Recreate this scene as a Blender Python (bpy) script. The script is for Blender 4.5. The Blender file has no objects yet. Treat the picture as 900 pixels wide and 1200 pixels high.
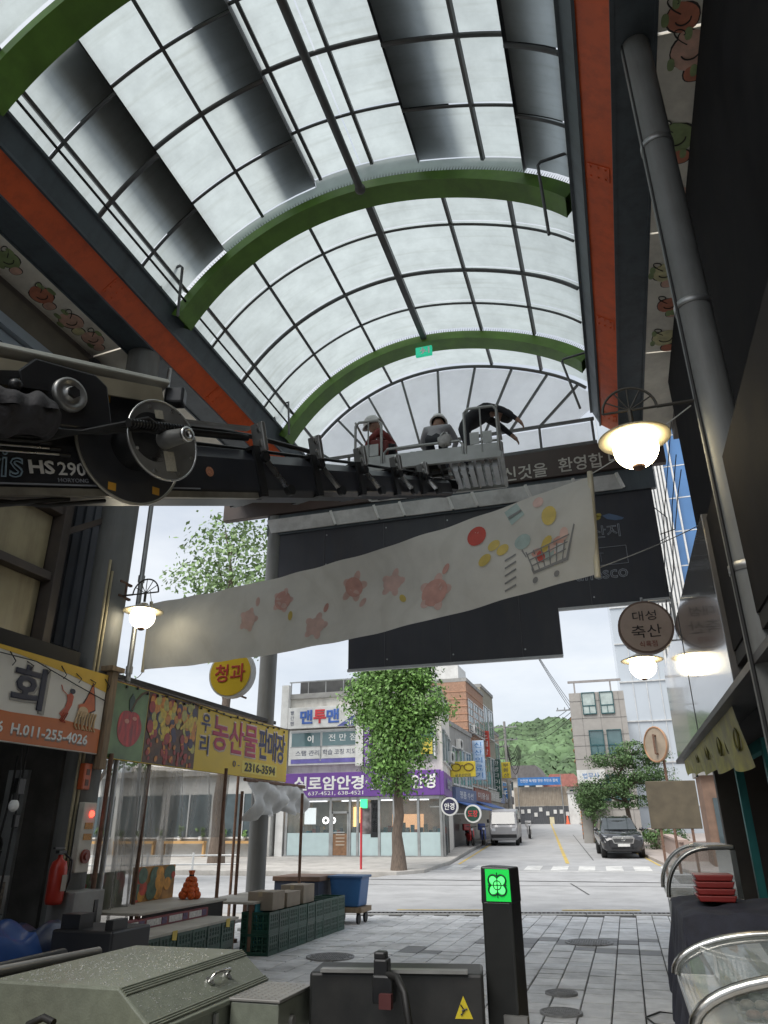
import bpy, math, random
from mathutils import Vector, Matrix
R = math.radians
sc = bpy.context.scene
col = sc.collection

# ------------------------------------------------------------------ camera, sky, sun, exposure
YAW, PITCH, ROLL = R(17.0), R(23.75), R(-0.4)
_f = Vector((-math.sin(YAW)*math.cos(PITCH), math.cos(YAW)*math.cos(PITCH), math.sin(PITCH)))
_r = Vector((math.cos(YAW), math.sin(YAW), 0)); _u = _r.cross(_f)
_r = _r*math.cos(ROLL)+_u*math.sin(ROLL); _u = _r.cross(_f)
cam_d = bpy.data.cameras.new('camera'); cam = bpy.data.objects.new('camera', cam_d); col.objects.link(cam)
cam.matrix_world = Matrix(((_r.x, _u.x, -_f.x, 0), (_r.y, _u.y, -_f.y, 0), (_r.z, _u.z, -_f.z, 1.6), (0, 0, 0, 1)))
cam_d.sensor_fit = 'VERTICAL'; cam_d.sensor_height = 24.0; cam_d.lens = 845/1200*24.0
cam_d.clip_start = 0.05; cam_d.clip_end = 2000
sc.camera = cam

SUN_EL, SUN_AZ = R(58), R(205)          # high, veiled sun behind the clouds
world = bpy.data.worlds.new('World'); sc.world = world; world.use_nodes = True
nt = world.node_tree; nt.nodes.clear()
out = nt.nodes.new('ShaderNodeOutputWorld'); bg = nt.nodes.new('ShaderNodeBackground')
sky = nt.nodes.new('ShaderNodeTexSky'); sky.sky_type = 'NISHITA'; sky.sun_disc = False
sky.sun_elevation = SUN_EL; sky.sun_rotation = SUN_AZ
tc = nt.nodes.new('ShaderNodeTexCoord'); mp = nt.nodes.new('ShaderNodeMapping')
mp.inputs['Scale'].default_value = (1, 1, 2.6)
no = nt.nodes.new('ShaderNodeTexNoise'); no.inputs['Scale'].default_value = 3.0; no.inputs['Detail'].default_value = 7
no.inputs['Roughness'].default_value = 0.55
cr = nt.nodes.new('ShaderNodeValToRGB')
cr.color_ramp.elements[0].position = 0.30; cr.color_ramp.elements[0].color = (2.6, 2.85, 3.2, 1)
cr.color_ramp.elements[1].position = 0.68; cr.color_ramp.elements[1].color = (4.0, 4.1, 4.2, 1)
mx = nt.nodes.new('ShaderNodeMixRGB'); mx.inputs['Fac'].default_value = 0.9
L = nt.links.new
L(tc.outputs['Generated'], mp.inputs['Vector']); L(mp.outputs['Vector'], no.inputs['Vector'])
L(no.outputs['Fac'], cr.inputs['Fac']); L(sky.outputs['Color'], mx.inputs[1]); L(cr.outputs['Color'], mx.inputs[2])
L(mx.outputs['Color'], bg.inputs['Color']); L(bg.outputs['Background'], out.inputs['Surface'])
bg.inputs['Strength'].default_value = 0.1
sun_d = bpy.data.lights.new('sun', 'SUN'); sun_d.energy = 1.5; sun_d.angle = R(40); sun_d.color = (1, .96, .9)
sun = bpy.data.objects.new('sun', sun_d); col.objects.link(sun)
_sd = Vector((math.sin(SUN_AZ)*math.cos(SUN_EL), math.cos(SUN_AZ)*math.cos(SUN_EL), math.sin(SUN_EL)))
sun.rotation_euler = _sd.to_track_quat('Z', 'Y').to_euler(); sun.location = (0, -10, 40)
vs = sc.view_settings
vs.view_transform = 'Standard'; vs.look = 'None'; vs.exposure = 1.3; vs.gamma = 1.0; vs.use_curve_mapping = False
sc.render.engine = 'CYCLES'
cy = sc.cycles
cy.use_denoising = True; cy.max_bounces = 8; cy.diffuse_bounces = 4; cy.glossy_bounces = 4
cy.transmission_bounces = 6; cy.transparent_max_bounces = 12
cy.caustics_reflective = False; cy.caustics_refractive = False; cy.sample_clamp_indirect = 6.0

# ------------------------------------------------------------------ materials
MATS = {}
def mat(name, c, rough=.6, metal=0., var=.18, scale=3., bump=0., bscale=40., dirt=None, dirt_amt=.0, island=0., spec=.5, emit=None, estr=0., trans=0., alpha=1., streak=0., coat=0., stretch=(1,1,1)):
    if name in MATS: return MATS[name]
    m = bpy.data.materials.new(name); m.use_nodes = True; n = m.node_tree; P = n.nodes['Principled BSDF']
    P.inputs['Roughness'].default_value = rough; P.inputs['Metallic'].default_value = metal
    P.inputs['Specular IOR Level'].default_value = spec; P.inputs['Coat Weight'].default_value = coat
    if trans: P.inputs['Transmission Weight'].default_value = trans
    P.inputs['Alpha'].default_value = alpha
    geo = n.nodes.new('ShaderNodeNewGeometry')
    mpp = n.nodes.new('ShaderNodeMapping'); mpp.inputs['Scale'].default_value = stretch
    n.links.new(geo.outputs['Position'], mpp.inputs['Vector'])
    tx = n.nodes.new('ShaderNodeTexNoise'); tx.inputs['Scale'].default_value = scale; tx.inputs['Detail'].default_value = 6
    n.links.new(mpp.outputs['Vector'], tx.inputs['Vector'])
    rp = n.nodes.new('ShaderNodeValToRGB'); e = rp.color_ramp.elements
    e[0].position = .3; e[1].position = .7
    e[0].color = tuple(max(0, x*(1-var)) for x in c)+(1,); e[1].color = tuple(min(1, x*(1+var)) for x in c)+(1,)
    n.links.new(tx.outputs['Fac'], rp.inputs['Fac']); cur = rp.outputs['Color']
    if island:
        hs = n.nodes.new('ShaderNodeHueSaturation'); mr = n.nodes.new('ShaderNodeMapRange')
        mr.inputs['To Min'].default_value = 1-island; mr.inputs['To Max'].default_value = 1+island
        n.links.new(geo.outputs['Random Per Island'], mr.inputs['Value']); n.links.new(mr.outputs['Result'], hs.inputs['Value'])
        n.links.new(cur, hs.inputs['Color']); cur = hs.outputs['Color']
    if dirt_amt:
        t2 = n.nodes.new('ShaderNodeTexNoise'); t2.inputs['Scale'].default_value = 1.3; t2.inputs['Detail'].default_value = 9; t2.inputs['Roughness'].default_value = .7
        if streak:
            m2 = n.nodes.new('ShaderNodeMapping'); m2.inputs['Scale'].default_value = (streak, streak, .5)
            n.links.new(geo.outputs['Position'], m2.inputs['Vector']); n.links.new(m2.outputs['Vector'], t2.inputs['Vector'])
        else: n.links.new(geo.outputs['Position'], t2.inputs['Vector'])
        r2 = n.nodes.new('ShaderNodeMapRange'); r2.inputs['From Min'].default_value = .45; r2.inputs['From Max'].default_value = .7
        r2.inputs['To Max'].default_value = dirt_amt
        n.links.new(t2.outputs['Fac'], r2.inputs['Value'])
        mm = n.nodes.new('ShaderNodeMixRGB'); mm.inputs[2].default_value = (dirt or (.06, .05, .04))+(1,)
        n.links.new(r2.outputs['Result'], mm.inputs['Fac']); n.links.new(cur, mm.inputs[1]); cur = mm.outputs['Color']
    n.links.new(cur, P.inputs['Base Color'])
    rr = n.nodes.new('ShaderNodeMapRange'); rr.inputs['To Min'].default_value = max(.02, rough*.8); rr.inputs['To Max'].default_value = min(1, rough*1.2)
    n.links.new(tx.outputs['Fac'], rr.inputs['Value']); n.links.new(rr.outputs['Result'], P.inputs['Roughness'])
    if bump:
        t3 = n.nodes.new('ShaderNodeTexNoise'); t3.inputs['Scale'].default_value = bscale; t3.inputs['Detail'].default_value = 4
        n.links.new(mpp.outputs['Vector'], t3.inputs['Vector'])
        b = n.nodes.new('ShaderNodeBump'); b.inputs['Strength'].default_value = bump; b.inputs['Distance'].default_value = .02
        n.links.new(t3.outputs['Fac'], b.inputs['Height']); n.links.new(b.outputs['Normal'], P.inputs['Normal'])
    if emit:
        P.inputs['Emission Color'].default_value = emit+(1,); P.inputs['Emission Strength'].default_value = estr
    MATS[name] = m; return m

def translucent(name, c, fac=.75, rough=.35, var=.06, scale=1.5, clear=0.):
    if name in MATS: return MATS[name]
    m = bpy.data.materials.new(name); m.use_nodes = True; n = m.node_tree; P = n.nodes['Principled BSDF']; o = n.nodes['Material Output']
    geo = n.nodes.new('ShaderNodeNewGeometry'); tx = n.nodes.new('ShaderNodeTexNoise'); tx.inputs['Scale'].default_value = scale; tx.inputs['Detail'].default_value = 8; tx.inputs['Roughness'].default_value = .65
    n.links.new(geo.outputs['Position'], tx.inputs['Vector'])
    rp = n.nodes.new('ShaderNodeValToRGB'); e = rp.color_ramp.elements; e[0].position = .3; e[1].position = .65
    e[0].color = tuple(x*(1-2*var) for x in c)+(1,); e[1].color = tuple(min(1, x*(1+var)) for x in c)+(1,)
    n.links.new(tx.outputs['Fac'], rp.inputs['Fac'])
    m2 = n.nodes.new('ShaderNodeMapping'); m2.inputs['Scale'].default_value = (.5, 7, .5); n.links.new(geo.outputs['Position'], m2.inputs['Vector'])
    t2 = n.nodes.new('ShaderNodeTexNoise'); t2.inputs['Scale'].default_value = 1.6; t2.inputs['Detail'].default_value = 7; n.links.new(m2.outputs['Vector'], t2.inputs['Vector'])
    r2 = n.nodes.new('ShaderNodeMapRange'); r2.inputs['From Min'].default_value = .52; r2.inputs['From Max'].default_value = .75; r2.inputs['To Max'].default_value = .32; n.links.new(t2.outputs['Fac'], r2.inputs['Value'])
    mm = n.nodes.new('ShaderNodeMixRGB'); mm.inputs[2].default_value = (c[0]*.62, c[1]*.60, c[2]*.54, 1); n.links.new(r2.outputs['Result'], mm.inputs['Fac']); n.links.new(rp.outputs['Color'], mm.inputs[1]); rp = mm
    T = n.nodes.new('ShaderNodeBsdfTranslucent'); n.links.new(rp.outputs['Color'], T.inputs['Color']); n.links.new(rp.outputs['Color'], P.inputs['Base Color'])
    P.inputs['Roughness'].default_value = rough
    S = n.nodes.new('ShaderNodeMixShader'); S.inputs['Fac'].default_value = fac
    n.links.new(P.outputs['BSDF'], S.inputs[1]); n.links.new(T.outputs['BSDF'], S.inputs[2]); last = S
    if clear:
        tr = n.nodes.new('ShaderNodeBsdfTransparent'); S2 = n.nodes.new('ShaderNodeMixShader'); S2.inputs['Fac'].default_value = clear
        n.links.new(S.outputs['Shader'], S2.inputs[1]); n.links.new(tr.outputs['BSDF'], S2.inputs[2]); last = S2
    n.links.new(last.outputs['Shader'], o.inputs['Surface'])
    MATS[name] = m; return m

def clearsheet(name, c, clear=.6, rough=.1, bump=.3, bscale=6, stretch=(1,1,1)):
    """thin transparent sheet: a glossy film over a see-through body"""
    if name in MATS: return MATS[name]
    m = mat(name, c, rough=rough, var=.1, bump=bump, bscale=bscale, stretch=stretch)
    n = m.node_tree; P = n.nodes['Principled BSDF']; o = n.nodes['Material Output']
    tr = n.nodes.new('ShaderNodeBsdfTransparent'); S2 = n.nodes.new('ShaderNodeMixShader'); S2.inputs['Fac'].default_value = clear
    n.links.new(P.outputs['BSDF'], S2.inputs[1]); n.links.new(tr.outputs['BSDF'], S2.inputs[2]); n.links.new(S2.outputs['Shader'], o.inputs['Surface'])
    return m

def emis(name, c, s):
    return mat(name, c, rough=.4, var=.02, emit=c, estr=s)

# ------------------------------------------------------------------ mesh helpers
class MB:
    def __init__(s): s.v = []; s.f = []; s.sm = []
    def add(s, vs_, fs, smooth=False):
        o = len(s.v); s.v += [tuple(p) for p in vs_]
        for f in fs: s.f.append(tuple(o+i for i in f)); s.sm.append(smooth)
        return s
    def box(s, c, d, rz=0., M=None):
        x, y, z = d[0]/2, d[1]/2, d[2]/2
        vv = [Vector((i, j, k)) for i in (-x, x) for j in (-y, y) for k in (-z, z)]
        if M is None: M = Matrix.Rotation(rz, 3, 'Z') if rz else None
        if M is not None: vv = [M @ p for p in vv]
        C = Vector(c)
        return s.add([p+C for p in vv], [(0, 1, 3, 2), (4, 6, 7, 5), (0, 4, 5, 1), (2, 3, 7, 6), (0, 2, 6, 4), (1, 5, 7, 3)])
    def span(s, a, b): 
        return s.box([(a[i]+b[i])/2 for i in range(3)], [abs(b[i]-a[i]) for i in range(3)])
    def bar(s, p0, p1, w, h, up=(0, 0, 1)):
        p0 = Vector(p0); p1 = Vector(p1); d = (p1-p0); l = d.length; d.normalize()
        sd = d.cross(Vector(up)); 
        if sd.length < 1e-4: sd = d.cross(Vector((1, 0, 0)))
        sd.normalize(); uu = sd.cross(d)
        M = Matrix((sd, d, uu)).transposed()
        return s.box((p0+p1)/2, (w, l, h), M=M)
    def cyl(s, p0, p1, r0, r1=None, n=12, cap=True):
        if r1 is None: r1 = r0
        p0 = Vector(p0); p1 = Vector(p1); d = (p1-p0).normalized()
        a = d.orthogonal().normalized(); b = d.cross(a)
        vv = []
        for p, r in ((p0, r0), (p1, r1)):
            for i in range(n):
                t = 2*math.pi*i/n; vv.append(p+(a*math.cos(t)+b*math.sin(t))*r)
        s.add(vv, [(i, (i+1) % n, n+(i+1) % n, n+i) for i in range(n)], True)
        if cap:
            s.add(vv[:n], [tuple(range(n-1, -1, -1))]); s.add(vv[n:], [tuple(range(n))])
        return s
    def tube(s, pts, r, n=8, closed=False):
        pts = [Vector(p) for p in pts]; m = len(pts); rings = []
        ref = None
        for i, p in enumerate(pts):
            d = (pts[min(i+1, m-1)]-pts[max(i-1, 0)]).normalized()
            if ref is None: ref = d.orthogonal().normalized()
            a = (ref-d*ref.dot(d))
            a = a.normalized() if a.length > 1e-5 else d.orthogonal().normalized()
            ref = a; b = d.cross(a)
            rr = r[i] if isinstance(r, (list, tuple)) else r
            rings += [p+(a*math.cos(2*math.pi*k/n)+b*math.sin(2*math.pi*k/n))*rr for k in range(n)]
        fs = [(i*n+k, i*n+(k+1) % n, (i+1)*n+(k+1) % n, (i+1)*n+k) for i in range(m-1) for k in range(n)]
        s.add(rings, fs, True)
        s.add(rings[:n], [tuple(range(n-1, -1, -1))]); s.add(rings[-n:], [tuple(range(n))])
        return s
    def lathe(s, prof, c=(0, 0, 0), axis=(0, 0, 1), n=24):
        d = Vector(axis).normalized(); a = d.orthogonal().normalized(); b = d.cross(a); c = Vector(c)
        vv = [c+d*z+(a*math.cos(2*math.pi*k/n)+b*math.sin(2*math.pi*k/n))*r for r, z in prof for k in range(n)]
        fs = [(i*n+k, i*n+(k+1) % n, (i+1)*n+(k+1) % n, (i+1)*n+k) for i in range(len(prof)-1) for k in range(n)]
        return s.add(vv, fs, True)
    def ball(s, c, r, nu=16, nv=10):
        if not isinstance(r, (list, tuple)): r = (r, r, r)
        vv = []; 
        for j in range(nv+1):
            t = math.pi*j/nv
            for i in range(nu):
                p = 2*math.pi*i/nu; vv.append((c[0]+r[0]*math.sin(t)*math.cos(p), c[1]+r[1]*math.sin(t)*math.sin(p), c[2]+r[2]*math.cos(t)))
        return s.add(vv, [(j*nu+i, (j+1)*nu+i, (j+1)*nu+(i+1) % nu, j*nu+(i+1) % nu) for j in range(nv) for i in range(nu)], True)
    def prism(s, pts, o, u, v, t):
        """polygon pts (2d) in plane o+u*x+v*y, thickness t along u x v (front face at +t)"""
        o = Vector(o); u = Vector(u); v = Vector(v); n = u.cross(v).normalized(); k = len(pts)
        a = [o+u*x+v*y for x, y in pts]; b = [p+n*t for p in a]
        s.add(a+b, [tuple(range(k-1, -1, -1)), tuple(range(k, 2*k))]+[(i, (i+1) % k, k+(i+1) % k, k+i) for i in range(k)])
        return s
    def quad(s, *p): return s.add(p, [tuple(range(len(p)))])
    def grid(s, fn, nu, nv, smooth=True):
        vv = [fn(i/nu, j/nv) for j in range(nv+1) for i in range(nu+1)]; w = nu+1
        return s.add(vv, [(j*w+i, j*w+i+1, (j+1)*w+i+1, (j+1)*w+i) for j in range(nv) for i in range(nu)], smooth)
    def mesh(s, name, off=(0, 0, 0)):
        me = bpy.data.meshes.new(name)
        me.from_pydata([(p[0]-off[0], p[1]-off[1], p[2]-off[2]) for p in s.v], [], s.f)
        me.polygons.foreach_set('use_smooth', s.sm); me.update(); return me
    def islands(s):
        par = list(range(len(s.v)))
        def find(a):
            while par[a] != a: par[a] = par[par[a]]; a = par[a]
            return a
        for f in s.f:
            r0 = find(f[0])
            for i in f[1:]: par[find(i)] = r0
        g = {}
        for k, f in enumerate(s.f): g.setdefault(find(f[0]), []).append(k)
        out = []
        for ks in g.values():
            b = MB(); ids = {}
            for k in ks:
                for i in s.f[k]:
                    if i not in ids: ids[i] = len(b.v); b.v.append(s.v[i])
                b.f.append(tuple(ids[i] for i in s.f[k])); b.sm.append(s.sm[k])
            out.append(b)
        return out
    def split(s, name, m, parent=None, bevel=0.):
        for b in s.islands(): b.build(name, m, parent, bevel)
    def build(s, name, m, parent=None, bevel=0., tagd=None, stuff=False, label=None):
        off = ROOT.get(parent.name, (0, 0, 0)) if parent else (0, 0, 0)
        o = bpy.data.objects.new(name, s.mesh(name, off)); col.objects.link(o)
        o.data.materials.append(m)
        if parent: o.parent = parent; ROOT[o.name] = off
        if bevel:
            b = o.modifiers.new('edge', 'BEVEL'); b.width = bevel; b.segments = 2; b.limit_method = 'ANGLE'; b.angle_limit = R(40)
        if stuff: o['kind'] = 'stuff'
        if label: o['label'] = label
        return o
ROOT = {}
def thing(name, label, cat, loc=(0, 0, 0), group=None):
    o = bpy.data.objects.new(name, None); col.objects.link(o); o.location = loc; o.empty_display_size = .2
    ROOT[o.name] = tuple(loc); o['label'] = label; o['category'] = cat
    if group: o['group'] = group
    return o
def tag(o, label, cat, group=None):
    o['label'] = label; o['category'] = cat
    if group: o['group'] = group
    return o
def struct(o): o['kind'] = 'structure'; return o
def copy_tree(o, parent=None, **kw):
    c = o.copy(); col.objects.link(c); c.parent = parent
    for ch in o.children: copy_tree(ch, c)
    return c
def share(src, name, loc, parent, M=None):
    """another object on the same mesh data"""
    o = bpy.data.objects.new(name, src); col.objects.link(o); o.parent = parent
    off = ROOT.get(parent.name, (0, 0, 0)) if parent else (0, 0, 0)
    o.matrix_local = Matrix.Translation(Vector(loc)-Vector(off)) @ (M.to_4x4() if M is not None else Matrix())
    return o
EX, EY, EZ = Vector((1, 0, 0)), Vector((0, 1, 0)), Vector((0, 0, 1))
def text(s, m, parent, o, u, v, w=None, h=None, bold=0., depth=.004, outline=0., name='lettering', lift=.004, sz=.2, shear=0.):
    """lettering centred on o in the plane u,v; fitted to width w and/or height h"""
    cu = bpy.data.curves.new('t', 'FONT'); cu.body = s; cu.size = 1.0; cu.align_x = 'CENTER'; cu.align_y = 'CENTER'
    cu.resolution_u = 2
    if outline: cu.fill_mode = 'NONE'; cu.bevel_depth = outline; cu.bevel_resolution = 0
    else: cu.extrude = .001; cu.bevel_depth = min(bold, .03); cu.bevel_resolution = 0
    to = bpy.data.objects.new('t', cu); col.objects.link(to)
    me = bpy.data.meshes.new_from_object(to)
    bpy.data.objects.remove(to); bpy.data.curves.remove(cu)
    xs = [p.co.x for p in me.vertices]; ys = [p.co.y for p in me.vertices]
    if not xs: return None
    x0, x1, y0, y1 = min(xs), max(xs), min(ys), max(ys)
    sx = (w/(x1-x0)) if w else None; sy = (h/(y1-y0)) if h else None
    sx = sx or sy or sz; sy = sy or sx
    u = Vector(u).normalized(); v = Vector(v).normalized(); n = u.cross(v); o = Vector(o)
    off = Vector(ROOT.get(parent.name, (0, 0, 0))) if parent else Vector((0, 0, 0))
    for p in me.vertices:
        c = p.co.copy(); zz = depth*(1 if c.z > 0 else 0)+lift
        yy = (c.y-(y0+y1)/2)*sy
        p.co = o+u*((c.x-(x0+x1)/2)*sx+shear*yy)+v*yy+n*zz-off
    ob = bpy.data.objects.new(name, me); col.objects.link(ob); me.materials.clear(); me.materials.append(m)
    if parent: ob.parent = parent; ROOT[ob.name] = tuple(off)
    return ob
def ell(cx, cy, rx, ry, n=16, a=0.):
    return [(cx+rx*math.cos(t)*math.cos(a)-ry*math.sin(t)*math.sin(a), cy+rx*math.cos(t)*math.sin(a)+ry*math.sin(t)*math.cos(a)) for t in [2*math.pi*i/n for i in range(n)]]
def decal(mb, pts, o, u, v, lift=.004, t=.002):
    n = Vector(u).cross(Vector(v)).normalized(); return mb.prism(pts, Vector(o)+n*lift, u, v, t)
rnd = random.Random(7)
def leaves(mb, blobs, n, size, rng, flat=.0):
    tot = sum(b[3]*b[4]*b[5] for b in blobs)
    for b in blobs:
        k = int(n*b[3]*b[4]*b[5]/tot)
        cl = []
        for _ in range(max(4, k//45)):             # leaf clumps, mostly towards the outside, with gaps between them
            while True:
                p = Vector((rng.uniform(-1, 1), rng.uniform(-1, 1), rng.uniform(-1, 1)))
                if .25 < p.length < 1: break
            cl.append(p*(p.length**-.45)*rng.uniform(.85, 1.12))
        for _ in range(k):
            q = rng.choice(cl); p = q+Vector((rng.gauss(0, .19), rng.gauss(0, .19), rng.gauss(0, .17)))
            c = Vector((b[0]+p.x*b[3], b[1]+p.y*b[4], b[2]+p.z*b[5]))
            nn = (p+Vector((rng.gauss(0, .6), rng.gauss(0, .6), rng.gauss(0, .6)+.5))).normalized()
            a = nn.orthogonal().normalized(); t = rng.uniform(0, 6.28); bb = nn.cross(a); a2 = a*math.cos(t)+bb*math.sin(t); b2 = nn.cross(a2)
            s = size*rng.uniform(.5, 1.5)
            mb.add([c-a2*s*.5, c-b2*s*.28+nn*s*.08, c+a2*s*.5, c+b2*s*.28-nn*s*.05], [(0, 1, 2, 3)])
    return mb
# ------------------------------------------------------------------ shared materials
STEEL = mat('slate_painted_steel', (.085, .105, .12), rough=.5, var=.12, scale=2, dirt=(.03, .03, .03), dirt_amt=.5, streak=3)
STEELD = mat('dark_bar_steel', (.11, .115, .12), rough=.5, var=.2, dirt=(.09, .05, .03), dirt_amt=.5)
RED = mat('orange_red_paint', (.78, .125, .03), rough=.42, var=.10, scale=1.5, dirt=(.30, .05, .02), dirt_amt=.35, streak=5)
GREEN = mat('leaf_green_paint', (.12, .24, .035), rough=.5, var=.15, dirt=(.05, .07, .02), dirt_amt=.5)
PANE = translucent('milky_roof_sheet', (.43, .475, .475), fac=.85, var=.075, scale=2.2)
PANEG = translucent('milky_gable_sheet', (.90, .93, .96), fac=.85, var=.05)
WHITEP = mat('white_paint', (.72, .72, .70), rough=.5, var=.06, dirt=(.25, .23, .2), dirt_amt=.35)
BLACK = mat('black_paint', (.014, .015, .017), rough=.35, var=.3, dirt=(.05, .045, .04), dirt_amt=.4)
RUBBER = mat('black_rubber', (.012, .012, .012), rough=.6, var=.3)
CHROME = mat('bright_metal', (.62, .62, .60), rough=.28, metal=1, var=.12, scale=6)
GALV = mat('galvanised_metal', (.42, .43, .43), rough=.45, metal=.8, var=.15, dirt=(.2, .17, .14), dirt_amt=.3)
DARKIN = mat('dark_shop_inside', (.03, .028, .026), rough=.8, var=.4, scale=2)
RUST = mat('rusty_steel', (.16, .09, .06), rough=.75, var=.35, scale=14, bump=.2)
CONC = mat('grey_concrete', (.34, .335, .32), rough=.85, var=.12, dirt=(.14, .13, .12), dirt_amt=.5, bump=.15)
WIRE = mat('black_wire', (.02, .02, .02), rough=.6)
LAMPW = emis('lit_lamp_glass', (1., .86, .58), 7.)
LETW = mat('white_lettering', (.80, .80, .78), rough=.5, var=.03)
LETGREY = mat('grey_lettering', (.30, .32, .36), rough=.5, var=.05)
GLASS = mat('dark_window_glass', (.05, .075, .085), rough=.06, var=.2, spec=.8)
WOOD = mat('weathered_wood', (.26, .19, .12), rough=.75, var=.3, scale=5, stretch=(6, 6, .6), bump=.2)

def gz(y): return 0. if y < 27 else .032*(y-27)

# ------------------------------------------------------------------ ground, roads, pavements
PAVE = mat('paving_bed', (.07, .07, .068), rough=.9, var=.2, bump=.2)
ASPH = mat('worn_asphalt', (.38, .382, .385), rough=.78, var=.10, scale=.8, dirt=(.27, .27, .27), dirt_amt=.7, bump=.25, bscale=120)
SIDE = mat('sidewalk_blocks', (.46, .44, .41), rough=.85, var=.12, scale=2, dirt=(.2, .19, .17), dirt_amt=.5, bump=.1)
EARTH = mat('bare_ground', (.18, .17, .15), rough=.95, var=.2, scale=.2)
g = MB()
ys = [-60, 15, 27, 40, 60, 80, 95, 120, 400, 1400]
def gzz(y): return gz(min(y, 95))
for a, b in zip(ys, ys[1:]):
    g.quad((-700, a, gzz(a)-.05), (700, a, gzz(a)-.05), (700, b, gzz(b)-.05), (-700, b, gzz(b)-.05))
struct(g.build('ground', EARTH))
def kerb_y(x): return 17.55+.21*x
m = MB(); m.quad((-60, kerb_y(-20)-.2, -.012), (-20, kerb_y(-20)-.2, -.012), (60, kerb_y(12), -.012), (60, 30, -.012), (-60, 30, -.012))
m.v[1] = (-20, kerb_y(-20), -.012); m.v[0] = (-60, kerb_y(-20), -.012); m.v[2] = (12, kerb_y(12), -.012)
m.v = m.v[:5]; m.v.insert(3, (60, kerb_y(12), -.012)); m.f = [(0, 1, 2, 3, 4, 5)]; m.sm = [False]
crossing_road = struct(m.build('road', ASPH))
m = MB(); prev = None
for y in (27, 33, 40, 50, 60, 70, 80, 92):
    xl = -7.4-.078*(y-34); xr = 1.3-.115*(y-34)
    if y < 30: xl, xr = -9, 4
    z = gz(y)+.006
    if prev: m.quad(prev[0], prev[1], (xr, y, z), (xl, y, z))
    prev = ((xl, y, z), (xr, y, z))
side_street = struct(m.build('side_street', ASPH))
# painted marks
YEL = mat('worn_yellow_paint', (.55, .40, .10), rough=.7, var=.2, scale=8, dirt=(.25, .24, .22), dirt_amt=.7)
WHM = mat('worn_white_paint', (.62, .62, .60), rough=.7, var=.15, scale=8, dirt=(.28, .28, .28), dirt_amt=.7)
def mark(pts, m_, nm, parent=None):
    b = MB(); b.quad(*[(x, y, gz(y)+.012+(0 if y > 27 else -.018+.004)) for x, y in pts]); return b.build(nm, m_, parent)
for i in range(9):
    x = -7.05+i*1.02
    mark([(x, 30.9), (x+.62, 30.9), (x+.55, 33.0), (x-.07, 33.0)], WHM, 'crossing_stripe', side_street)
prev = (-2.55, 34.2)
for y in (42, 50, 60, 75, 90):
    x = -2.55-.099*(y-34)
    mark([(prev[0]-.08, prev[1]), (prev[0]+.08, prev[1]), (x+.08, y), (x-.08, y)], YEL, 'centre_line', side_street); prev = (x, y)
mark([(-7.1, 33.6), (-6.98, 33.6), (-8.2, 50), (-8.32, 50)], YEL, 'edge_line', side_street)
mark([(1.0, 33.4), (1.12, 33.4), (-.6, 50), (-.72, 50)], YEL, 'edge_line', side_street)
mark([(-8.0, 30.1), (1.6, 30.5), (1.6, 30.7), (-8.0, 30.3)], WHM, 'stop_line', side_street)
mark([(-1.55, kerb_y(-1.55)+.55), (.05, kerb_y(.05)+.55), (.05, kerb_y(.05)+.7), (-1.55, kerb_y(-1.55)+.7)], YEL, 'edge_line', crossing_road)
mark([(-5.0, kerb_y(-5)+.55), (-3.1, kerb_y(-3.1)+.55), (-3.1, kerb_y(-3.1)+.7), (-5.0, kerb_y(-5)+.7)], YEL, 'edge_line', crossing_road)
# asphalt repair patches on the road
TAR = mat('fresh_tar', (.10, .10, .10), rough=.8, var=.2, bump=.2)
mark([(-9, 24.3), (9, 26.2), (9, 26.28), (-9, 24.38)], TAR, 'tar_seam', crossing_road)
mark([(-1.6, 36), (-1.55, 36), (-4.0, 62), (-4.05, 62)], TAR, 'tar_seam', side_street)
mark([(-1.2, 22), (-1.15, 22), (-1.9, 26.2), (-1.95, 26.2)], TAR, 'tar_seam', crossing_road)

# arcade paving: bed + separate stone pavers
m = MB(); m.quad((-7.4, -8, -.03), (1.9, -8, -.03), (1.9, kerb_y(1.9)-.35, -.03), (-7.4, kerb_y(-7.4)-.35, -.03))
paving = struct(m.build('market_paving', PAVE))
PV = [mat('stone_paver_%s' % n_, c_, rough=.52, var=.12, scale=5, bump=.18, bscale=60, dirt=(.24, .235, .23), dirt_amt=.75) for n_, c_ in (('pale', (.68, .68, .68)), ('mid', (.61, .61, .61)), ('cool', (.64, .65, .66)), ('dark', (.19, .19, .195)))]
PW, GAP = .30, .014
def paver_mesh(L_, mi, k):
    b = MB(); w = PW-GAP; l = L_-.026; h = .045; c = .006
    lo = [(-w/2, -l/2, -h), (w/2, -l/2, -h), (w/2, l/2, -h), (-w/2, l/2, -h)]
    md = [(x, y, -c) for x, y, z in lo]; tp = [(x*(1-2*c/w), y*(1-2*c/l), 0) for x, y, z in lo]
    b.add(lo+md+tp, [(i, (i+1) % 4, 4+(i+1) % 4, 4+i) for i in range(4)]+[(4+i, 4+(i+1) % 4, 8+(i+1) % 4, 8+i) for i in range(4)]+[(8, 9, 10, 11)])
    me = b.mesh('paver'); me.materials.append(PV[mi]); return me
PM = {(l, mi): paver_mesh(l, mi, 0) for l in (.30, .45, .60) for mi in range(4)}
prng = random.Random(3); cand = []
patches = [(-2.45, -1.75, 9.55, 9.95), (-3.3, -2.6, 11.6, 11.9), (-2.35, -1.6, 12.5, 13.1), (-1.7, -.2, 12.95, 13.5), (-.9, .1, 12.2, 12.6), (-3.6, -2.3, 9.3, 9.8), (-.6, .3, 13.3, 13.55)]
x = -7.25
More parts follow.
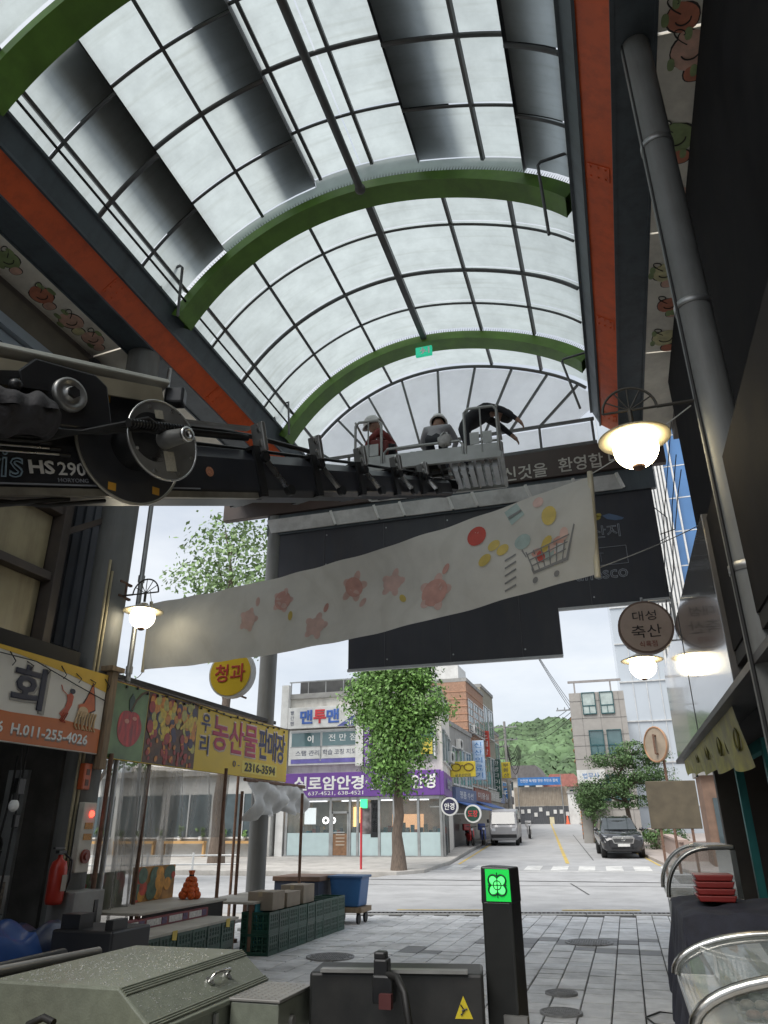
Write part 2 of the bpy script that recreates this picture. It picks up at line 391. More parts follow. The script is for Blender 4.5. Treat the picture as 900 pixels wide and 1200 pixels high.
while x < 1.75:
    y = -2+prng.uniform(0, .3)
    while y < kerb_y(x)-.75:
        l = prng.choice((.30, .45, .45, .60))
        cxp, cyp = x+PW/2, y+l/2
        mi = prng.choice((0, 0, 1, 1, 2))
        if any(a < cxp < b and c < cyp < d for a, b, c, d in patches): mi = 3
        dz = prng.gauss(0, .0022); tilt = (prng.gauss(0, .004), prng.gauss(0, .004))
        vis = (cyp > 7.2 and -4.9 < cxp < .75)
        cand.append((vis, cyp, cxp, l, mi, dz, tilt)); y += l
    x += PW
cand.sort(key=lambda c: (not c[0], c[1]))
rest = {0: MB(), 1: MB(), 2: MB(), 3: MB()}
for k, (vis, cyp, cxp, l, mi, dz, tilt) in enumerate(cand):
    Mx = Matrix.Rotation(tilt[0], 3, 'X') @ Matrix.Rotation(tilt[1], 3, 'Y')
    if k < 300 and vis: share(PM[(l, mi)], 'paver', (cxp, cyp, dz), paving, Mx)
    else:
        me = PM[(l, mi)]; o = Vector((cxp, cyp, dz))
        rest[mi].add([Mx @ v_.co+o for v_ in me.vertices], [tuple(p.vertices) for p in me.polygons])
for mi in rest:
    if rest[mi].v: rest[mi].build('pavers', PV[mi], paving, stuff=True)
# kerb stones and drain strip
for i in range(16):
    x0 = -10+i*.9
    b = MB(); b.quad((0, 0, 0)); b = MB()
    b.prism([(0.006, 0), (.894, 0), (.894, .25), (.006, .25)], (x0, kerb_y(x0)-.5, -.06), (1, .21, 0), (-.0, 1, 0), .072)
    b.build('kerb_stone', CONC, paving, bevel=.008)
DR = MB()
for i in range(90):
    x0 = -6.2+i*.09
    DR.bar((x0, kerb_y(x0)-.22, .0), (x0-.02, kerb_y(x0)-.02, .0), .035, .02)
DR.bar((-6.3, kerb_y(-6.3)-.24, 0), (2, kerb_y(2)-.24, 0), .03, .024); DR.bar((-6.3, kerb_y(-6.3), 0), (2, kerb_y(2), 0), .03, .024)
DR.build('drain_grate', mat('drain_iron', (.10, .10, .10), rough=.6, metal=.5), paving)
IRON = mat('cast_iron', (.24, .24, .24), rough=.6, metal=.3, var=.3, scale=20, bump=.3)
def manhole(x, y, r, label):
    t = thing('manhole_cover', label, 'manhole cover', (x, y, .002), 'manhole covers in the paving')
    b = MB(); b.lathe([(0, .012), (r*.82, .012), (r*.84, .005), (r*.9, .005), (r*.92, .016), (r, .016), (r, -.04)], (x, y, .002), n=32); b.build('lid', IRON, t)
    b = MB()
    for i in range(-4, 5):
        hw = math.sqrt(max(0, (r*.8)**2-(i*r*.18)**2)); n_ = int(hw/(r*.1))
        for j in range(-n_, n_+1): b.box((x+j*r*.1*1.0, y+i*r*.18, .002+.014), (r*.07, r*.1, .006))
    b.build('tread_studs', IRON, t, stuff=True)
    return t
manhole(-.81, 8.25, .2, 'small round manhole cover in the paving, the closest to the outrigger jack')
manhole(-.88, 9.15, .17, 'smallest round manhole cover, just beyond another cover near the outrigger jack')
manhole(-.77, 13.0, .36, 'large round manhole cover in dark patched paving close to the road')
manhole(-4.1, 10.75, .33, 'round manhole cover lying beside the stacked green crates')
# far sidewalks
def block(name, pts, h, m_):
    b = MB(); k = len(pts); lo = [(x, y, gz(y)-.1) for x, y in pts]; hi = [(x, y, gz(y)+h) for x, y in pts]
    b.add(lo+hi, [tuple(range(k, 2*k))]+[(i, (i+1) % k, k+(i+1) % k, k+i) for i in range(k)]); return struct(b.build(name, m_, bevel=.02))
block('sidewalk', [(-60, 27.4), (-8.3, 28.4), (-7.5, 29.4), (-7.45, 34), (-7.9, 39), (-11.4, 85), (-40, 85), (-40, 45), (-60, 45)], .13, SIDE)
block('sidewalk', [(1.9, 30.0), (2.6, 29.2), (60, 29.2), (60, 90), (-5, 90), (.2, 42), (1.25, 33)], .13, mat('pink_sidewalk_blocks', (.40, .355, .33), rough=.85, var=.1, dirt=(.25, .22, .2), dirt_amt=.4))
block('sidewalk', [(-60, 2), (-7.42, 9), (-7.42, kerb_y(-7.4)-.6), (-20, kerb_y(-20)-.6), (-60, kerb_y(-20)-.6)], .03, SIDE)
# ------------------------------------------------------------------ market arcade
CX, CZ, RR = -2.72, 7.2, 3.65
EA = math.degrees(math.asin(3.08/3.65)); AE = 59.5
def ap(deg, r, y):
    d = r*math.sin(R(deg))          # the roof springs higher from the right-hand eave
    return Vector((CX+d, y, CZ+r*math.cos(R(deg))+.62*(max(0, d)/3.08)**3))
arc = thing('market_arcade', 'barrel roofed market arcade with green arches and milky roof panes', 'arcade', (CX, 6, 0))
ARCHES = [-.06, 3.94, 7.935, 11.93]
def arch_mb(y, w=.35, r0=RR-.175, r1=RR-.012, n=44):
    b = MB(); rings = []
    for i in range(n+1):
        a = -AE+2*AE*i/n
        rings += [ap(a, r0, y-w/2), ap(a, r0, y+w/2), ap(a, r1, y+w/2), ap(a, r1, y-w/2)]
    b.add(rings, [(i*4+k, i*4+(k+1) % 4, i*4+4+(k+1) % 4, i*4+4+k) for i in range(n) for k in range(4)], False)
    for (ra, rb) in ((r0-.012, r0),):        # bottom plate proud of the box
        rings = []
        for i in range(n+1):
            a = -AE+2*AE*i/n
            rings += [ap(a, ra, y-w/2-.012), ap(a, ra, y+w/2+.012), ap(a, rb+.003, y+w/2+.012), ap(a, rb+.003, y-w/2-.012)]
        b.add(rings, [(i*4+k, i*4+(k+1) % 4, i*4+4+(k+1) % 4, i*4+4+k) for i in range(n) for k in range(4)], False)
    return b
for y in ARCHES: arch_mb(y).build('arch', GREEN, arc)
for y in (7.935, 11.93):
    b = MB(); n = 150
    for i in range(n):
        a = -EA+2*EA*(i+.5)/n
        for da in (-.18, .18):
            p = ap(a, RR-.015, y-.165); q = ap(a+da, RR+.065, y-.18); e = Vector((.004, 0, 0))
            b.add([p-e, p+e, q], [(0, 1, 2)])
    b.build('bird_spikes', WIRE, arc, stuff=True)
# bays: purlin angles and hoop positions
def hoop(y, r, deg0=-EA, deg1=EA, rad=RR-.03, nm='hoop'):
    b = MB(); b.tube([ap(deg0+(deg1-deg0)*i/36, rad, y) for i in range(37)], r, 6); return b.build(nm, STEELD, arc)
def purlin(deg, y0, y1, w=.05, h=.06, rad=RR):
    b = MB(); u_ = ap(deg, 1, 0)-ap(deg, 0, 0); b.bar(ap(deg, rad, y0), ap(deg, rad, y1), w, h, up=u_); return b.build('purlin', STEELD, arc)
def pane(d0, d1, y0, y1, rad, m_=PANE):
    b = MB(); k = 3; g_ = .15
    top = [ap(d0+g_+(d1-d0-2*g_)*i/k, rad, yy) for i in range(k+1) for yy in (y0+.01, y1-.01)]
    b.add(top, [(2*i, 2*i+2, 2*i+3, 2*i+1) for i in range(k)], True)
    return b.build('pane', m_, arc)
FAR = [-EA, -51, -34, -16.8, 0, 19, 37, EA]
def bay_plain(y0, y1, hoops, angs=FAR):
    for a in angs[1:-1]:
        if a: purlin(a, y0, y1)
    cuts = [y0]+hoops+[y1]
    for a0, a1 in zip(angs, angs[1:]):
        for c0, c1 in zip(cuts, cuts[1:]): pane(a0, a1, c0, c1, RR+.045)
    for i, h_ in enumerate(hoops): hoop(h_, .035 if i == 1 else .022)
bay_plain(8.12, 11.74, [8.85, 9.95, 10.87])
bay_plain(12.12, 12.98, [])
for y0 in (.12,):                      # bays over and behind the viewer
    bay_plain(y0, y0+3.64, [y0+.95, y0+1.9, y0+2.8], FAR)
# the bay with stepped sliding leaves
Y0, Y1 = 4.12, 7.75
hps = [4.9, 5.85, 6.84]; cuts = [Y0]+hps+[Y1]
LOW, MID, TOP = RR+.045, RR+.20, RR+.36
leaf = [(-EA, -52.5, LOW), (-52.5, -38.2, LOW), (-38.2, -25.8, MID), (-25.8, -11.2, MID), (-11.2, -9.7, TOP), (-9.7, 0, TOP), (0, 2.8, TOP), (2.8, 14.3, TOP),
        (14.3, 30.2, MID), (30.2, 42.8, MID), (42.8, EA, LOW)]
for a0, a1, rad in leaf:
    for c0, c1 in zip(cuts, cuts[1:]): pane(a0, a1, c0, c1, rad)
for a0, a1, rad in leaf:                     # end risers close the steps against the arches
    if rad > LOW:
        for yy in (Y0-.03, Y1+.03):
            b = MB(); b.add([ap(a0+(a1-a0)*i/3, r_, yy) for i in range(4) for r_ in (RR+.0, rad+.02)], [(2*i, 2*i+2, 2*i+3, 2*i+1) for i in range(3)]); b.build('end_riser', PANE, arc)
for a, rad in ((-52.5, LOW), (-25.8, MID), (-9.7, TOP), (2.8, TOP), (30.2, MID)): purlin(a, Y0, Y1, rad=rad-.04)
for d0, d1, rad in ((-EA, -38.2, LOW), (-38.2, -11.2, MID), (-11.2, 14.3, TOP), (14.3, 42.8, MID), (42.8, EA, LOW)):
    for i, h_ in enumerate(hps): hoop(h_, .035 if i == 1 else .024, d0, d1, rad-.045)
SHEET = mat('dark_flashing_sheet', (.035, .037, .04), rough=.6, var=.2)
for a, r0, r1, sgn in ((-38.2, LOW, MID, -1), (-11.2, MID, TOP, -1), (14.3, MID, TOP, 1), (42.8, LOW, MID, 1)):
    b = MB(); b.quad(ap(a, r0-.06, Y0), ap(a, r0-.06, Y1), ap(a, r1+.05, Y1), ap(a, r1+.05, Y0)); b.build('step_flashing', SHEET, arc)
    # opaque strips added above the next pane to shade its inner edge
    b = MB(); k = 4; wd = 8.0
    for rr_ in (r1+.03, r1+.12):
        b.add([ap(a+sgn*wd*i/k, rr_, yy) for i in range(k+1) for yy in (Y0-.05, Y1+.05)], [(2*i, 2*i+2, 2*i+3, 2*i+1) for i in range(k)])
    b.build('shade_strip', SHEET, arc)
b = MB(); b.cyl((CX, 3.9, CZ+RR-.16), (CX, 7.78, CZ+RR-.16), .06, n=12); b.ball((CX, 7.75, CZ+RR-.17), .085); b.build('ridge_pipe', STEELD, arc)
b = MB(); b.bar((CX, 8.11, CZ+RR-.06), (CX, 11.76, CZ+RR-.06), .11, .12); b.build('ridge_beam', STEELD, arc)
# eave girders, both sides (profile d = distance from the middle, z)
PROF = [((3.08, 9.16), (3.20, 8.85), STEEL, 'eave_plate'), ((3.205, 8.85), (3.525, 8.59), RED, 'red_girder'), ((3.525, 8.585), (3.93, 8.57), STEEL, 'eave_soffit')]
MUR = mat('mural_ground', (.86, .82, .72), rough=.7, var=.08, dirt=(.35, .31, .26), dirt_amt=.45)
YA, YB = -.25, 13.0
for sg in (-1, 1):
    for (d0, z0), (d1, z1), m_, nm in PROF:
        b = MB(); t = .05
        pts = [(CX+sg*d0, z0), (CX+sg*d1, z1), (CX+sg*(d1+.02), z1+t), (CX+sg*(d0+.04), z0+t)]
        b.prism(pts, (0, YB, 0), (1, 0, 0), (0, 0, 1), YB-YA); b.build(nm, m_, arc)
    b = MB()   # lips that give the girder its edges
    b.bar((CX+sg*3.20, YA, 8.845), (CX+sg*3.20, YB, 8.845), .035, .05); b.bar((CX+sg*3.53, YA, 8.583), (CX+sg*3.53, YB, 8.583), .04, .035); b.bar((CX+sg*3.93, YA, 8.56), (CX+sg*3.93, YB, 8.56), .03, .03)
    b.bar((CX+sg*3.075, YA, 9.17), (CX+sg*3.075, YB, 9.17), .06, .05)
    b.build('girder_lip', STEEL, arc)
    if sg > 0: b = MB(); b.prism([(CX+3.075, 9.15), (CX+3.115, 9.15), (CX+3.165, 9.92), (CX+3.125, 9.92)], (0, YB, 0), (1, 0, 0), (0, 0, 1), YB-YA); b.build('upper_eave_plate', STEEL, arc)
    for k_ in range(5):           # bolted splice plates along the girder
        yk = .9+k_*2.9; c0 = Vector((CX+sg*3.365, yk, 8.72)); dn = Vector((sg*.32, 0, -.26)).normalized(); nn_ = Vector((-sg*.26, 0, -.32)).normalized()
        b = MB(); M_ = Matrix((dn, EY, nn_)).transposed(); b.box(c0+nn_*.004, (.30, .22, .012), M=M_); spl = b.build('splice_plate', RED, arc)
        b = MB()
        for i_ in (-1, 0, 1):
            for j_ in (-1, 1): p_ = c0+dn*.1*i_+EY*.07*j_; b.cyl(p_+nn_*.008, p_+nn_*.024, .014, n=6)
        b.build('bolt', RED, spl, stuff=True)
    for i in range(5):      # mural boards
        y0 = YA+.03+i*2.65; b = MB()
        b.prism([(CX+sg*3.94, 8.55), (CX+sg*4.46, 8.50), (CX+sg*4.46, 8.54), (CX+sg*3.94, 8.59)], (0, y0+2.62, 0), (1, 0, 0), (0, 0, 1), 2.62)
        b.build('mural_board', MUR, arc)
    b = MB(); b.span((CX+sg*4.47, YA, 8.3), (CX+sg*4.62, YB, 9.1)); b.build('gutter_board', mat('gutter_brown', (.10, .085, .07), rough=.7), arc)
# painted fruit, leaves and curls on the mural boards
FR = {'peach': (.72, .46, .36), 'pear': (.66, .62, .36), 'leaf': (.30, .38, .18), 'berry': (.58, .22, .14), 'line': (.05, .045, .04)}
FM = {k: mat('mural_'+k, v, rough=.7, var=.2, scale=9) for k, v in FR.items()}
mr = random.Random(11)
def mur_pt(sg, d, y, lift): return Vector((CX+sg*d, y, 8.549-.0962*(d-3.94)-lift))
def mur_blob(mb, sg, d, y, rd, ry, lift, n=18, ph=0.):
    pts = [mur_pt(sg, d+rd*math.cos(t), y+ry*math.sin(t)*(1+.12*math.cos(2*t+ph)), lift) for t in [2*math.pi*i/n for i in range(n)]]
    up = [p+Vector((0, 0, .002)) for p in pts]; mb.add(pts+up, [tuple(range(n)) if sg < 0 else tuple(range(n)), tuple(range(2*n-1, n-1, -1))])
def mur_line(mb, sg, pts, lift, w=.007): mb.tube([mur_pt(sg, d, y, lift) for d, y in pts], w, 4)
for sg, spots in ((-1, [(3.4, 'pear'), (4.1, 'berry'), (4.9, 'pear'), (5.6, 'leaf'), (6.3, 'berry'), (6.9, 'peach'), (7.35, 'peach')]),
                  (1, [(3.3, 'pear'), (4.0, 'berry'), (4.5, 'leaf'), (4.95, 'berry'), (5.3, 'peach'), (6.3, 'leaf'), (7.2, 'peach'), (7.8, 'berry'), (8.5, 'pear'), (9.2, 'berry'), (10., 'pear')])):
    bs = {k: MB() for k in FR}
    for y, kd in spots:
        d = 4.2+mr.uniform(-.05, .05); r_ = mr.uniform(.14, .19)
        mur_blob(bs['line'], sg, d, y, r_+.012, r_+.022, .003); mur_blob(bs[kd], sg, d, y, r_, r_+.01, .006, ph=mr.uniform(0, 6))
        mur_blob(bs['line'], sg, d+.05, y+r_*1.4, r_*.62, r_*.62, .003); mur_blob(bs[mr.choice(['peach', 'berry', 'pear'])], sg, d+.05, y+r_*1.4, r_*.54, r_*.54, .0085)
        for q in range(3):
            a_ = mr.uniform(0, 6.28); mur_blob(bs['leaf'], sg, d+math.cos(a_)*r_*1.1, y+math.sin(a_)*r_*1.25, .035, .075, .0105)
        mur_line(bs['line'], sg, [(d-r_*.4+.13*t_*math.cos(5*t_), y-r_-.14*t_*math.sin(4*t_)) for t_ in [i/14 for i in range(15)]], .006)
        mur_line(bs['line'], sg, [(d+r_*.5*math.cos(t_), y+r_*.5*math.sin(t_)) for t_ in [i*.3 for i in range(10)]], .012)
    for k in bs:
        if bs[k].v: bs[k].split('mural_painting', FM[k], arc)
# columns
def column(x, y, z1=8.57, r=.20, base=True):
    b = MB(); b.cyl((x, y, 0), (x, y, z1), r, n=24); b.build('column', COLP, arc)
    b = MB(); b.lathe([(r+.10, 0), (r+.10, .03), (r+.002, .035)], (x, y, 0), n=24)
    b.build('column_plate', COLP, arc)
COLP = mat('column_grey_paint', (.19, .195, .19), rough=.55, var=.10, dirt=(.10, .09, .07), dirt_amt=.5, streak=4)
column(-6.47, 8.05, r=.25); column(-6.47, 13.15, r=.17); column(1.02, 5.15, r=.135); column(-6.47, .6); column(1.02, -2.6)
b = MB(); b.tube([(.90, 5.09, 0), (.89, 5.08, 3), (.895, 5.09, 6), (.90, 5.09, 8.56)], .012, 6); b.build('column_cable', WIRE, arc)
for z_ in (3.2, 5.4, 7.2): b = MB(); b.lathe([(.137, -.03), (.142, -.03), (.142, .03), (.137, .03)], (1.02, 5.15, z_), n=24); b.build('column_strap', GALV, arc)
# bent access rails hanging from the eave plates
for pts in ([(-5.78, 7.35, 9.18), (-5.94, 7.35, 9.50), (-5.90, 7.35, 9.56), (-5.50, 7.35, 9.57), (-5.46, 7.35, 9.52), (-5.43, 7.35, 8.6)], [(.40, 7.35, 9.90), (0, 7.35, 9.85), (-.04, 7.35, 9.80), (-.01, 7.35, 8.56)], [(.36, 11.5, 9.55), (-.05, 11.5, 9.49), (-.08, 11.5, 9.44), (.13, 11.5, 8.4)], [(-5.78, 11.4, 9.2), (-5.88, 11.4, 9.5), (-5.5, 11.4, 9.56), (-5.45, 11.4, 8.8)]):
    b = MB(); b.tube(pts, .022, 8); b.build('access_rail', STEELD, arc)
b = MB(); b.tube([(-5.62, 4, 9.24), (-5.62, 11.9, 9.24)], .018, 6); b.build('cable_conduit', WIRE, arc)
# exit sign under the third arch
EXG = emis('exit_sign_green', (.02, .42, .24), .35)
b = MB(); b.box((CX-.02, 11.82, 10.48), (.34, .06, .22)); b.build('exit_sign', EXG, arc, bevel=.01)
b = MB(); o_ = (CX-.02, 11.785, 10.48)
for pts in (ell(-.02, .06, .022, .022, 10), [(-.05, .03), (.02, .035), (.04, -.01), (.07, -.03), (.06, -.045), (.02, -.02), (.0, -.06), (-.05, -.08), (-.06, -.065), (-.03, -.045), (-.03, -.0), (-.07, -.015), (-.08, 0)], [(.09, -.08), (.125, -.08), (.125, .08), (.09, .08)]):
    decal(b, pts, o_, EX, EZ)
b.build('exit_pictogram', LETW, arc)
# gable fan at the street end
YG = 13.0; FCZ = 7.0
b = MB(); b.tube([ap(-EA+2*EA*i/40, RR-.06, YG-.04) for i in range(41)], .035, 8); b.build('gable_ring', STEELD, arc)
spokes = [-63, -51, -38, -25, -12.5, 0, 12.5, 25, 38, 51, 63]
def ring_hit(deg, rad=RR-.07):
    d = Vector((math.sin(R(deg)), 0, math.cos(R(deg)))); o_ = Vector((CX, 0, FCZ)); c_ = o_-Vector((CX, 0, CZ))
    bq = 2*c_.dot(d); cq = c_.dot(c_)-rad*rad; t = (-bq+math.sqrt(bq*bq-4*cq))/2
    p = o_+d*t
    return Vector((p.x, YG, p.z+.62*(max(0, p.x-CX)/3.08)**3))
for dg in spokes[1:-1]:
    p = ring_hit(dg); q = Vector((CX, YG, FCZ)); q = q+(p-q)*((9.0-FCZ)/(p.z-FCZ))
    b = MB(); b.bar(q, p, .045, .05, up=(0, 1, 0)); b.build('gable_spoke', STEELD, arc)
for s0, s1 in zip(spokes, spokes[1:]):
    ps = [ring_hit(s0+(s1-s0)*i/4) for i in range(5)]; q = Vector((CX, YG, FCZ))
    b = MB(); b.add([q+(p-q)*min(.999, (9.02-FCZ)/(p.z-FCZ))+Vector((0, .035, 0)) for p in (ps[0], ps[-1])]+[p+Vector((0, .035, 0)) for p in ps[::-1]], [tuple(range(7))]); b.build('pane', PANEG, arc)
for z, w in ((9.0, .06), (8.47, .07)):
    b = MB(); b.bar((CX-3.1, YG-.02, z), (CX+3.1, YG-.02, z), .05, w); b.build('gable_rail', STEELD, arc)
for i in range(7):
    x0 = CX-3.05+i*6.1/6; b = MB(); b.bar((x0, YG-.01, 8.47), (x0, YG-.01, 9.0), .05, .05); b.build('gable_stud', STEELD, arc)
    if i < 6: b = MB(); b.quad((x0+.03, YG+.05, 8.5), (x0+6.1/6-.03, YG+.05, 8.5), (x0+6.1/6-.03, YG+.05, 8.97), (x0+.03, YG+.05, 8.97)); b.build('pane', PANEG, arc)
# welcome fascia, white siding and dark entrance board
BROWN = mat('brown_fascia_paint', (.060, .040, .034), rough=.5, var=.12, dirt=(.03, .025, .02), dirt_amt=.4)
b = MB(); b.span((-7.68, 12.95, 7.84), (1.55, 13.10, 8.43)); fas = b.build('welcome_fascia', BROWN, arc, bevel=.01)
TXL = mat('pale_fascia_lettering', (.50, .48, .44), rough=.5, var=.05)
text('신것을', TXL, fas, (-1.05, 12.95, 8.02), EX, EZ, w=.86, h=.31, bold=.012)
text('환영합', TXL, fas, (.02, 12.95, 8.06), EX, EZ, w=.84, h=.31, bold=.012)
text('니다', TXL, fas, (.80, 12.95, 8.08), EX, EZ, w=.52, h=.31, bold=.012)
text('오', TXL, fas, (-1.66, 12.95, 8.02), EX, EZ, w=.24, h=.30, bold=.012)
SIDING = mat('chalky_white_siding', (.58, .58, .57), rough=.6, var=.1, scale=6, dirt=(.2, .19, .18), dirt_amt=.6)
b = MB(); b.span((-6.62, 13.02, 7.38), (1.3, 13.12, 7.83)); b.build('siding_backing', STEEL, arc)
xs = -6.6
for i, w in enumerate((1.5, .95, .55, 1.0, .5, 1.05, .9, .8)):
    sl = .10; y_ = 12.90
    b = MB(); b.prism([(0, 0), (w-.04, 0), (w-.04-sl, .30), (-sl, .30)], (xs+sl, y_+.1, 7.42), EX, Vector((0, -.12, 1)), .03); b.build('siding_board', SIDING, arc, bevel=.006)
    b = MB(); b.bar((xs+w-.02+sl, y_+.04, 7.42), (xs+w-.02, y_+.0, 7.72), .05, .05); b.build('siding_batten', WHITEP, arc)
    xs += w
BOARD = mat('dark_entrance_board', (.030, .032, .042), rough=.45, var=.15, scale=2, dirt=(.06, .055, .05), dirt_amt=.35, streak=3)
b = MB(); b.prism([(-6.62, 5.25), (-4.74, 5.25), (-4.74, 4.40), (-.70, 4.40), (-.70, 5.25), (1.22, 5.25), (1.22, 7.40), (-6.62, 7.40)], (0, 13.2, 0), EX, EZ, .14)
ent = b.build('entrance_board', BOARD, arc, bevel=.01)
b = MB(); b.bar((-.7, 13.05, 5.22), (1.22, 13.05, 5.22), .06, .05); b.bar((-4.74, 13.05, 4.38), (-.7, 13.05, 4.38), .06, .05); b.bar((-6.62, 13.05, 5.22), (-4.74, 13.05, 5.22), .06, .05); b.build('board_edge', GALV, arc)
for x_ in (-5.3, -4.0, -2.72, -1.4, -.1):
    z0_ = 5.25 if x_ < -4.74 or x_ > -.7 else 4.40
    b = MB(); b.span((x_-.006, 13.052, z0_+.01), (x_+.006, 13.061, 7.39)); b.build('board_seam', mat('seam_grey', (.075, .075, .085), rough=.5), ent)
    for z_ in (z0_+.15, 5.9, 6.6, 7.25):
        b = MB(); b.cyl((x_+.05, 13.062, z_), (x_+.05, 13.052, z_), .016, n=8); b.build('board_screw', GALV, ent)
text('unesco', LETGREY, ent, (.13, 13.06, 5.80), EX, EZ, w=.92, h=.17, outline=.022)
text('산지', LETGREY, ent, (.30, 13.06, 6.63), EX, EZ, w=.52, h=.25, outline=.02)
b = MB()
for a_, c_ in (((-.32, 5.98), (.62, 5.98)), ((.62, 5.98), (.62, 6.32)), ((.62, 6.32), (-.32, 6.32)), ((-.32, 6.32), (-.32, 5.98))): b.bar((a_[0], 13.055, a_[1]), (c_[0], 13.055, c_[1]), .008, .014, up=(0, 1, 0))
for i in range(5): b.bar((-.08+i*.06, 13.055, 6.05), (-.08+i*.06, 13.055, 6.2), .006, .012, up=(0, 1, 0))
b.tube([(-.14, 13.055, 6.21), (.04, 13.055, 6.28), (.22, 13.055, 6.21), (-.14, 13.055, 6.21)], .007, 4); b.build('temple_outline', LETGREY, ent)
b = MB(); 
for pts in (ell(.16, 6.92, .09, .05), ell(.22, 6.97, .05, .04)): decal(b, pts, (0, 13.06, 0), EX, EZ)
b.build('emblem_yellow', mat('emblem_yellow', (.35, .28, .05), rough=.5), ent)
b = MB(); decal(b, [(.28, 6.95), (.4, 6.98), (.55, 6.92), (.66, 6.86), (.62, 6.83), (.5, 6.83), (.36, 6.87)], (0, 13.06, 0), EX, EZ); b.build('emblem_blue', mat('emblem_blue', (.08, .13, .22), rough=.5), ent)
# lamps on wheel brackets
def globe_lamp(x, y, z, sg, cx, lit, label, r=.165, cy_=None):
    t = thing('globe_lamp', label, 'lamp', (x, y, z), 'globe lamps on arcade columns')
    cy_ = y if cy_ is None else cy_
    b = MB(); b.ball((x, y, z), (r, r, r*.93), 24, 16); b.build('globe', lit, t)
    b = MB(); b.lathe([(r*.5, r*.98), (r*1.1, r*.72), (r*1.62, r*.52), (r*1.60, r*.48), (r*1.0, r*.60)], (x, y, z), n=32); b.lathe([(.0, r*1.2), (r*.3, r*1.18), (r*.52, r*.9)], (x, y, z), n=20); b.build('shade', mat('cream_enamel', (.55, .48, .32), rough=.35), t)
    b = MB(); top = z+r*1.2; hw = .30; c0 = Vector((x, y, top+.02))
    b.tube([c0, c0+Vector((0, 0, .12))], .018, 6)
    w0 = Vector((cx, cy_, top+.12)); d = (Vector((x, y, 0))-Vector((cx, cy_, 0))); ln = d.length; d.normalize()
    mid = c0+Vector((0, 0, .12))
    b.tube([mid+d*.2, mid-d*.2], .010, 6); b.tube([mid+(d*math.cos(a_)+EZ*math.sin(a_))*.2 for a_ in [math.pi*i/16 for i in range(17)]], .011, 6)
    for a_ in (R(30), R(60), R(90), R(120), R(150)): b.tube([mid, mid+(d*math.cos(a_)+EZ*math.sin(a_))*.2], .006, 5)
    b.tube([mid-d*.2, Vector((cx, cy_, mid.z))], .013, 6)
    b.build('wheel_bracket', mat('bracket_bronze', (.07, .065, .055), rough=.5, metal=.4), t)
    b = MB(); b.ball((x, y, z-r*.9), (.05, .05, .03), 10, 6); b.build('drain_cap', RUST, t)
    return t
globe_lamp(.42, 5.15, 4.22, -1, 1.02, LAMPW, 'large lit globe lamp with wide rim, in front of the welcome sign')
globe_lamp(.55, 12.0, 3.90, -1, .98, LAMPW, 'lit globe lamp below the round pink shop sign', r=.2)
globe_lamp(-5.86, 8.05, 4.22, 1, -6.35, emis('weak_lamp_glass', (1., .90, .68), 4.), 'globe lamp on the column above the fruit banner')
# ------------------------------------------------------------------ left shop row
YMET = mat('cream_metal_panel', (.36, .31, .19), rough=.45, var=.12, dirt=(.17, .13, .08), dirt_amt=.6, streak=3)
BFR = mat('brown_steel_frame', (.075, .062, .055), rough=.55, var=.2, dirt=(.14, .10, .07), dirt_amt=.4)
LOUV = mat('blue_grey_siding', (.30, .34, .38), rough=.45, var=.08)
SLATE = mat('slate_blue_sheet', (.085, .095, .115), rough=.5, var=.12, dirt=(.05, .05, .05), dirt_amt=.4, streak=2)
lb = thing('left_shop_building', 'shop building behind the fish banner with cream panels and blue louvres', 'building', (-9, 2, 0))
b = MB(); b.span((-12, -9, 3.7), (-7.05, 7.6, 8.28)); b.span((-12, -9, 0), (-11.6, 7.6, 3.7)); b.build('wall', mat('brown_plaster', (.14, .12, .09), rough=.8, dirt=(.06, .05, .04), dirt_amt=.5), lb)
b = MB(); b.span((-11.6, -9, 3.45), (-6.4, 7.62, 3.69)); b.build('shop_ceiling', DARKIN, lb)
ys_ = [-1.1, .3, 1.7, 3.1, 4.5, 5.9, 7.35]
for y0, y1 in zip(ys_, ys_[1:]):
    for z0, z1 in ((3.75, 4.62), (4.74, 5.55)):
        b = MB(); b.span((-7.05, y0+.012, z0), (-6.98, y1-.012, z1)); b.build('wall_panel', YMET, lb, bevel=.012)
for z in (4.68, 5.62):
    b = MB(); b.span((-7.04, -1.2, z-.055), (-6.84, 7.45, z+.055)); b.build('frame_beam', BFR, lb, bevel=.008)
b = MB(); b.span((-7.02, 7.36, 3.75), (-6.80, 7.50, 7.2)); b.build('frame_post', BFR, lb, bevel=.008)
for i in range(9):
    z = 5.72+i*.24; b = MB(); b.prism([(0, 0), (.10, .0), (.02, .225), (0, .225)], (-7.03, 7.3, z), EX, EZ, 8.4); b.build('louvre_slat', LOUV, lb)
b = MB(); b.bar((-6.9, 7.4, 5.3), (-6.5, 8.0, 5.75), .06, .08); b.build('strut', BFR, lb)
b = MB(); b.span((-7.2, 7.52, 4.05), (-6.95, 7.70, 8.3)); b.build('pilaster', mat('near_black_post', (.025, .025, .03), rough=.6), lb)
b = MB(); b.span((-7.2, 7.72, 3.9), (-7.0, 8.6, 8.3)); b.build('sheet_panel', SLATE, lb)
for i in range(5):
    b = MB(); b.bar((-6.99, 7.78+i*.19, 3.9), (-6.99, 7.78+i*.19, 8.3), .05, .03, up=(1, 0, 0)); b.build('sheet_rib', SLATE, lb)
b = MB(); b.span((-7.25, 7.60, 3.45), (-7.2, 8.5, 3.98)); b.build('window_glass', mat('pale_window', (.55, .58, .60), rough=.3), lb)
b = MB(); b.span((-7.19, 8.0, 3.3), (-7.16, 8.45, 3.75)); b.build('window_blind', mat('green_grey_glass', (.10, .13, .125), rough=.2), lb)
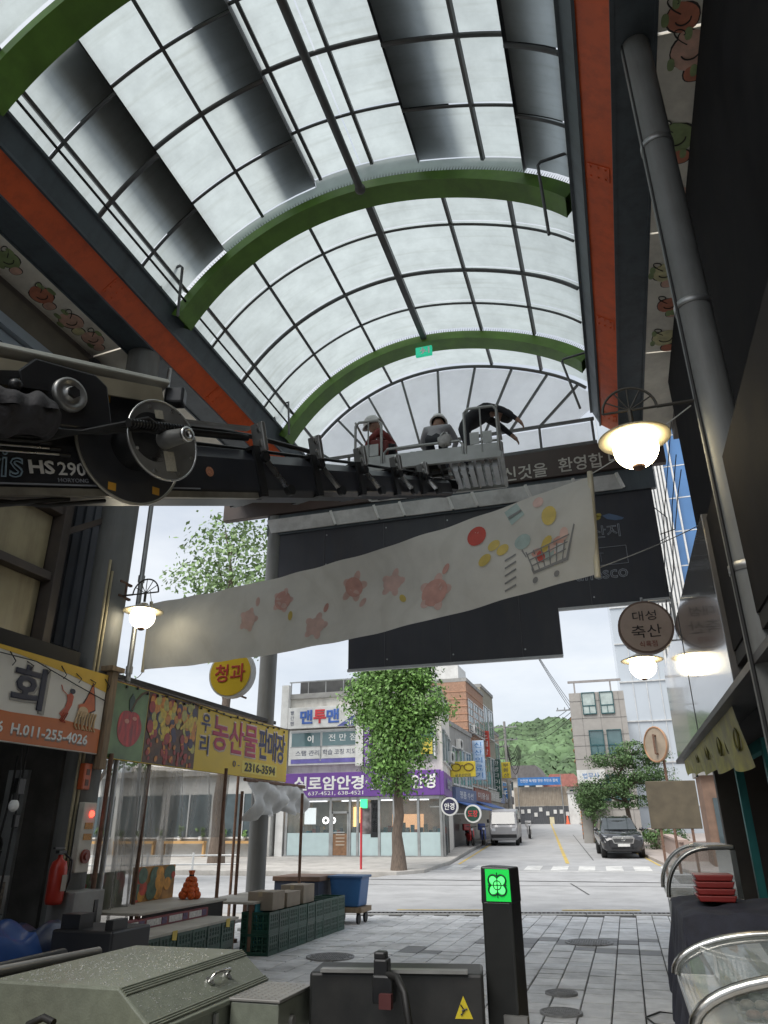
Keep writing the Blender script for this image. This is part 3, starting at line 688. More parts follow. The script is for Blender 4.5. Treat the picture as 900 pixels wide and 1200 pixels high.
for y in (7.66, 7.95, 8.46): 
    b = MB(); b.bar((-7.14, y, 3.2), (-7.14, y, 4.05), .035, .04, up=(1, 0, 0)); b.build('window_frame', GALV, lb)
# conduits clipped to the column
t = thing('drain_pipe', 'thin grey drain pipe with joints running down beside the lamp column', 'pipe', (-6.2, 8.38, 0))
b = MB(); b.cyl((-6.2, 8.38, 0), (-6.2, 8.38, 8.5), .035, n=10); b.build('pipe', GALV, t)
b = MB(); 
for z in (3.6, 4.9, 6.2, 7.4): b.cyl((-6.2, 8.38, z-.05), (-6.2, 8.38, z+.05), .048, n=10)
b.split('pipe_joint', GALV, t)
t = thing('cable_conduit', 'pair of yellowed cable conduits fixed to the front of the lamp column', 'conduit', (-6.3, 7.8, 0))
for dy in (0, .07):
    b = MB(); b.cyl((-6.3, 7.79+dy, 1.2), (-6.3, 7.79+dy, 5.0-dy*2), .018, n=8); b.build('pipe', mat('yellowed_conduit', (.48, .42, .27), rough=.5), t)
b = MB(); b.box((-6.24, 8.1, 4.75), (.04, .26, .03)); b.box((-6.24, 8.1, 4.55), (.04, .26, .03)); b.tube([(-6.22, 8.1, 4.55), (-6.22, 8.1, 4.75)], .012, 6); b.build('bracket', RUST, t)

# ---- fish banner
BX = -6.15; U, V = EY, EZ
CREAM = mat('cream_banner_print', (.74, .71, .64), rough=.5, var=.05)
t = thing('fish_shop_banner', 'cream and orange shop banner with a squid, a shrimp and large dark letters', 'banner', (BX, 6.2, 2.45))
b = MB(); b.span((BX-.05, 4.4, 2.47), (BX, 7.9, 3.44)); b.build('face', CREAM, t, bevel=.004)
b = MB(); decal(b, [(4.4, 2.48), (7.895, 2.48), (7.895, 2.76), (7.2, 2.80), (6.4, 2.775), (5.5, 2.80), (4.4, 2.77)], (BX, 0, 0), U, V, .002); b.build('orange_band', mat('orange_banner_print', (.58, .17, .05), rough=.5, var=.06), t)
b = MB(); decal(b, [(4.4, 3.44), (7.9, 3.44), (7.9, 3.22), (7.2, 3.32), (6.4, 3.385), (5.6, 3.41), (4.4, 3.42)], (BX, 0, 0), U, V, .002); b.build('yellow_band', mat('yellow_banner_print', (.70, .44, .04), rough=.5, var=.06), t)
NAVY = mat('navy_letter_print', (.030, .032, .055), rough=.5); GLOW = mat('grey_letter_shadow', (.36, .34, .31), rough=.5)
for s_, y_ in (('회', 6.58), ('사', 5.85)):
    text(s_, GLOW, t, (BX, y_+.02, 3.055), U, V, w=.56, h=.50, bold=.035, lift=.005, depth=.002)
    text(s_, NAVY, t, (BX, y_, 3.07), U, V, w=.50, h=.46, bold=.03, lift=.010, depth=.003)
text('H.011-255-4026', LETW, t, (BX, 7.06, 2.615), U, V, w=1.24, h=.115, bold=.02, lift=.005)
text('H.011-255-4026', MATS['grey_letter_shadow'], t, (BX, 7.065, 2.60), U, V, w=1.24, h=.125, bold=.035, lift=.003, depth=.001)
text('26', LETW, t, (BX, 6.24, 2.615), U, V, w=.17, h=.115, bold=.02, lift=.005)
OR = mat('squid_orange', (.62, .16, .06), rough=.5, var=.15, scale=12); ORL = mat('squid_cream', (.66, .47, .27), rough=.5, var=.1); LN = mat('print_line', (.06, .03, .02), rough=.5)
b = MB(); decal(b, [(7.50, 2.98), (7.56, 3.10), (7.64, 3.28), (7.70, 3.10), (7.73, 2.98), (7.62, 2.93)], (BX, 0, 0), U, V, .006); decal(b, [(7.42, 3.0), (7.52, 3.03), (7.50, 2.95), (7.44, 2.93)], (BX, 0, 0), U, V, .0085); b.build('squid_print', OR, t)
b = MB(); decal(b, [(x_*1.0, z_) for x_, z_ in ((7.48, 3.0), (7.555, 3.115), (7.64, 3.31), (7.715, 3.115), (7.75, 2.97), (7.62, 2.91))], (BX, 0, 0), U, V, .0035); b.build('squid_outline', LN, t)
b = MB(); decal(b, ell(7.52, 2.93, .09, .06), (BX, 0, 0), U, V, .011)
for i in range(8):
    y_ = 7.42+i*.046; b.tube([(BX+.013, y_+.02, 2.93), (BX+.013, y_, 2.84), (BX+.013, y_-.02+(i % 3)*.02, 2.76), (BX+.013, y_+.03, 2.72)], .012, 5)
b.build('squid_tentacles', ORL, t)
b = MB(); decal(b, [(7.12, 2.86), (7.17, 2.82), (7.26, 2.88), (7.31, 2.98), (7.32, 3.08), (7.27, 3.12), (7.20, 3.08), (7.22, 3.02), (7.20, 2.94)], (BX, 0, 0), U, V, .006)
for q in range(3): b.tube([(BX+.01, 7.2+q*.03, 2.88), (BX+.01, 7.15+q*.03, 2.79), (BX+.01, 7.18+q*.03, 2.77)], .008, 4)
b.tube([(BX+.01, 7.21, 3.08), (BX+.01, 7.12, 3.12), (BX+.01, 7.08, 3.18)], .005, 4)
b.build('shrimp_print', mat('shrimp_red', (.50, .10, .05), rough=.5, var=.2, scale=15), t)
b = MB(); decal(b, ell(7.285, 3.135, .045, .03), (BX, 0, 0), U, V, .011); b.build('cap_print', NAVY, t)
b = MB()
for i in range(13): b.tube([(BX+.004, 4.6+i*.27, 3.36-.035*math.sin(i*1.9)), (BX+.03, 4.68+i*.27, 3.30), (BX+.012, 4.66+i*.27, 3.25)], .006, 4)
b.tube([(BX+.012, 4.5, 3.42), (BX+.02, 5.6, 3.34), (BX+.02, 6.6, 3.36), (BX+.02, 7.3, 3.22), (BX+.012, 7.88, 3.12)], .006, 5)
b.build('string_lights', WIRE, t)
t = thing('wooden_sign_post', 'weathered wooden post between the fish banner and the fruit banner', 'post', (BX+.02, 8.0, 2.3))
b = MB(); b.span((BX-.05, 7.925, 2.3), (BX+.05, 8.045, 3.5)); b.build('post', WOOD, t, bevel=.01)
b = MB(); b.span((BX-.1, 7.86, 3.50), (BX+.08, 8.12, 3.56)); b.build('post_cap', WOOD, t)

# ---- fruit banner
t = thing('fruit_shop_banner', 'long yellow banner with an apple and heaped fruit, selling farm produce', 'banner', (BX, 10.8, 2.44))
b = MB(); b.span((BX-.04, 8.07, 2.44), (BX, 13.55, 3.40)); b.build('face', mat('yellow_banner_vinyl', (.70, .49, .025), rough=.45, var=.06, scale=2), t, bevel=.004)
b = MB(); decal(b, [(8.08, 2.45), (8.83, 2.45), (8.83, 3.39), (8.08, 3.39)], (BX, 0, 0), U, V, .001, .001); b.build('apple_panel', mat('blurred_green_print', (.16, .25, .12), rough=.45, var=.45, scale=2.5), t)
b = MB()
def apple_pts(cx_, cz_, r_): return [(cx_+r_*math.cos(a)*(1+.03*math.cos(3*a)), cz_+r_*.95*math.sin(a)*(1-.18*max(0, math.sin(a))**6)) for a in [2*math.pi*i/36 for i in range(36)]]
decal(b, apple_pts(8.47, 2.86, .26), (BX, 0, 0), U, V, .004); b.build('apple_print', mat('apple_red', (.42, .035, .03), rough=.4, var=.5, scale=6, stretch=(1, 3, .8)), t)
b = MB(); decal(b, [(8.42, 3.08), (8.40, 3.2), (8.46, 3.30), (8.53, 3.22), (8.52, 3.09), (8.47, 3.05)], (BX, 0, 0), U, V, .008); b.build('leaf_print', mat('dark_leaf_print', (.03, .06, .04), rough=.4), t)
b = MB(); b.tube([(BX+.008, 8.47, 3.08), (BX+.008, 8.55, 3.22), (BX+.008, 8.66, 3.32), (BX+.008, 8.80, 3.38)], .014, 5); b.build('stem_print', mat('stem_print', (.10, .07, .05), rough=.5), t)
b = MB(); decal(b, ell(8.40, 2.93, .05, .03), (BX, 0, 0), U, V, .0075, .001); decal(b, ell(8.56, 2.98, .05, .025), (BX, 0, 0), U, V, .0075, .001); b.build('apple_shine', mat('apple_shine', (.60, .25, .18), rough=.4), t)
b = MB(); decal(b, [(8.84, 2.45), (10.16, 2.45), (10.16, 3.39), (8.84, 3.39)], (BX, 0, 0), U, V, .001, .001); b.build('fruit_panel', mat('dark_fruit_print', (.10, .045, .02), rough=.45, var=.5, scale=8), t)
fr = random.Random(5); FP = {'orange_fruit_print': (.62, .24, .04), 'lemon_print': (.66, .48, .06), 'red_fruit_print': (.36, .05, .04), 'plum_print': (.06, .05, .09), 'pear_print': (.45, .42, .12)}
fbs = {k: MB() for k in FP}; lay = .003; placed = []
def frt(kd, y_, z_, ry, rz_, a=0.):
    global lay
    lay = lay+.00004
    decal(fbs[kd], ell(y_, z_, ry, rz_, 12, a), (BX, 0, 0), U, V, lay, .0006)
for i in range(170):
    y_ = fr.uniform(8.90, 10.10); z_ = fr.uniform(2.48, 3.34)
    low = z_ < 2.86-.12*(y_-8.9)
    r_ = fr.uniform(.025, .04) if low else fr.uniform(.05, .075)
    kd = fr.choice(['red_fruit_print', 'red_fruit_print', 'orange_fruit_print']) if low else fr.choice(['orange_fruit_print', 'lemon_print', 'orange_fruit_print', 'pear_print', 'red_fruit_print', 'plum_print'])
    frt(kd, min(max(y_, 8.93), 10.08), z_, r_, r_*fr.uniform(.95, 1.25), fr.uniform(-.5, .5))
for i in range(7): frt('lemon_print', 9.82+.03*i, 3.05+.035*i-.006*i*i, .16-.01*i, .032, .5+i*.12)
for k in fbs: fbs[k].build('fruit_print', mat(k, FP[k], rough=.45, var=.3, scale=16), t, stuff=True)
MAG = mat('magenta_letter_print', (.45, .04, .10), rough=.5); NV2 = mat('blue_letter_print', (.04, .045, .12), rough=.5); PALE = mat('pale_letter_rim', (.72, .60, .52), rough=.5); PALY = mat('pale_yellow_print', (.75, .62, .12), rough=.5)
for s_, y_, z_, w_, h_, m_ in (('우', 10.42, 3.16, .26, .26, NV2), ('리', 10.42, 2.83, .26, .28, NV2), ('농', 10.90, 3.04, .52, .52, MAG), ('산', 11.45, 3.04, .50, .52, MAG), ('물', 11.98, 3.03, .50, .52, MAG), ('판', 12.48, 3.04, .36, .52, NV2), ('매', 12.86, 3.03, .36, .52, NV2), ('장', 13.24, 3.02, .36, .52, NV2)):
    text(s_, PALE, t, (BX, y_, z_), U, V, w=w_+.05, h=h_+.05, bold=.055, lift=.002, depth=.001); text(s_, m_, t, (BX, y_, z_), U, V, w=w_, h=h_, bold=.02, lift=.006, depth=.002)
b = MB(); decal(b, [(11.72, 2.50), (13.1, 2.50), (13.1, 2.70), (11.72, 2.70)], (BX, 0, 0), U, V, .001, .001); b.build('number_panel', PALY, t)
text('2316-3594', mat('ink_print', (.02, .02, .02), rough=.5), t, (BX, 12.42, 2.60), U, V, w=1.22, h=.15, bold=.02, lift=.005)
text('0 -', NV2, t, (BX, 11.5, 2.62), U, V, w=.24, h=.10, bold=.0, lift=.005)
b = MB(); b.tube([(BX+.01, 8.1, 3.44), (BX+.02, 9.4, 3.41), (BX+.02, 11, 3.35), (BX+.02, 12.5, 3.36), (BX+.01, 13.6, 3.42)], .007, 5)
for i in range(22): b.box((BX+.015, 8.3+i*.24, 3.36+.02*math.sin(i*2.)), (.02, .03, .03))
b.build('string_lights', WIRE, t)
b = MB(); b.tube([(BX-.03, 8.1, 3.4), (BX-.03, 13.55, 3.4)], .025, 6); b.tube([(BX-.03, 8.1, 2.46), (BX-.03, 13.55, 2.46)], .025, 6); b.build('banner_rail', RUST, t)
# round produce sign above it
t = thing('round_produce_sign', 'round yellow projecting sign with red letters above the fruit banner', 'sign', (-6.0, 10.9, 3.97))
b = MB(); b.cyl((-6.0, 10.95, 4.0), (-6.0, 10.80, 4.0), .40, n=32); b.build('case', WHITEP, t)
b = MB(); b.cyl((-6.0, 10.80, 4.0), (-6.0, 10.79, 4.0), .37, n=32); b.build('face', mat('yellow_sign_face', (.72, .50, .03), rough=.4, var=.05), t)
text('청과', mat('red_letter_print', (.45, .05, .03), rough=.5), t, (-6.0, 10.79, 4.0), EX, EZ, w=.56, h=.30, bold=.02)
b = MB(); b.tube([(-6.4, 10.9, 4.15), (-6.47, 12.3, 4.15)], .02, 6); b.tube([(-6.4, 10.9, 3.85), (-6.47, 12.3, 3.85)], .02, 6); b.build('bracket', RUST, t)

# ---- fruit stall: frame posts, tarpaulin, tables, crates
t = thing('market_stall', 'rusty steel market stall with a dark roof behind the fruit banner', 'stall', (-6.8, 11, 0))
for x_, y_, h_ in ((-6.12, 8.15, 2.5), (-6.3, 9.25, 2.5), (-5.95, 10.82, 2.5), (-5.5, 12.85, 2.2), (-6.1, 11.7, 2.2), (-7.2, 13.6, 2.6), (-7.2, 9.2, 2.6)):
    b = MB(); b.cyl((x_, y_, 0), (x_, y_, h_), .028, n=8); b.cyl((x_, y_, 0), (x_, y_, .05), .08, n=10); b.build('post', RUST, t)
b = MB(); b.span((-7.4, 8.2, 3.50), (-6.35, 13.4, 3.56)); b.build('roof_sheet', mat('dark_roof_sheet', (.05, .05, .05), rough=.7), t)
t = thing('stall_tarpaulin', 'gathered grey tarpaulin hung over a rail below the yellow banner', 'tarpaulin', (-6.0, 12.9, 2.3))
tr_ = random.Random(2)
ph = [tr_.uniform(0, 6) for _ in range(6)]
def tarp(u_, v_):
    y_ = 11.75+2.35*u_; sag = .03*math.sin(9*u_+ph[0])+.02*math.sin(23*u_+ph[1])
    z_ = 2.36-.52*v_-(.05*math.sin(6*u_+1)+.03*math.sin(19*u_+ph[2]))*v_*1.4
    x_ = -6.02+.06*math.sin(31*u_+4*v_+ph[3])*(.3+v_)+.05*math.sin(13*u_-7*v_+ph[4])+.05*math.sin(math.pi*v_)
    return (x_+.02, y_, z_+sag*.4)
b = MB(); b.grid(tarp, 64, 16); b.build('sheet', mat('grey_tarpaulin', (.68, .68, .67), rough=.55, var=.12, scale=5, dirt=(.25, .24, .22), dirt_amt=.4), t)
b = MB(); b.tube([(-6.02, 11.6, 2.38), (-6.02, 14.15, 2.38)], .03, 8); b.tube([(-6.02, 14.1, 2.38), (-7.2, 14.1, 2.5)], .02, 6); b.build('rail', RUST, t)
# clear vinyl curtains
VIN = clearsheet('clear_vinyl', (.30, .29, .27), clear=.42, rough=.18, bump=.6, bscale=5, stretch=(1, 3, .6))
def curtain(y0, y1, x_, z0, z1, label, k):
    rr_ = random.Random(k); p_ = [rr_.uniform(0, 6) for _ in range(3)]
    b = MB(); b.grid(lambda u_, v_: (x_+.05*math.sin(17*u_+p_[0]+2*v_)+.03*math.sin(37*u_+p_[1]), y0+(y1-y0)*u_, z0+(z1-z0)*v_), 36, 6)
    return tag(b.build('vinyl_curtain', VIN, None), label, 'curtain', 'clear vinyl curtains along the stalls')
curtain(8.2, 9.2, -6.25, .55, 2.45, 'creased clear vinyl curtain beside the fire alarm panel', 1)
curtain(5.6, 7.2, -7.3, .4, 2.5, 'murky vinyl curtain hanging at the back of the fish stall', 2)
curtain(9.35, 11.6, -6.35, 1.5, 2.45, 'rolled down milky vinyl blind under the fruit banner', 4)
curtain(9.35, 10.75, -6.75, 1.05, 2.45, 'creased clear vinyl curtain behind the watermelon picture boards', 3)
# picture boards with melons under the curtain
def pboard(y0, y1, z0, z1, cols, label, k):
    t = thing('picture_board', label, 'picture board', (-6.4, (y0+y1)/2, z0), 'fruit picture boards on the stall')
    rr_ = random.Random(k); b = MB(); b.span((-6.43, y0, z0), (-6.40, y1, z1)); b.build('board', mat('board_print_'+str(k), cols[0], rough=.5, var=.4, scale=6), t)
    bs = [MB() for _ in cols[1:]]; lf = .002
    for q in range(26):
        i_ = q % len(bs); lf += .0003; r_ = rr_.uniform(.05, .13); decal(bs[i_], ell(min(max(rr_.uniform(y0, y1), y0+r_), y1-r_), min(max(rr_.uniform(z0, z1), z0+r_), z1-r_), r_, r_*.95, 14), (-6.40, 0, 0), U, V, lf, .0005)
    for i_, bb in enumerate(bs): bb.split('fruit_print', mat('board_fruit_%d_%d' % (k, i_), cols[1+i_], rough=.5, var=.35, scale=14), t)
pboard(8.3, 9.15, .72, 1.12, [(.06, .09, .04), (.10, .16, .05), (.16, .22, .08), (.40, .05, .05)], 'picture board of green vegetables and melons under the creased curtain', 31)
pboard(9.35, 10.35, .72, 1.15, [(.40, .20, .05), (.10, .17, .12), (.62, .30, .05), (.50, .08, .05)], 'picture board of a watermelon and oranges beside an orange net bag', 32)
t = thing('orange_net_bag', 'bright orange net bag of onions tied at the top', 'bag', (-6.0, 10.15, .72))
b = MB(); ob2 = random.Random(14)
for q in range(22):
    zq = .05+.06*(q//6); rq = .11-.025*(q//6); aq = q*1.05+ob2.uniform(0, .4); b.ball((-6.0+rq*math.cos(aq), 10.15+rq*math.sin(aq), .722+zq), ob2.uniform(.045, .06), 9, 6)
b.lathe([(.06, .24), (.03, .30), (.05, .36), (0, .35)], (-6.0, 10.15, .722), n=10); b.build('net', mat('orange_net', (.60, .11, .02), rough=.6, var=.4, scale=40, bump=.5), t)
b = MB(); b.cyl((-6.0, 10.15, 1.0), (-6.0, 10.15, 1.03), .036, n=10); b.build('tie', WIRE, t)
# stall tables
PLY = mat('worn_white_tabletop', (.50, .47, .41), rough=.6, var=.12, dirt=(.25, .21, .16), dirt_amt=.5)
def table(x0, x1, y0, y1, z, label, m_=PLY, skirt=None):
    t = thing('stall_table', label, 'table', ((x0+x1)/2, (y0+y1)/2, 0), 'stall tables')
    b = MB(); b.span((x0, y0, z-.03), (x1, y1, z)); b.build('tabletop', m_, t, bevel=.005)
    for x_ in (x0+.06, x1-.06):
        for y_ in (y0+.06, y1-.06): b = MB(); b.span((x_-.025, y_-.025, 0), (x_+.025, y_+.025, z-.03)); b.build('leg', RUST, t)
    if skirt: b = MB(); b.span((x1-.03, y0+.1, .1), (x1-.012, y1-.1, z-.032)); b.build('front_board', skirt, t)
    return t
table(-6.45, -5.55, 8.3, 10.4, .72, 'dark fronted stall table carrying the fruit picture boards', skirt=DARKIN)
table(-6.2, -5.2, 10.55, 12.2, .66, 'stall table with a turquoise cloth front', skirt=mat('turquoise_cloth', (.05, .26, .32), rough=.6, var=.2))
table(-5.95, -5.06, 7.0, 9.85, .555, 'long low stall table resting on green crates with a printed carton edge')
# strip of printed cartons along the low table
t = thing('carton_strip', 'row of red and white printed cartons standing along the low table', 'cartons', (-5.55, 8.4, .56))
b = MB(); b.span((-5.62, 7.3, .557), (-5.5, 9.8, .66)); b.build('tray', mat('carton_red', (.22, .05, .06), rough=.5, var=.2, scale=8), t)
for i in range(5):
    y_ = 7.45+i*.47; b = MB(); b.span((-5.499, y_, .575), (-5.495, y_+.30, .645)); b.build('printed_panel', mat('carton_white', (.62, .60, .58), rough=.5, var=.25, scale=30), t)
    b = MB(); b.span((-5.498, y_+.32, .575), (-5.494, y_+.42, .645)); b.build('printed_panel', mat('carton_violet', (.12, .08, .16), rough=.5, var=.5, scale=30), t)
# green plastic crates, stacked
CRATE = mat('dark_green_plastic', (.012, .060, .040), rough=.4, var=.2, dirt=(.04, .05, .04), dirt_amt=.3)
def crate():
    r_ = thing('plastic_crate', '', 'crate'); w, d, h = .44, .33, .265
    b = MB(); b.span((-w/2, -d/2, 0), (w/2, d/2, .015)); b.build('bottom', CRATE, r_)
    for ax in (0, 1):
        for sg in (-1, 1):
            b = MB(); L_ = w if ax == 0 else d; P_ = (d if ax == 0 else w)/2*sg
            def sp(a0, a1, z0, z1, t0=.0, t1=.018):
                if ax == 0: b.span((a0, P_-sg*t0, z0), (a1, P_-sg*t1, z1))
                else: b.span((P_-sg*t0, a0, z0), (P_-sg*t1, a1, z1))
            e = L_/2-(.0 if ax == 0 else .019)
            sp(-e, e, .232, h); sp(-e, e, .0155, .05); sp(-e, e, .125, .15, .003, .016)
            n_ = 6 if ax == 0 else 5
            for i in range(n_):
                a0 = -e+i*(2*e-.03)/(n_-1); sp(a0, a0+.03, .05, .232, .002, .015)
            for i in range(n_-1):
                a0 = -e+(i+.5)*(2*e-.03)/(n_-1)+.01; sp(a0, a0+.012, .05, .232, .004, .013)
            for zz in (.08, .18): sp(-e, e, zz, zz+.012, .005, .012)
            b.build('side_lattice', CRATE, r_)
    return r_
c0 = crate(); first = True
def put_crate(x_, y_, z_, rz, label, group):
    global first
    c = c0 if first else copy_tree(c0); first = False
    c.location = (x_, y_, z_); c.rotation_euler = (0, 0, rz); c['label'] = label; c['group'] = group
for i in range(9):
    for z_ in (0, .268):
        put_crate(-5.18, 10.75+i*.345, z_, R(90)*0+tr_.uniform(-.02, .02), 'dark green lattice crate %s of the long stack beside the manhole cover' % ('in the bottom row' if z_ == 0 else 'in the top row'), 'bottom crates of the long stack' if z_ == 0 else 'top crates of the long stack')
for i in range(8):
    for z_ in (0, .262):
        put_crate(-5.28, 7.15+i*.345, z_, tr_.uniform(-.015, .015), 'dark green lattice crate %s under the low stall table' % ('in the bottom row' if z_ == 0 else 'in the top row'), 'bottom crates under the low table' if z_ == 0 else 'top crates under the low table')
# cardboard boxes under a cover on the crates
CARD = mat('dull_cardboard', (.30, .255, .20), rough=.8, var=.15, scale=5)
for i, (y_, w_, h_, z_) in enumerate(((11.0, .42, .24, .535), (11.55, .5, .2, .535), (12.15, .45, .26, .535))):
    t = thing('cardboard_box', ('taped cardboard box on the crates, the one closest to the low table', 'wide cardboard box on the crates between two taller ones', 'tall cardboard box on the crates beside the stall pole')[i], 'box', (-5.2, y_, z_), 'cardboard boxes on the crates')
    b = MB(); b.span((-5.42, y_-w_/2, z_), (-5.02, y_+w_/2, z_+h_)); b.build('carton', CARD, t, bevel=.006)
    b = MB(); b.span((-5.25, y_-w_/2-.002, z_+h_-.06), (-5.19, y_+w_/2+.002, z_+h_+.003)); b.build('tape', mat('packing_tape', (.42, .34, .22), rough=.3), t)
# price tags
for i, (x_, y_, z_) in enumerate(((-5.055, 8.25, .56), (-5.055, 9.5, .56))):
    b = MB(); b.prism([(0, 0), (.10, 0), (.09, -.10), (.0, -.09)], (x_, y_, z_), U, V, .004); tag(b.build('price_card', mat('yellow_card', (.66, .50, .10), rough=.6)), 'small blank yellow card hanging from the low table edge', 'card', 'yellow cards on the table edge')
# blue bin on a trolley
t = thing('blue_bin', 'blue plastic bin with flared rim on a wooden trolley', 'bin', (-5.25, 14.6, 0))
b = MB(); b.prism([(-.26, .28), (.26, .28), (.32, .78), (-.32, .78)], (-5.2, 14.85, 0), EX, EZ, .5); b.build('tub', mat('blue_bin_plastic', (.035, .13, .32), rough=.4, var=.12), t, bevel=.02)
b = MB(); b.span((-5.55, 14.32, .76), (-4.85, 14.88, .80)); b.build('rim', mat('rim_blue', (.05, .12, .25), rough=.4), t, bevel=.01)
b = MB(); b.span((-5.5, 14.3, .19), (-4.86, 14.9, .275)); b.build('trolley_deck', WOOD, t)
for y_ in (14.4, 14.8):
    for x_ in (-5.4, -4.95): b = MB(); b.cyl((x_-.02, y_, .09), (x_+.02, y_, .09), .09, n=14); b.span((x_-.03, y_-.03, .15), (x_+.03, y_+.03, .19)); b.build('wheel', RUBBER, t)
t = thing('dark_chest', 'dark chest with a brown lid beside the blue bin', 'chest', (-6.0, 14.4, 0))
b = MB(); b.span((-6.5, 14.0, .05), (-5.6, 14.9, .72)); b.build('body', mat('navy_chest', (.04, .05, .08), rough=.5), t, bevel=.01)
b = MB(); b.span((-6.53, 13.97, .72), (-5.57, 14.93, .80)); b.build('lid', mat('brown_lid', (.20, .12, .08), rough=.6), t, bevel=.01)

# ---- fish stall below the fish banner
t = thing('fire_alarm_panel', 'tall white fire alarm panel with a lit red lamp and round bell', 'alarm panel', (-6.12, 8.0, 1.32))
b = MB(); b.span((-6.22, 7.80, 1.16), (-6.14, 8.04, 1.92)); b.build('case', mat('ivory_panel', (.60, .57, .49), rough=.5, var=.1, dirt=(.3, .25, .2), dirt_amt=.4), t, bevel=.012)
b = MB(); b.ball((-6.135, 7.95, 1.79), (.03, .038, .038)); b.build('lamp', emis('red_lamp', (1., .05, .03), 2.2), t)
b = MB(); b.cyl((-6.14, 7.93, 1.33), (-6.11, 7.93, 1.33), .075, n=24); b.cyl((-6.11, 7.93, 1.33), (-6.09, 7.93, 1.33), .04, n=16); b.build('bell', mat('bell_red', (.25, .05, .035), rough=.4), t)
for z_ in (1.66, 1.54):
    b = MB(); b.span((-6.139, 7.86, z_-.035), (-6.132, 8.0, z_+.035)); b.build('notice', mat('orange_notice', (.50, .24, .05), rough=.5, var=.4, scale=60), t)
t = thing('call_box', 'small orange red call box mounted high on the lamp column', 'call box', (-6.2, 7.95, 2.18))
b = MB(); b.span((-6.26, 7.76, 2.06), (-6.18, 7.90, 2.36)); b.build('case', mat('call_box_red', (.50, .10, .03), rough=.4), t, bevel=.012)
for z_ in (2.14, 2.26): b = MB(); b.span((-6.179, 7.80, z_-.035), (-6.175, 7.86, z_+.035)); b.build('plate', mat('plate_dark', (.12, .05, .03), rough=.5), t)
t = thing('fire_extinguisher', 'red fire extinguisher hanging on the lamp column', 'extinguisher', (-6.12, 7.45, .9))
b = MB(); b.lathe([(0, 0), (.085, .01), (.095, .05), (.095, .36), (.075, .43), (.03, .46), (.025, .50), (0, .50)], (-6.12, 7.5, .86), n=20); b.build('cylinder', mat('extinguisher_red', (.45, .035, .02), rough=.3, var=.08), t)
b = MB(); b.box((-6.12, 7.5, 1.39), (.05, .12, .03)); b.box((-6.12, 7.46, 1.43), (.03, .16, .02)); b.tube([(-6.12, 7.55, 1.38), (-6.06, 7.63, 1.3), (-6.05, 7.62, 1.1), (-6.06, 7.58, .98)], .012, 6); b.build('valve', BLACK, t)
b = MB(); b.span((-6.025, 7.46, 1.0), (-6.02, 7.54, 1.16)); b.build('label_patch', mat('dull_label', (.35, .30, .25), rough=.5), t)
# dark interior of the fish stall
t = thing('fish_stall_wall', 'dim back wall of the fish stall hung with hooks and pipes', 'wall', (-8.6, 5.5, 0))
b = MB(); b.span((-8.7, -6, 0), (-8.6, 7.4, 3.4)); b.build('back_panel', mat('dim_wall', (.085, .08, .072), rough=.8, var=.35, dirt=(.03, .03, .03), dirt_amt=.6), t)
for i, y_ in enumerate((4.8, 5.6, 6.3, 6.9)):
    b = MB(); b.cyl((-8.5, y_, 0), (-8.5, y_, 3.4), .03+.01*(i % 2), n=8); b.build('pipe', (GALV, BLACK)[i % 2], t)
b = MB(); b.span((-11.5, 7.75, 0), (-6.52, 7.85, 3.44)); b.build('side_wall', MATS['dim_wall'], t)
b = MB(); b.span((-7.25, 7.70, .3), (-6.95, 7.748, 2.3)); b.build('side_door', mat('grey_glass_door', (.28, .29, .29), rough=.3, var=.3), t)
b = MB(); b.span((-7.5, 6.55, .9), (-7.42, 7.2, 2.45)); b.build('door_leaf', mat('grey_door', (.20, .21, .21), rough=.5, dirt=(.08, .08, .08), dirt_amt=.4), t, bevel=.01)
t = thing('bare_bulb', 'bare white light bulb hanging by a cord in the fish stall', 'bulb', (-6.3, 6.75, 1.9))
b = MB(); b.ball((-6.3, 6.85, 1.86), (.055, .055, .065), 16, 10); b.build('glass', mat('white_bulb_glass', (.80, .80, .78), rough=.2), t)
b = MB(); b.cyl((-6.3, 6.85, 1.91), (-6.3, 6.85, 1.99), .028, n=10); b.tube([(-6.3, 6.85, 1.98), (-6.3, 6.86, 2.2), (-6.32, 6.83, 2.5), (-6.32, 6.8, 3.45)], .006, 5); b.build('socket', WIRE, t)
t = thing('hose_coil', 'black hose looped on a hook in the fish stall', 'hose', (-6.6, 6.9, 1.2))
b = MB(); b.tube([(-6.6+.02*math.sin(i*.7), 6.98+(.12+.01*math.sin(i*.35))*math.cos(i*.4), 1.42+.15*math.sin(i*.4)) for i in range(48)], .014, 6); b.tube([(-6.6, 7.05, 1.5), (-6.6, 7.1, 1.9), (-6.58, 7.08, 2.4)], .012, 6); b.build('hose', RUBBER, t)
t = thing('wall_switch_box', 'black switch box with cables beside the bare bulb', 'switch box', (-6.5, 7.1, 2.0))
b = MB(); b.span((-6.55, 7.06, 1.98), (-6.48, 7.18, 2.16)); b.span((-6.5, 7.08, 1.64), (-6.46, 7.16, 1.78)); b.split('case', BLACK, t, .01)
b = MB(); b.tube([(-6.5, 7.12, 2.0), (-6.48, 7.1, 1.85), (-6.5, 7.12, 1.78), (-6.5, 7.1, 1.0)], .012, 6); b.tube([(-6.5, 7.12, 2.15), (-6.5, 7.12, 3.45)], .012, 6); b.build('cable', WIRE, t)
t = thing('grey_cabinet', 'pale grey cabinet with a dark handle slot beside the lamp column', 'cabinet', (-6.1, 7.95, 0))
b = MB(); b.span((-6.3, 7.62, .3), (-5.95, 8.15, .98)); b.build('body', mat('cabinet_grey', (.28, .28, .27), rough=.5, dirt=(.1, .1, .1), dirt_amt=.4), t, bevel=.012)
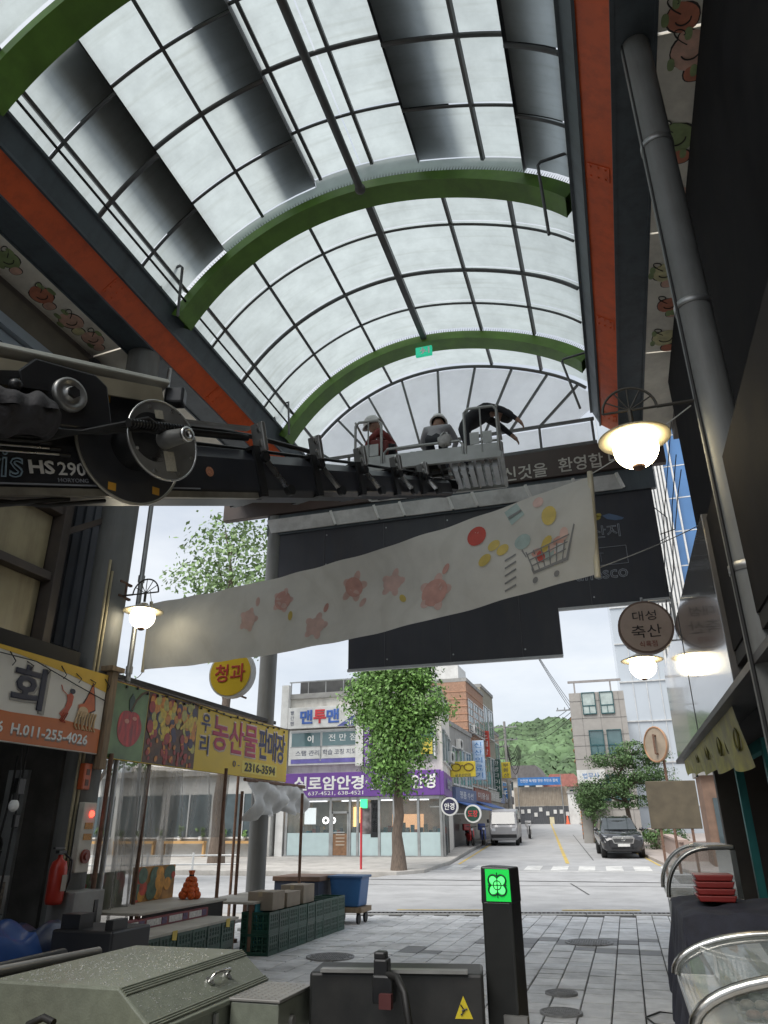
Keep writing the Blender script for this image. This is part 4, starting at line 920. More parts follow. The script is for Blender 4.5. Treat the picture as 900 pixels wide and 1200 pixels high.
b = MB(); b.span((-5.949, 7.98, .45), (-5.94, 8.04, .88)); b.build('handle_slot', BLACK, t)
t = thing('dark_display_rack', 'black display rack standing in front of the low table', 'rack', (-4.85, 6.6, 0))
b = MB(); b.span((-5.15, 6.35, .0), (-4.5, 6.95, .78)); b.build('case', mat('rack_black', (.016, .017, .02), rough=.45), t, bevel=.02)
b = MB(); b.span((-4.62, 6.4, .775), (-4.54, 6.62, .86)); b.span((-5.1, 6.4, .775), (-4.9, 6.6, .9)); b.split('clip', BLACK, t)
t = thing('blue_tarpaulin', 'crumpled dark blue tarpaulin heaped over goods below the fish banner', 'tarpaulin', (-5.8, 6.2, 0))
q_ = [tr_.uniform(0, 6) for _ in range(4)]
def heap(u_, v_):
    x_ = -6.55+1.45*u_; y_ = 4.9+2.35*v_; e_ = min(u_, 1-u_, v_, 1-v_)*5
    h_ = min(1, e_)*(.70+.10*math.sin(7*u_+q_[0])*math.cos(5*v_+q_[1])+.05*math.sin(19*u_+11*v_+q_[2])+.03*math.sin(31*v_-17*u_+q_[3]))
    return (x_+.03*math.sin(13*v_), y_+.03*math.sin(15*u_), h_+.06)
b = MB(); b.grid(heap, 44, 44); b.build('sheet', mat('dark_blue_tarp', (.020, .032, .075), rough=.35, var=.25, scale=6), t)
b = MB(); b.grid(lambda u_, v_: (lambda p: (p[0], p[1], p[2]+.012))(heap(.55+.35*u_, .35+.3*v_)), 20, 16); b.build('fold', mat('bright_blue_tarp', (.022, .07, .24), rough=.35, var=.2), t)
t = thing('menu_board', 'small framed price board leaning behind the blue tarpaulin', 'board', (-6.4, 7.0, .9))
b = MB(); b.span((-6.62, 6.72, .78), (-6.58, 7.3, 1.16)); b.build('frame', mat('grey_board', (.30, .30, .29), rough=.5), t, bevel=.006)
b = MB(); b.span((-6.579, 6.78, .84), (-6.575, 7.24, 1.1)); b.build('face', mat('brown_print_board', (.16, .13, .10), rough=.5, var=.7, scale=25), t)
# ------------------------------------------------------------------ right shop row
rb = thing('right_shop_building', 'dark shop building on the side of the glass display cases', 'building', (3, 3, 0))
DWALL = mat('near_black_wall', (.020, .019, .020), rough=.9, var=.3, dirt=(.04, .035, .03), dirt_amt=.4, spec=.08)  # near-black matte wall colour with faint brown blotches
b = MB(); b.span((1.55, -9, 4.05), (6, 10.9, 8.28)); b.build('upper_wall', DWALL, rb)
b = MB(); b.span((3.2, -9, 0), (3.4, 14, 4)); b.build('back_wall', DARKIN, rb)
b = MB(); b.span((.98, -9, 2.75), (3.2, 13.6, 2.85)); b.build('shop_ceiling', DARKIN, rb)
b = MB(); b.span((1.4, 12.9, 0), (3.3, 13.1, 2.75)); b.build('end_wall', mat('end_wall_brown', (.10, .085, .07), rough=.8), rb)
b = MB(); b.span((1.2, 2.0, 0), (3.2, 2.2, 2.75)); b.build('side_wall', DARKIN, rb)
# polished sign box running along the shopfront: it mirrors the street
POL = mat('polished_sign_face', (.13, .125, .125), rough=.13, var=.08, scale=1.5, spec=.9, coat=.3)
b = MB(); b.span((.93, 6.2, 2.58), (1.18, 13.2, 4.05)); sbx = b.build('sign_box', POL, rb, bevel=.01)
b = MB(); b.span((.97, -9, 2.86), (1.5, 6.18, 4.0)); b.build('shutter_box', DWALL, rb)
b = MB(); b.span((.90, -4, 2.545), (1.2, 13.3, 2.60)); b.build('sign_box_sill', mat('sill_dark', (.05, .045, .045), rough=.5), rb)
b = MB(); b.span((.925, 9.4, 2.6), (.932, 9.42, 4.04)); b.build('sign_box_joint', BLACK, rb)
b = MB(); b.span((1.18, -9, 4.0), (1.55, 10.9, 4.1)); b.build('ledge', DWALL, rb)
# straggling wires above the sign box
t = thing('loose_wires', 'black wires draped between the sign box and the entrance board', 'wires', (1.1, 12, 5))
b = MB()
for pts in ([(1.0, 11.5, 4.05), (1.05, 11.8, 4.6), (1.2, 11.6, 5.3), (1.3, 11.2, 6.2), (1.45, 10.8, 6.9)], [(1.22, 12.9, 6.4), (1.4, 12.2, 6.2), (1.45, 11.5, 6.5), (1.5, 10.95, 6.7)], [(1.0, 12.6, 4.0), (1.1, 12.9, 4.8), (1.18, 13.0, 5.6), (1.3, 12.6, 6.6), (1.5, 11, 7.6)], [(1.2, 13.05, 7.0), (1.38, 12.9, 6.7), (1.36, 12.9, 6.35), (1.2, 13.0, 6.3)]):
    b.tube(pts, .008, 6)
b.split('wire', WIRE, t)
# yellow printed valance under the sill
YV = mat('yellow_patterned_vinyl', (.30, .27, .035), rough=.5, var=.4, scale=7, dirt=(.12, .10, .04), dirt_amt=.7)
t = thing('yellow_valance', 'yellow green patterned vinyl valance hanging below the polished sign box', 'valance', (1.0, 9, 2.5))
def val(u_, v_):
    y_ = 6.9+5.9*u_; zb = 2.55-(.50-.28*u_)*v_-.03*v_*math.sin(26*u_)
    return (.985+.04*math.sin(29*u_+2*v_)*v_+.05*v_, y_, zb)
b = MB(); b.grid(val, 60, 8); b.build('sheet', YV, t)
b = MB()
for i in range(7):
    y_ = 7.2+i*.62; z_ = 2.30+.03*i
    b.tube([(1.0+.012, y_+.11*math.cos(a_), z_+.09*math.sin(a_)) for a_ in [i_*.45 for i_ in range(15)]], .012, 5)
b.split('ring_pattern', mat('olive_print', (.12, .11, .02), rough=.6), t)
# teal door frame and dim things inside the shop
t = thing('teal_door_frame', 'turquoise metal door frame at the dark shopfront', 'door frame', (1.3, 9.3, 0))
TEAL = mat('turquoise_paint', (.04, .26, .25), rough=.5, var=.15)
for y_ in (7.3, 9.2): b = MB(); b.span((1.22, y_, 0), (1.30, y_+.09, 2.22)); b.build('post', TEAL, t)
b = MB(); b.span((1.22, 7.3, 2.22), (1.30, 9.29, 2.32)); b.build('lintel', TEAL, t)
t = thing('hanging_shelf', 'dull wooden shelf hanging inside the dark shop', 'shelf', (1.6, 7.2, 1.8))
b = MB(); b.bar((1.55, 7.6, 2.2), (1.55, 8.6, 1.75), .12, .18); b.bar((1.55, 7.0, 2.2), (1.55, 7.6, 2.22), .12, .12); b.build('board', mat('shelf_grey', (.20, .19, .175), rough=.7), t)
t = thing('stock_shelves', 'dark shelving with small bottles deep inside the shop', 'shelves', (2.6, 7, 0))
for z_ in (.6, 1.1, 1.6): b = MB(); b.span((2.5, 4, z_), (2.95, 11, z_+.03)); b.build('shelf', DARKIN, t)
rr_ = random.Random(4)
for i in range(26):
    y_ = 4.2+i*.26; z_ = (.63, 1.13, 1.63)[i % 3]; b = MB(); r_ = rr_.uniform(.03, .05); h_ = rr_.uniform(.14, .26)
    b.lathe([(0, 0), (r_, .0), (r_, h_*.65), (r_*.4, h_*.8), (r_*.4, h_), (0, h_)], (2.6, y_, z_), n=10); b.build('bottle', mat('bottle_%d' % (i % 4), [(.06, .10, .09), (.12, .09, .05), (.25, .25, .24), (.15, .04, .03)][i % 4], rough=.25), t)
# round butcher sign hung out over the street
t = thing('round_butcher_sign', 'round pinkish hanging sign with dark brush lettering', 'sign', (.57, 10, 4.04))
b = MB(); b.cyl((.57, 10.12, 4.04), (.57, 10.0, 4.04), .355, n=40); b.build('case', mat('sign_rim_brown', (.20, .13, .10), rough=.5), t, bevel=.01)
b = MB(); b.cyl((.57, 10.0, 4.04), (.57, 9.99, 4.04), .325, n=40); b.build('face', mat('dusty_pink_face', (.52, .40, .33), rough=.5, var=.12, dirt=(.25, .17, .13), dirt_amt=.4), t)
INK = mat('brush_ink', (.05, .04, .04), rough=.6)
text('대성', INK, t, (.57, 9.99, 4.19), EX, EZ, w=.30, h=.13, bold=.0)
text('축산', INK, t, (.57, 9.99, 3.98), EX, EZ, w=.38, h=.17, bold=.0)
text('식육점', mat('red_ink', (.30, .08, .06), rough=.6), t, (.57, 9.99, 3.81), EX, EZ, w=.22, h=.08, bold=.0)
b = MB(); b.bar((.57, 10.06, 4.42), (.95, 10.06, 4.42), .03, .03); b.bar((.57, 10.06, 4.40), (.57, 10.06, 4.46), .03, .03); b.bar((.95, 10.06, 4.00), (.95, 10.06, 4.5), .03, .03); b.build('bracket', GALV, t)
# dome security camera beside it
t = thing('dome_camera', 'white dome security camera hanging below its bracket near the round sign', 'camera', (.4, 10.6, 3.9))
b = MB(); b.lathe([(0, .16), (.06, .15), (.085, .10), (.09, 0), (.075, -.03), (0, -.03)], (.38, 10.9, 4.06), n=20); b.build('housing', WHITEP, t)
b = MB(); b.ball((.38, 10.9, 4.02), (.072, .072, .08), 16, 10); b.build('dome', mat('smoked_dome', (.08, .08, .085), rough=.1), t)
b = MB(); b.tube([(.38, 10.9, 4.2), (.38, 10.9, 4.33), (.45, 10.92, 4.38), (.95, 11.0, 4.38)], .022, 8); b.box((.36, 10.9, 4.36), (.16, .1, .12)); b.build('arm', WHITEP, t)
# glass display cases
GLS = clearsheet('case_glass', (.42, .47, .45), clear=.66, rough=.03, bump=0)
STAIN = mat('stainless_steel', (.50, .49, .46), rough=.25, metal=1, var=.15, scale=8, dirt=(.25, .22, .18), dirt_amt=.3)
def display_case(x0, x1, y0, y1, zb, zt, label, front_m, glow=False):
    """counter whose glass front curves up and back over the goods"""
    t = thing('display_case', label, 'display case', ((x0+x1)/2, (y0+y1)/2, 0))
    b = MB(); b.span((x0+.05, y0, .08), (x1, y1, zb)); b.build('cabinet', front_m, t, bevel=.015)
    b = MB(); b.span((x0+.02, y0-.01, zb), (x1+.01, y1+.01, zb+.04)); b.build('ledge', STAIN, t, bevel=.01)
    def arc_(k, n=12, off=0.):
        a_ = math.pi/2*k/n; rx = (x1-x0)*.62+off; rz_ = zt-zb-.04+off
        return (x0+.02+(x1-x0)*.62-rx*math.cos(a_), zb+.04+rz_*math.sin(a_))
    b = MB(); n = 12
    vv = []
    for k in range(n+1):
        x_, z_ = arc_(k); vv += [(x_, y0+.02, z_), (x_, y1-.02, z_)]
    b.add(vv, [(2*i, 2*i+1, 2*i+3, 2*i+2) for i in range(n)], True); b.build('curved_glass', GLS, t)
    for y_ in (y0+.015, y1-.015):
        b = MB(); b.tube([(arc_(k, off=.006)[0], y_, arc_(k, off=.006)[1]) for k in range(n+1)], .022, 8); b.build('glass_frame', STAIN, t)
        b = MB(); pts = [(arc_(k)[0], arc_(k)[1]) for k in range(n+1)]+[(x1-.03, zt-.01), (x1-.03, zb+.045), (x0+.05, zb+.045)]
        b.add([(p[0], y_, p[1]) for p in pts], [tuple(range(len(pts)))]); b.build('end_glass', GLS, t)
    b = MB(); b.span((x0+(x1-x0)*.60, y0, zt-.01), (x1, y1, zt+.035)); b.build('top', STAIN, t, bevel=.012)
    b = MB(); b.span((x1-.05, y0, zb+.04), (x1, y1, zt-.012)); b.build('back_panel', STAIN, t)
    b = MB(); b.span((x0+.14, y0+.05, zb+.16), (x1-.08, y1-.05, zb+.17)); b.build('inner_shelf', GLS, t)
    return t
OCH = mat('ochre_laminate', (.40, .30, .09), rough=.45, var=.12, dirt=(.2, .14, .05), dirt_amt=.4)
display_case(.13, .98, 3.35, 4.55, .88, 1.10, 'low curved glass display case with a steel frame and ochre front', OCH)
display_case(.30, 1.0, 8.6, 10.0, .92, 1.40, 'tall curved glass display case behind the cloth covered stand', mat('case_grey', (.30, .30, .29), rough=.5))
# goods in the near case
rr_ = random.Random(9)
for i in range(6):
    t = thing('steel_tray', 'shallow steel tray lying inside the low glass display case', 'tray', (.55, 3.5+i*.19, .93), 'trays in the low display case')
    b = MB(); b.span((.32, 3.45+i*.18, .922), (.82, 3.59+i*.18, .94)); b.build('pan', STAIN, t, bevel=.005)
    b = MB()
    for k in range(8): b.ball((.37+k*.055, 3.52+i*.18+rr_.uniform(-.02, .02), .95), (.03, .035, .018), 8, 5)
    b.build('food', mat('food_%d' % (i % 3), [(.30, .16, .10), (.35, .30, .22), (.12, .14, .10)][i % 3], rough=.4, var=.3, scale=30), t)
# stand covered by a dark cloth, with red trays
t = thing('covered_stand', 'market stand draped with a dark navy cloth', 'stand', (.7, 6.9, 0))
b = MB(); b.span((.42, 6.2, .1), (1.05, 7.6, .98)); b.build('stand_body', DARKIN, t)
def cloth(u_, v_):
    # v: across from street side hem, over the top, to the back ; u along the stand
    y_ = 6.0+1.8*u_; L_ = v_*2.0
    hem = .10+.06*math.sin(7*u_)+.22*u_
    if L_ < 1.0: x_ = .30+.09*(1-L_)*-1+(.045*math.sin(24*u_+3*L_)+.02*math.sin(53*u_-2*L_))*(1-L_); z_ = hem+(1.03-hem)*L_
    else: x_ = .30+(L_-1)*.8; z_ = 1.03+.014*math.sin(9*u_+5*L_)+.008*math.sin(27*u_-9*L_)+.006*math.sin(21*L_+13*u_)
    if L_ > .9 and L_ < 1.1: z_ -= .02*(1-abs(L_-1)/.1)
    e_ = max(0, (.12-u_)/.12)
    return (x_, y_, z_-e_*.35*(1 if L_ > .9 else .35))
b = MB(); b.grid(cloth, 50, 40); b.build('cloth', mat('navy_cloth', (.034, .036, .052), rough=.8, var=.3, scale=12, bump=.4, bscale=120), t)
for i in range(4):
    b = MB(); z_ = 1.05+i*.05; b.prism([(-.13, 0), (.13, 0), (.15, .045), (-.15, .045)], (.62, 7.35, z_), EX, EZ, .34)
    tag(b.build('red_tray', mat('red_tray_plastic', (.30, .03, .025), rough=.4), None, bevel=.008), 'dark red plastic tray nested in a stack on the draped stand', 'tray', 'red trays stacked on the draped stand')
t = thing('power_cord', 'thin black cord trailing on the paving beside the draped stand', 'cord', (.1, 8, 0))
b = MB(); b.tube([(.33, 7.7, .35), (.20, 7.9, .02), (.02, 8.0, .012), (-.05, 8.25, .012), (.08, 8.5, .012), (.2, 8.45, .015), (.3, 8.6, .3)], .008, 6); b.build('cord', WIRE, t)
# hanging festival banner with groceries
P0 = Vector((.07, 7.0, 4.92)); P1 = Vector((.01, 7.0, 3.87)); P2 = Vector((-6.3, 8.85, 4.68)); P3 = Vector((-6.3, 8.85, 3.70))
t = thing('hanging_banner', 'wide white banner with grocery pictures and red lettering strung across the market street', 'banner', (-3, 7.9, 3.8))
def ban(u_, v_):
    a_ = P2.lerp(P0, u_); c_ = P3.lerp(P1, u_); p = c_.lerp(a_, v_)
    sag = -.16*math.sin(math.pi*u_); bil = .10*math.sin(math.pi*v_)*math.sin(2.5*math.pi*u_+.6)+.022*math.sin(30*u_+6*v_)*(1-.5*v_)+.012*math.sin(67*u_-9*v_+1.3)*abs(2*v_-1)+.010*math.sin(47*u_+14*v_)
    return p+Vector((.28*bil, -1*bil, sag))
b = MB(); b.grid(lambda u_, v_: ban(u_, v_), 90, 14)
b.build('cloth', translucent('white_banner_cloth', (.66, .65, .60), fac=.35, rough=.6, var=.05, scale=2), t)
def onban(mb, pts, cu_, cv_, su, lift):
    """flat print that follows the hanging cloth"""
    W_ = 6.55; H_ = 1.0; vv = []
    for x_, y_ in pts:
        u_ = cu_+x_*su/W_; v_ = cv_+y_*su/H_; e = .004
        p = ban(u_, v_); n = (ban(u_+e, v_)-ban(u_-e, v_)).cross(ban(u_, v_+e)-ban(u_, v_-e)).normalized()
        vv.append(p+n*lift)
    k = len(vv); mb.add(vv, [tuple(range(k))])
BP = {'tomato': (.50, .07, .05), 'potato': (.58, .45, .12), 'mint': (.36, .46, .44), 'grey': (.22, .22, .22), 'pink': (.64, .45, .40), 'redl': (.60, .34, .29), 'milk': (.58, .60, .60)}
BB = {k: MB() for k in BP}
onban(BB['tomato'], ell(0, 0, 1, 1, 20), .805, .76, .115, .012); onban(BB['redl'], [(math.cos(a_)*(1 if i % 2 else .35), math.sin(a_)*(1 if i % 2 else .35)) for i, a_ in enumerate([k*math.pi/5 for k in range(10)])], .805, .78, .045, .018)
onban(BB['mint'], [(-.9, .5), (.3, 1.), (.95, -.4), (-.3, -1.)], .873, .86, .12, .012); onban(BB['grey'], [(-.6, 0), (.65, .35), (.75, .15), (-.5, -.2)], .873, .84, .12, .018)
for cu_, cv_ in ((.835, .58), (.818, .45), (.85, .5)): onban(BB['potato'], ell(0, 0, 1, .75, 14, .4), cu_, cv_, .075, .012)
onban(BB['mint'], ell(0, 0, 1, .9, 12), .885, .52, .09, .012); onban(BB['potato'], ell(0, 0, .8, 1.1, 14), .93, .70, .10, .012)
onban(BB['pink'], ell(0, 0, 1, 1, 14), .915, .90, .06, .012)
# trolley full of goods
onban(BB['grey'], [(-1, .45), (-.95, .5), (-.55, -.5), (.8, -.35), (1.05, .75), (1.0, .8), (.72, -.25), (-.5, -.4)], .925, .30, .28, .012)
for k in range(6): onban(BB['grey'], [(-.85+k*.3, .35), (-.8+k*.3, .35), (-.5+k*.22, -.4), (-.55+k*.22, -.4)], .925, .30, .28, .013)
for k in range(3): onban(BB['grey'], [(-.8+.1*k, .25-.22*k), (.85-.06*k, .5-.22*k), (.84-.06*k, .46-.22*k), (-.8+.1*k, .20-.22*k)], .925, .30, .28, .014)
for k, (kx, ky, nm) in enumerate(((-.4, .3, 'redl'), (-.1, .45, 'potato'), (.2, .25, 'pink'), (.45, .55, 'redl'), (.1, .05, 'mint'), (-.25, .05, 'tomato'), (.5, .2, 'milk'), (.0, .7, 'potato'), (.65, .8, 'pink'))):
    onban(BB[nm], ell(kx*2.2, ky*1.6, .5, .36, 10, k), .925, .30, .125, .008+.0006*k)
for q in range(2): onban(BB['grey'], ell(0, 0, 1, 1, 10), .905+q*.035, .10, .03, .012)
for k in range(5): onban(BB['grey'], [(0, 0), (.9, .25), (.92, .12), (.02, -.13)], .853, .38-.075*k, .14, .012)
# scattered faded produce along the rest of the cloth
rb_ = random.Random(21)
for k in range(6):
    cu_ = .30+k*.085; cv_ = .5+.24*math.sin(k*2.3); nm = ('pink', 'redl')[k % 2]; r_ = rb_.uniform(.12, .17)
    onban(BB[nm], ell(0, 0, 1, rb_.uniform(.7, 1.), 18, rb_.uniform(0, 3)), cu_, cv_, r_, .010)
    for q in range(5): a_ = q*1.257; onban(BB['pink'], ell(math.cos(a_)*.8, math.sin(a_)*.8, .5, .34, 12, a_), cu_, cv_, r_, .006+.0008*q)
    onban(BB[('pink', 'potato', 'redl')[k % 3]], ell(0, 0, 1, .6, 12, rb_.uniform(0, 3)), cu_+.022, cv_-.22*(1 if cv_ > .5 else -1), .06, .012)
for k in BP: BB[k].split('printed_picture', mat('banner_'+k, BP[k], rough=.6, var=.12, scale=8), t)
b = MB(); b.cyl(P1+Vector((.02, 0, -.04)), P0+Vector((.02, 0, .05)), .03, n=10); b.cyl(P3+Vector((-.02, 0, -.03)), P2+Vector((-.02, 0, .03)), .025, n=10); b.split('end_pole', mat('cream_pole', (.56, .52, .40), rough=.5), t)
b = MB()
for a_, c_ in ((P0+Vector((.02, 0, .02)), Vector((1.0, 6.0, 5.0))), (P1+Vector((.02, 0, .05)), Vector((1.53, 9.0, 5.1))), (P2, Vector((-6.4, 8.9, 4.9))), (P3, Vector((-6.47, 8.9, 3.6)))):
    b.tube([a_.lerp(c_, i/8)-Vector((0, 0, .03*math.sin(math.pi*i/8))) for i in range(9)], .006, 5)
b.split('rope', mat('white_rope', (.60, .60, .58), rough=.7), t)
# ------------------------------------------------------------------ aerial work truck
NAVYB = mat('charcoal_boom_paint', (.030, .033, .042), rough=.32, var=.15, scale=3, dirt=(.08, .075, .07), dirt_amt=.35)
GUN = mat('gunmetal_plate', (.30, .30, .29), rough=.35, metal=.6, var=.2, scale=4, dirt=(.08, .07, .06), dirt_amt=.4)
TOOLG = mat('grey_green_tool_box_paint', (.165, .182, .145), rough=.36, var=.12, scale=28, dirt=(.10, .10, .085), dirt_amt=.6, bump=.10, bscale=160)
tk = thing('aerial_lift_truck', 'aerial lift truck with a long charcoal telescopic boom, basket, tool box and outrigger', 'truck', (-3.5, 0, 0))
A = Vector((-3.845, 3.47, 3.93)); B = Vector((-2.05, 8.85, 5.98))
D = (B-A).normalized(); SD = D.cross(EZ).normalized(); UP = SD.cross(D)          # SD points to the viewer's side
LB = (B-A).length
def bp(s, a, h): return A+D*s+SD*a+UP*h
def boom(s0, s1, w, h, h0, nm, m_=NAVYB):
    """eight sided boom section; h0 = height of its axis above the line A-B"""
    c = h*.26; pr = [(-w/2, -h/2+c*.5), (-w/2+c*.6, -h/2), (w/2-c*.6, -h/2), (w/2, -h/2+c*.5), (w/2, h/2-c), (w/2-c*.7, h/2), (-w/2+c*.7, h/2), (-w/2, h/2-c)]
    b = MB(); k = len(pr); vv = [bp(s0, x, y+h0) for x, y in pr]+[bp(s1, x, y+h0) for x, y in pr]
    b.add(vv, [tuple(range(k)), tuple(range(2*k-1, k-1, -1))]+[(i, k+i, k+(i+1) % k, (i+1) % k) for i in range(k)])
    return b.build(nm, m_, tk, bevel=.012)
secs = [(-5.6, 2.45, .40, .50, -.01), (2.4, 3.35, .35, .44, -.01), (3.3, 4.2, .30, .385, -.015), (4.15, 5.0, .26, .33, -.02), (4.95, 5.7, .22, .28, -.025), (5.65, 6.55, .18, .24, -.03)]
bo = [boom(*s_, 'boom_section') for s_ in secs]
# bright lower flange and rivet line on the base section
b = MB(); b.bar(bp(-5.6, .20, -.245), bp(2.3, .20, -.245), .05, .055, up=UP); b.build('boom_flange', mat('worn_bright_flange', (.36, .34, .29), rough=.35, metal=.7, var=.25, scale=5), tk)
b = MB(); b.bar(bp(-5.6, .212, -.19), bp(1.6, .212, -.19), .006, .012, up=UP); b.build('boom_trim', LETGREY, tk)
for i, (s_, w_, h_, ln) in enumerate(((2.45, .36, .45, .30), (3.35, .31, .40, .27), (4.2, .27, .34, .24), (5.0, .23, .30, .2), (5.7, .19, .25, .17))):
    # collar, sheave bracket and dangling chain link at every joint
    b = MB()
    for sd in (-1, 1): b.bar(bp(s_-.05, sd*(w_/2+.028), -h_*.5), bp(s_-.05, sd*(w_/2+.028), h_*.5), .03, .09, up=D)
    b.bar(bp(s_-.05, -w_/2-.04, h_*.5+.01), bp(s_-.05, w_/2+.04, h_*.5+.01), .09, .035, up=UP); b.bar(bp(s_-.05, -w_/2-.04, -h_*.5-.012), bp(s_-.05, w_/2+.04, -h_*.5-.012), .09, .03, up=UP)
    b.build('boom_collar', BLACK, tk)
    b = MB(); b.bar(bp(s_+.02, w_/2+.03, h_*.42), bp(s_+.04, w_/2+.03, h_*.42+ln), .05, .16, up=SD); b.build('sheave_bracket', GUN, tk, bevel=.012)
    b = MB(); 
    for q in range(2): b.cyl(bp(s_+.03, w_/2+.05, h_*.45+ln*(.25+.5*q)), bp(s_+.03, w_/2+.075, h_*.45+ln*(.25+.5*q)), .05, n=16)
    b.build('sheave', CHROME, tk)
    b = MB(); p0_ = bp(s_+.02, w_/2+.05, h_*.30); p1_ = bp(s_+.30, w_/2+.05, -h_*.42)
    b.bar(p0_, p1_, .025, .05, up=SD); b.build('link_arm', CHROME, tk)
    b = MB(); b.cyl(p0_-SD*.02, p0_+SD*.035, .05, n=12); b.cyl(p1_-SD*.02, p1_+SD*.035, .055, n=12)
    b.split('link_pin', BLACK, tk)
# top rails / cable trays along the boom
b = MB(); b.tube([bp(1.2, .10, .36), bp(2.4, .12, .36)], .035, 8); b.tube([bp(1.2, .0, .50), bp(2.6, .02, .42), bp(3.6, .04, .30)], .028, 8); b.tube([bp(.9, -.1, .36), bp(4.4, -.05, .26), bp(5.8, 0, .18)], .02, 8); b.build('top_pipes', BLACK, tk)
b = MB(); b.bar(bp(1.3, .16, .42), bp(2.4, .16, .44), .06, .035, up=UP); b.build('top_rail', GALV, tk)
# hose reel drums on the near side
def disc(c, r, t_, m_, nm, n=40, ax=None):
    b = MB(); ax = ax or SD; b.cyl(c, c+ax*t_, r, n=n); return b.build(nm, m_, tk, bevel=.006)
disc(bp(.92, .22, .13), .47, .03, mat('reel_flange_dark', (.09, .09, .095), rough=.3, metal=.5), 'reel_flange')
disc(bp(.94, .24, .13), .2, .26, BLACK, 'reel_core')
b = MB(); cc = bp(.92, .245, .13)
b.tube([cc+(D*math.cos(a_)+UP*math.sin(a_))*.47 for a_ in [2*math.pi*i/48 for i in range(49)]], .012, 6); b.build('reel_rim', mat('pale_reel_rim', (.42, .40, .34), rough=.3, metal=.6), tk)
fl = disc(bp(1.03, .48, .11), .325, .02, GUN, 'reel_plate')
b = MB(); cc = bp(1.03, .502, .11)
b.tube([cc+(D*math.cos(a_)+UP*math.sin(a_))*.325 for a_ in [2*math.pi*i/48 for i in range(49)]], .008, 6)
for i in range(8): q = cc+(D*math.cos(i*.785+.3)+UP*math.sin(i*.785+.3))*.28; b.cyl(q, q+SD*.012, .014, n=8)
b.build('reel_bolts', CHROME, tk)
b = MB(); b.cyl(bp(1.03, .50, .11), bp(1.04, .74, .08), .075, .055, n=18); b.build('reel_axle', GUN, tk)
b = MB(); b.lathe([(.025, .0), (.058, .0), (.062, .03), (.03, .035), (.025, -.02)], bp(1.04, .74, .08), axis=SD, n=20); b.build('axle_ring', CHROME, tk)
b = MB(); b.prism([(-.05, -.11), (.05, -.11), (.05, .05), (-.05, .05)], bp(1.06, .503, -.03), D, UP, .002); b.prism([(-.04, -.035), (.04, -.035), (.04, .035), (-.04, .035)], bp(1.03, .503, .32), D, UP, .002)
b.split('data_plate', mat('cream_plate', (.50, .47, .38), rough=.4, var=.15, scale=60), tk)
b = MB()
for dx, dy in ((-.16, .38), (.16, -.36), (-.24, -.33)): b.prism([(-.035, -.025), (.03, -.04), (.045, .02), (-.02, .035)], bp(.92+dx, .252, .13+dy), D, UP, .002)
b.split('amber_sticker', mat('amber_sticker', (.62, .32, .04), rough=.4), tk)
for q in range(4):      # hoses into the reel
    b = MB(); b.tube([bp(-.7, .24, .20-.03*q), bp(.1, .30, .18-.03*q), bp(.5, .42, .15+.01*q), bp(.85, .52+.02*q, .17+.025*q), bp(1.15, .56, .14-.02*q)], .016, 7); b.build('hose', RUBBER, tk)
b = MB()
for i in range(20): b.cyl(bp(.68+i*.028, .56, .20), bp(.695+i*.028, .56, .20), .035, n=8)
b.build('drag_chain', BLACK, tk)
for q in range(4):
    b = MB(); b.tube([bp(-2.4, .215+.01*q, .18-.042*q), bp(.12+.07*q, .225, .155-.042*q)], .010, 6); b.build('steel_pipe', CHROME, tk)
    b = MB(); b.cyl(bp(.10+.07*q, .225, .155-.042*q), bp(.18+.07*q, .228, .154-.042*q), .018, n=10); b.build('pipe_fitting', BLACK, tk)
# upper gear box, bearing, sleeve and silver cover
b = MB(); b.prism([(-.42, -.02), (.24, -.02), (.26, .34), (.17, .42), (-.30, .47), (-.44, .36)], bp(.46, .30, .22), D, UP, .05); b.build('gear_plate', mat('black_gear_plate', (.022, .022, .024), rough=.35, var=.2), tk, bevel=.015)
b = MB(); b.lathe([(.0, .06), (.05, .06), (.05, .03), (.085, .03), (.10, .05), (.125, .045), (.13, 0)], bp(.37, .345, .44), axis=SD, n=24); b.build('bearing', GUN, tk)
b = MB(); b.cyl(bp(.37, .35, .44), bp(.37, .43, .44), .045, n=6); b.build('bearing_nut', BLACK, tk)
b = MB(); pts = []
def slv(u_, v_):
    a_ = 2*math.pi*v_; s_ = -1.28+1.5*u_
    r_ = .150+.013*math.sin(34*u_+2.2*math.sin(a_+1)+3*v_)+.010*math.sin(61*u_-3*a_)+.008*math.sin(23*u_+2*a_+1)-(.07*max(0, (u_-.93)/.07)**2)
    return bp(s_, .38+r_*math.cos(a_), .25+r_*math.sin(a_))
b.grid(slv, 90, 28); b.build('fabric_sleeve', mat('wrinkled_black_fabric', (.035, .033, .036), rough=.75, var=.3, scale=9, bump=.8, bscale=14), tk)
b = MB(); b.bar(bp(-3, .10, .76), bp(1.35, .10, .62), .50, .05, up=UP+SD*-.35); b.build('top_cover', mat('silver_cover', (.48, .47, .42), rough=.35, metal=.5, var=.15), tk, bevel=.01)
b = MB(); b.bar(bp(-3, .33, .62), bp(1.25, .33, .56), .02, .14, up=UP); b.build('cover_skirt', mat('beige_cover', (.28, .25, .18), rough=.45, var=.2), tk)
b = MB(); b.bar(bp(-1.5, .34, .47), bp(.2, .34, .46), .10, .05, up=UP); b.ball(bp(-.05, .40, .44), .045); b.bar(bp(-.2, .36, .50), bp(0, .36, .53), .05, .05); b.build('linkage', BLACK, tk)
b = MB(); b.box(bp(1.42, .30, .58), (.16, .12, .16), rz=.3); b.build('work_light', BLACK, tk, bevel=.02)
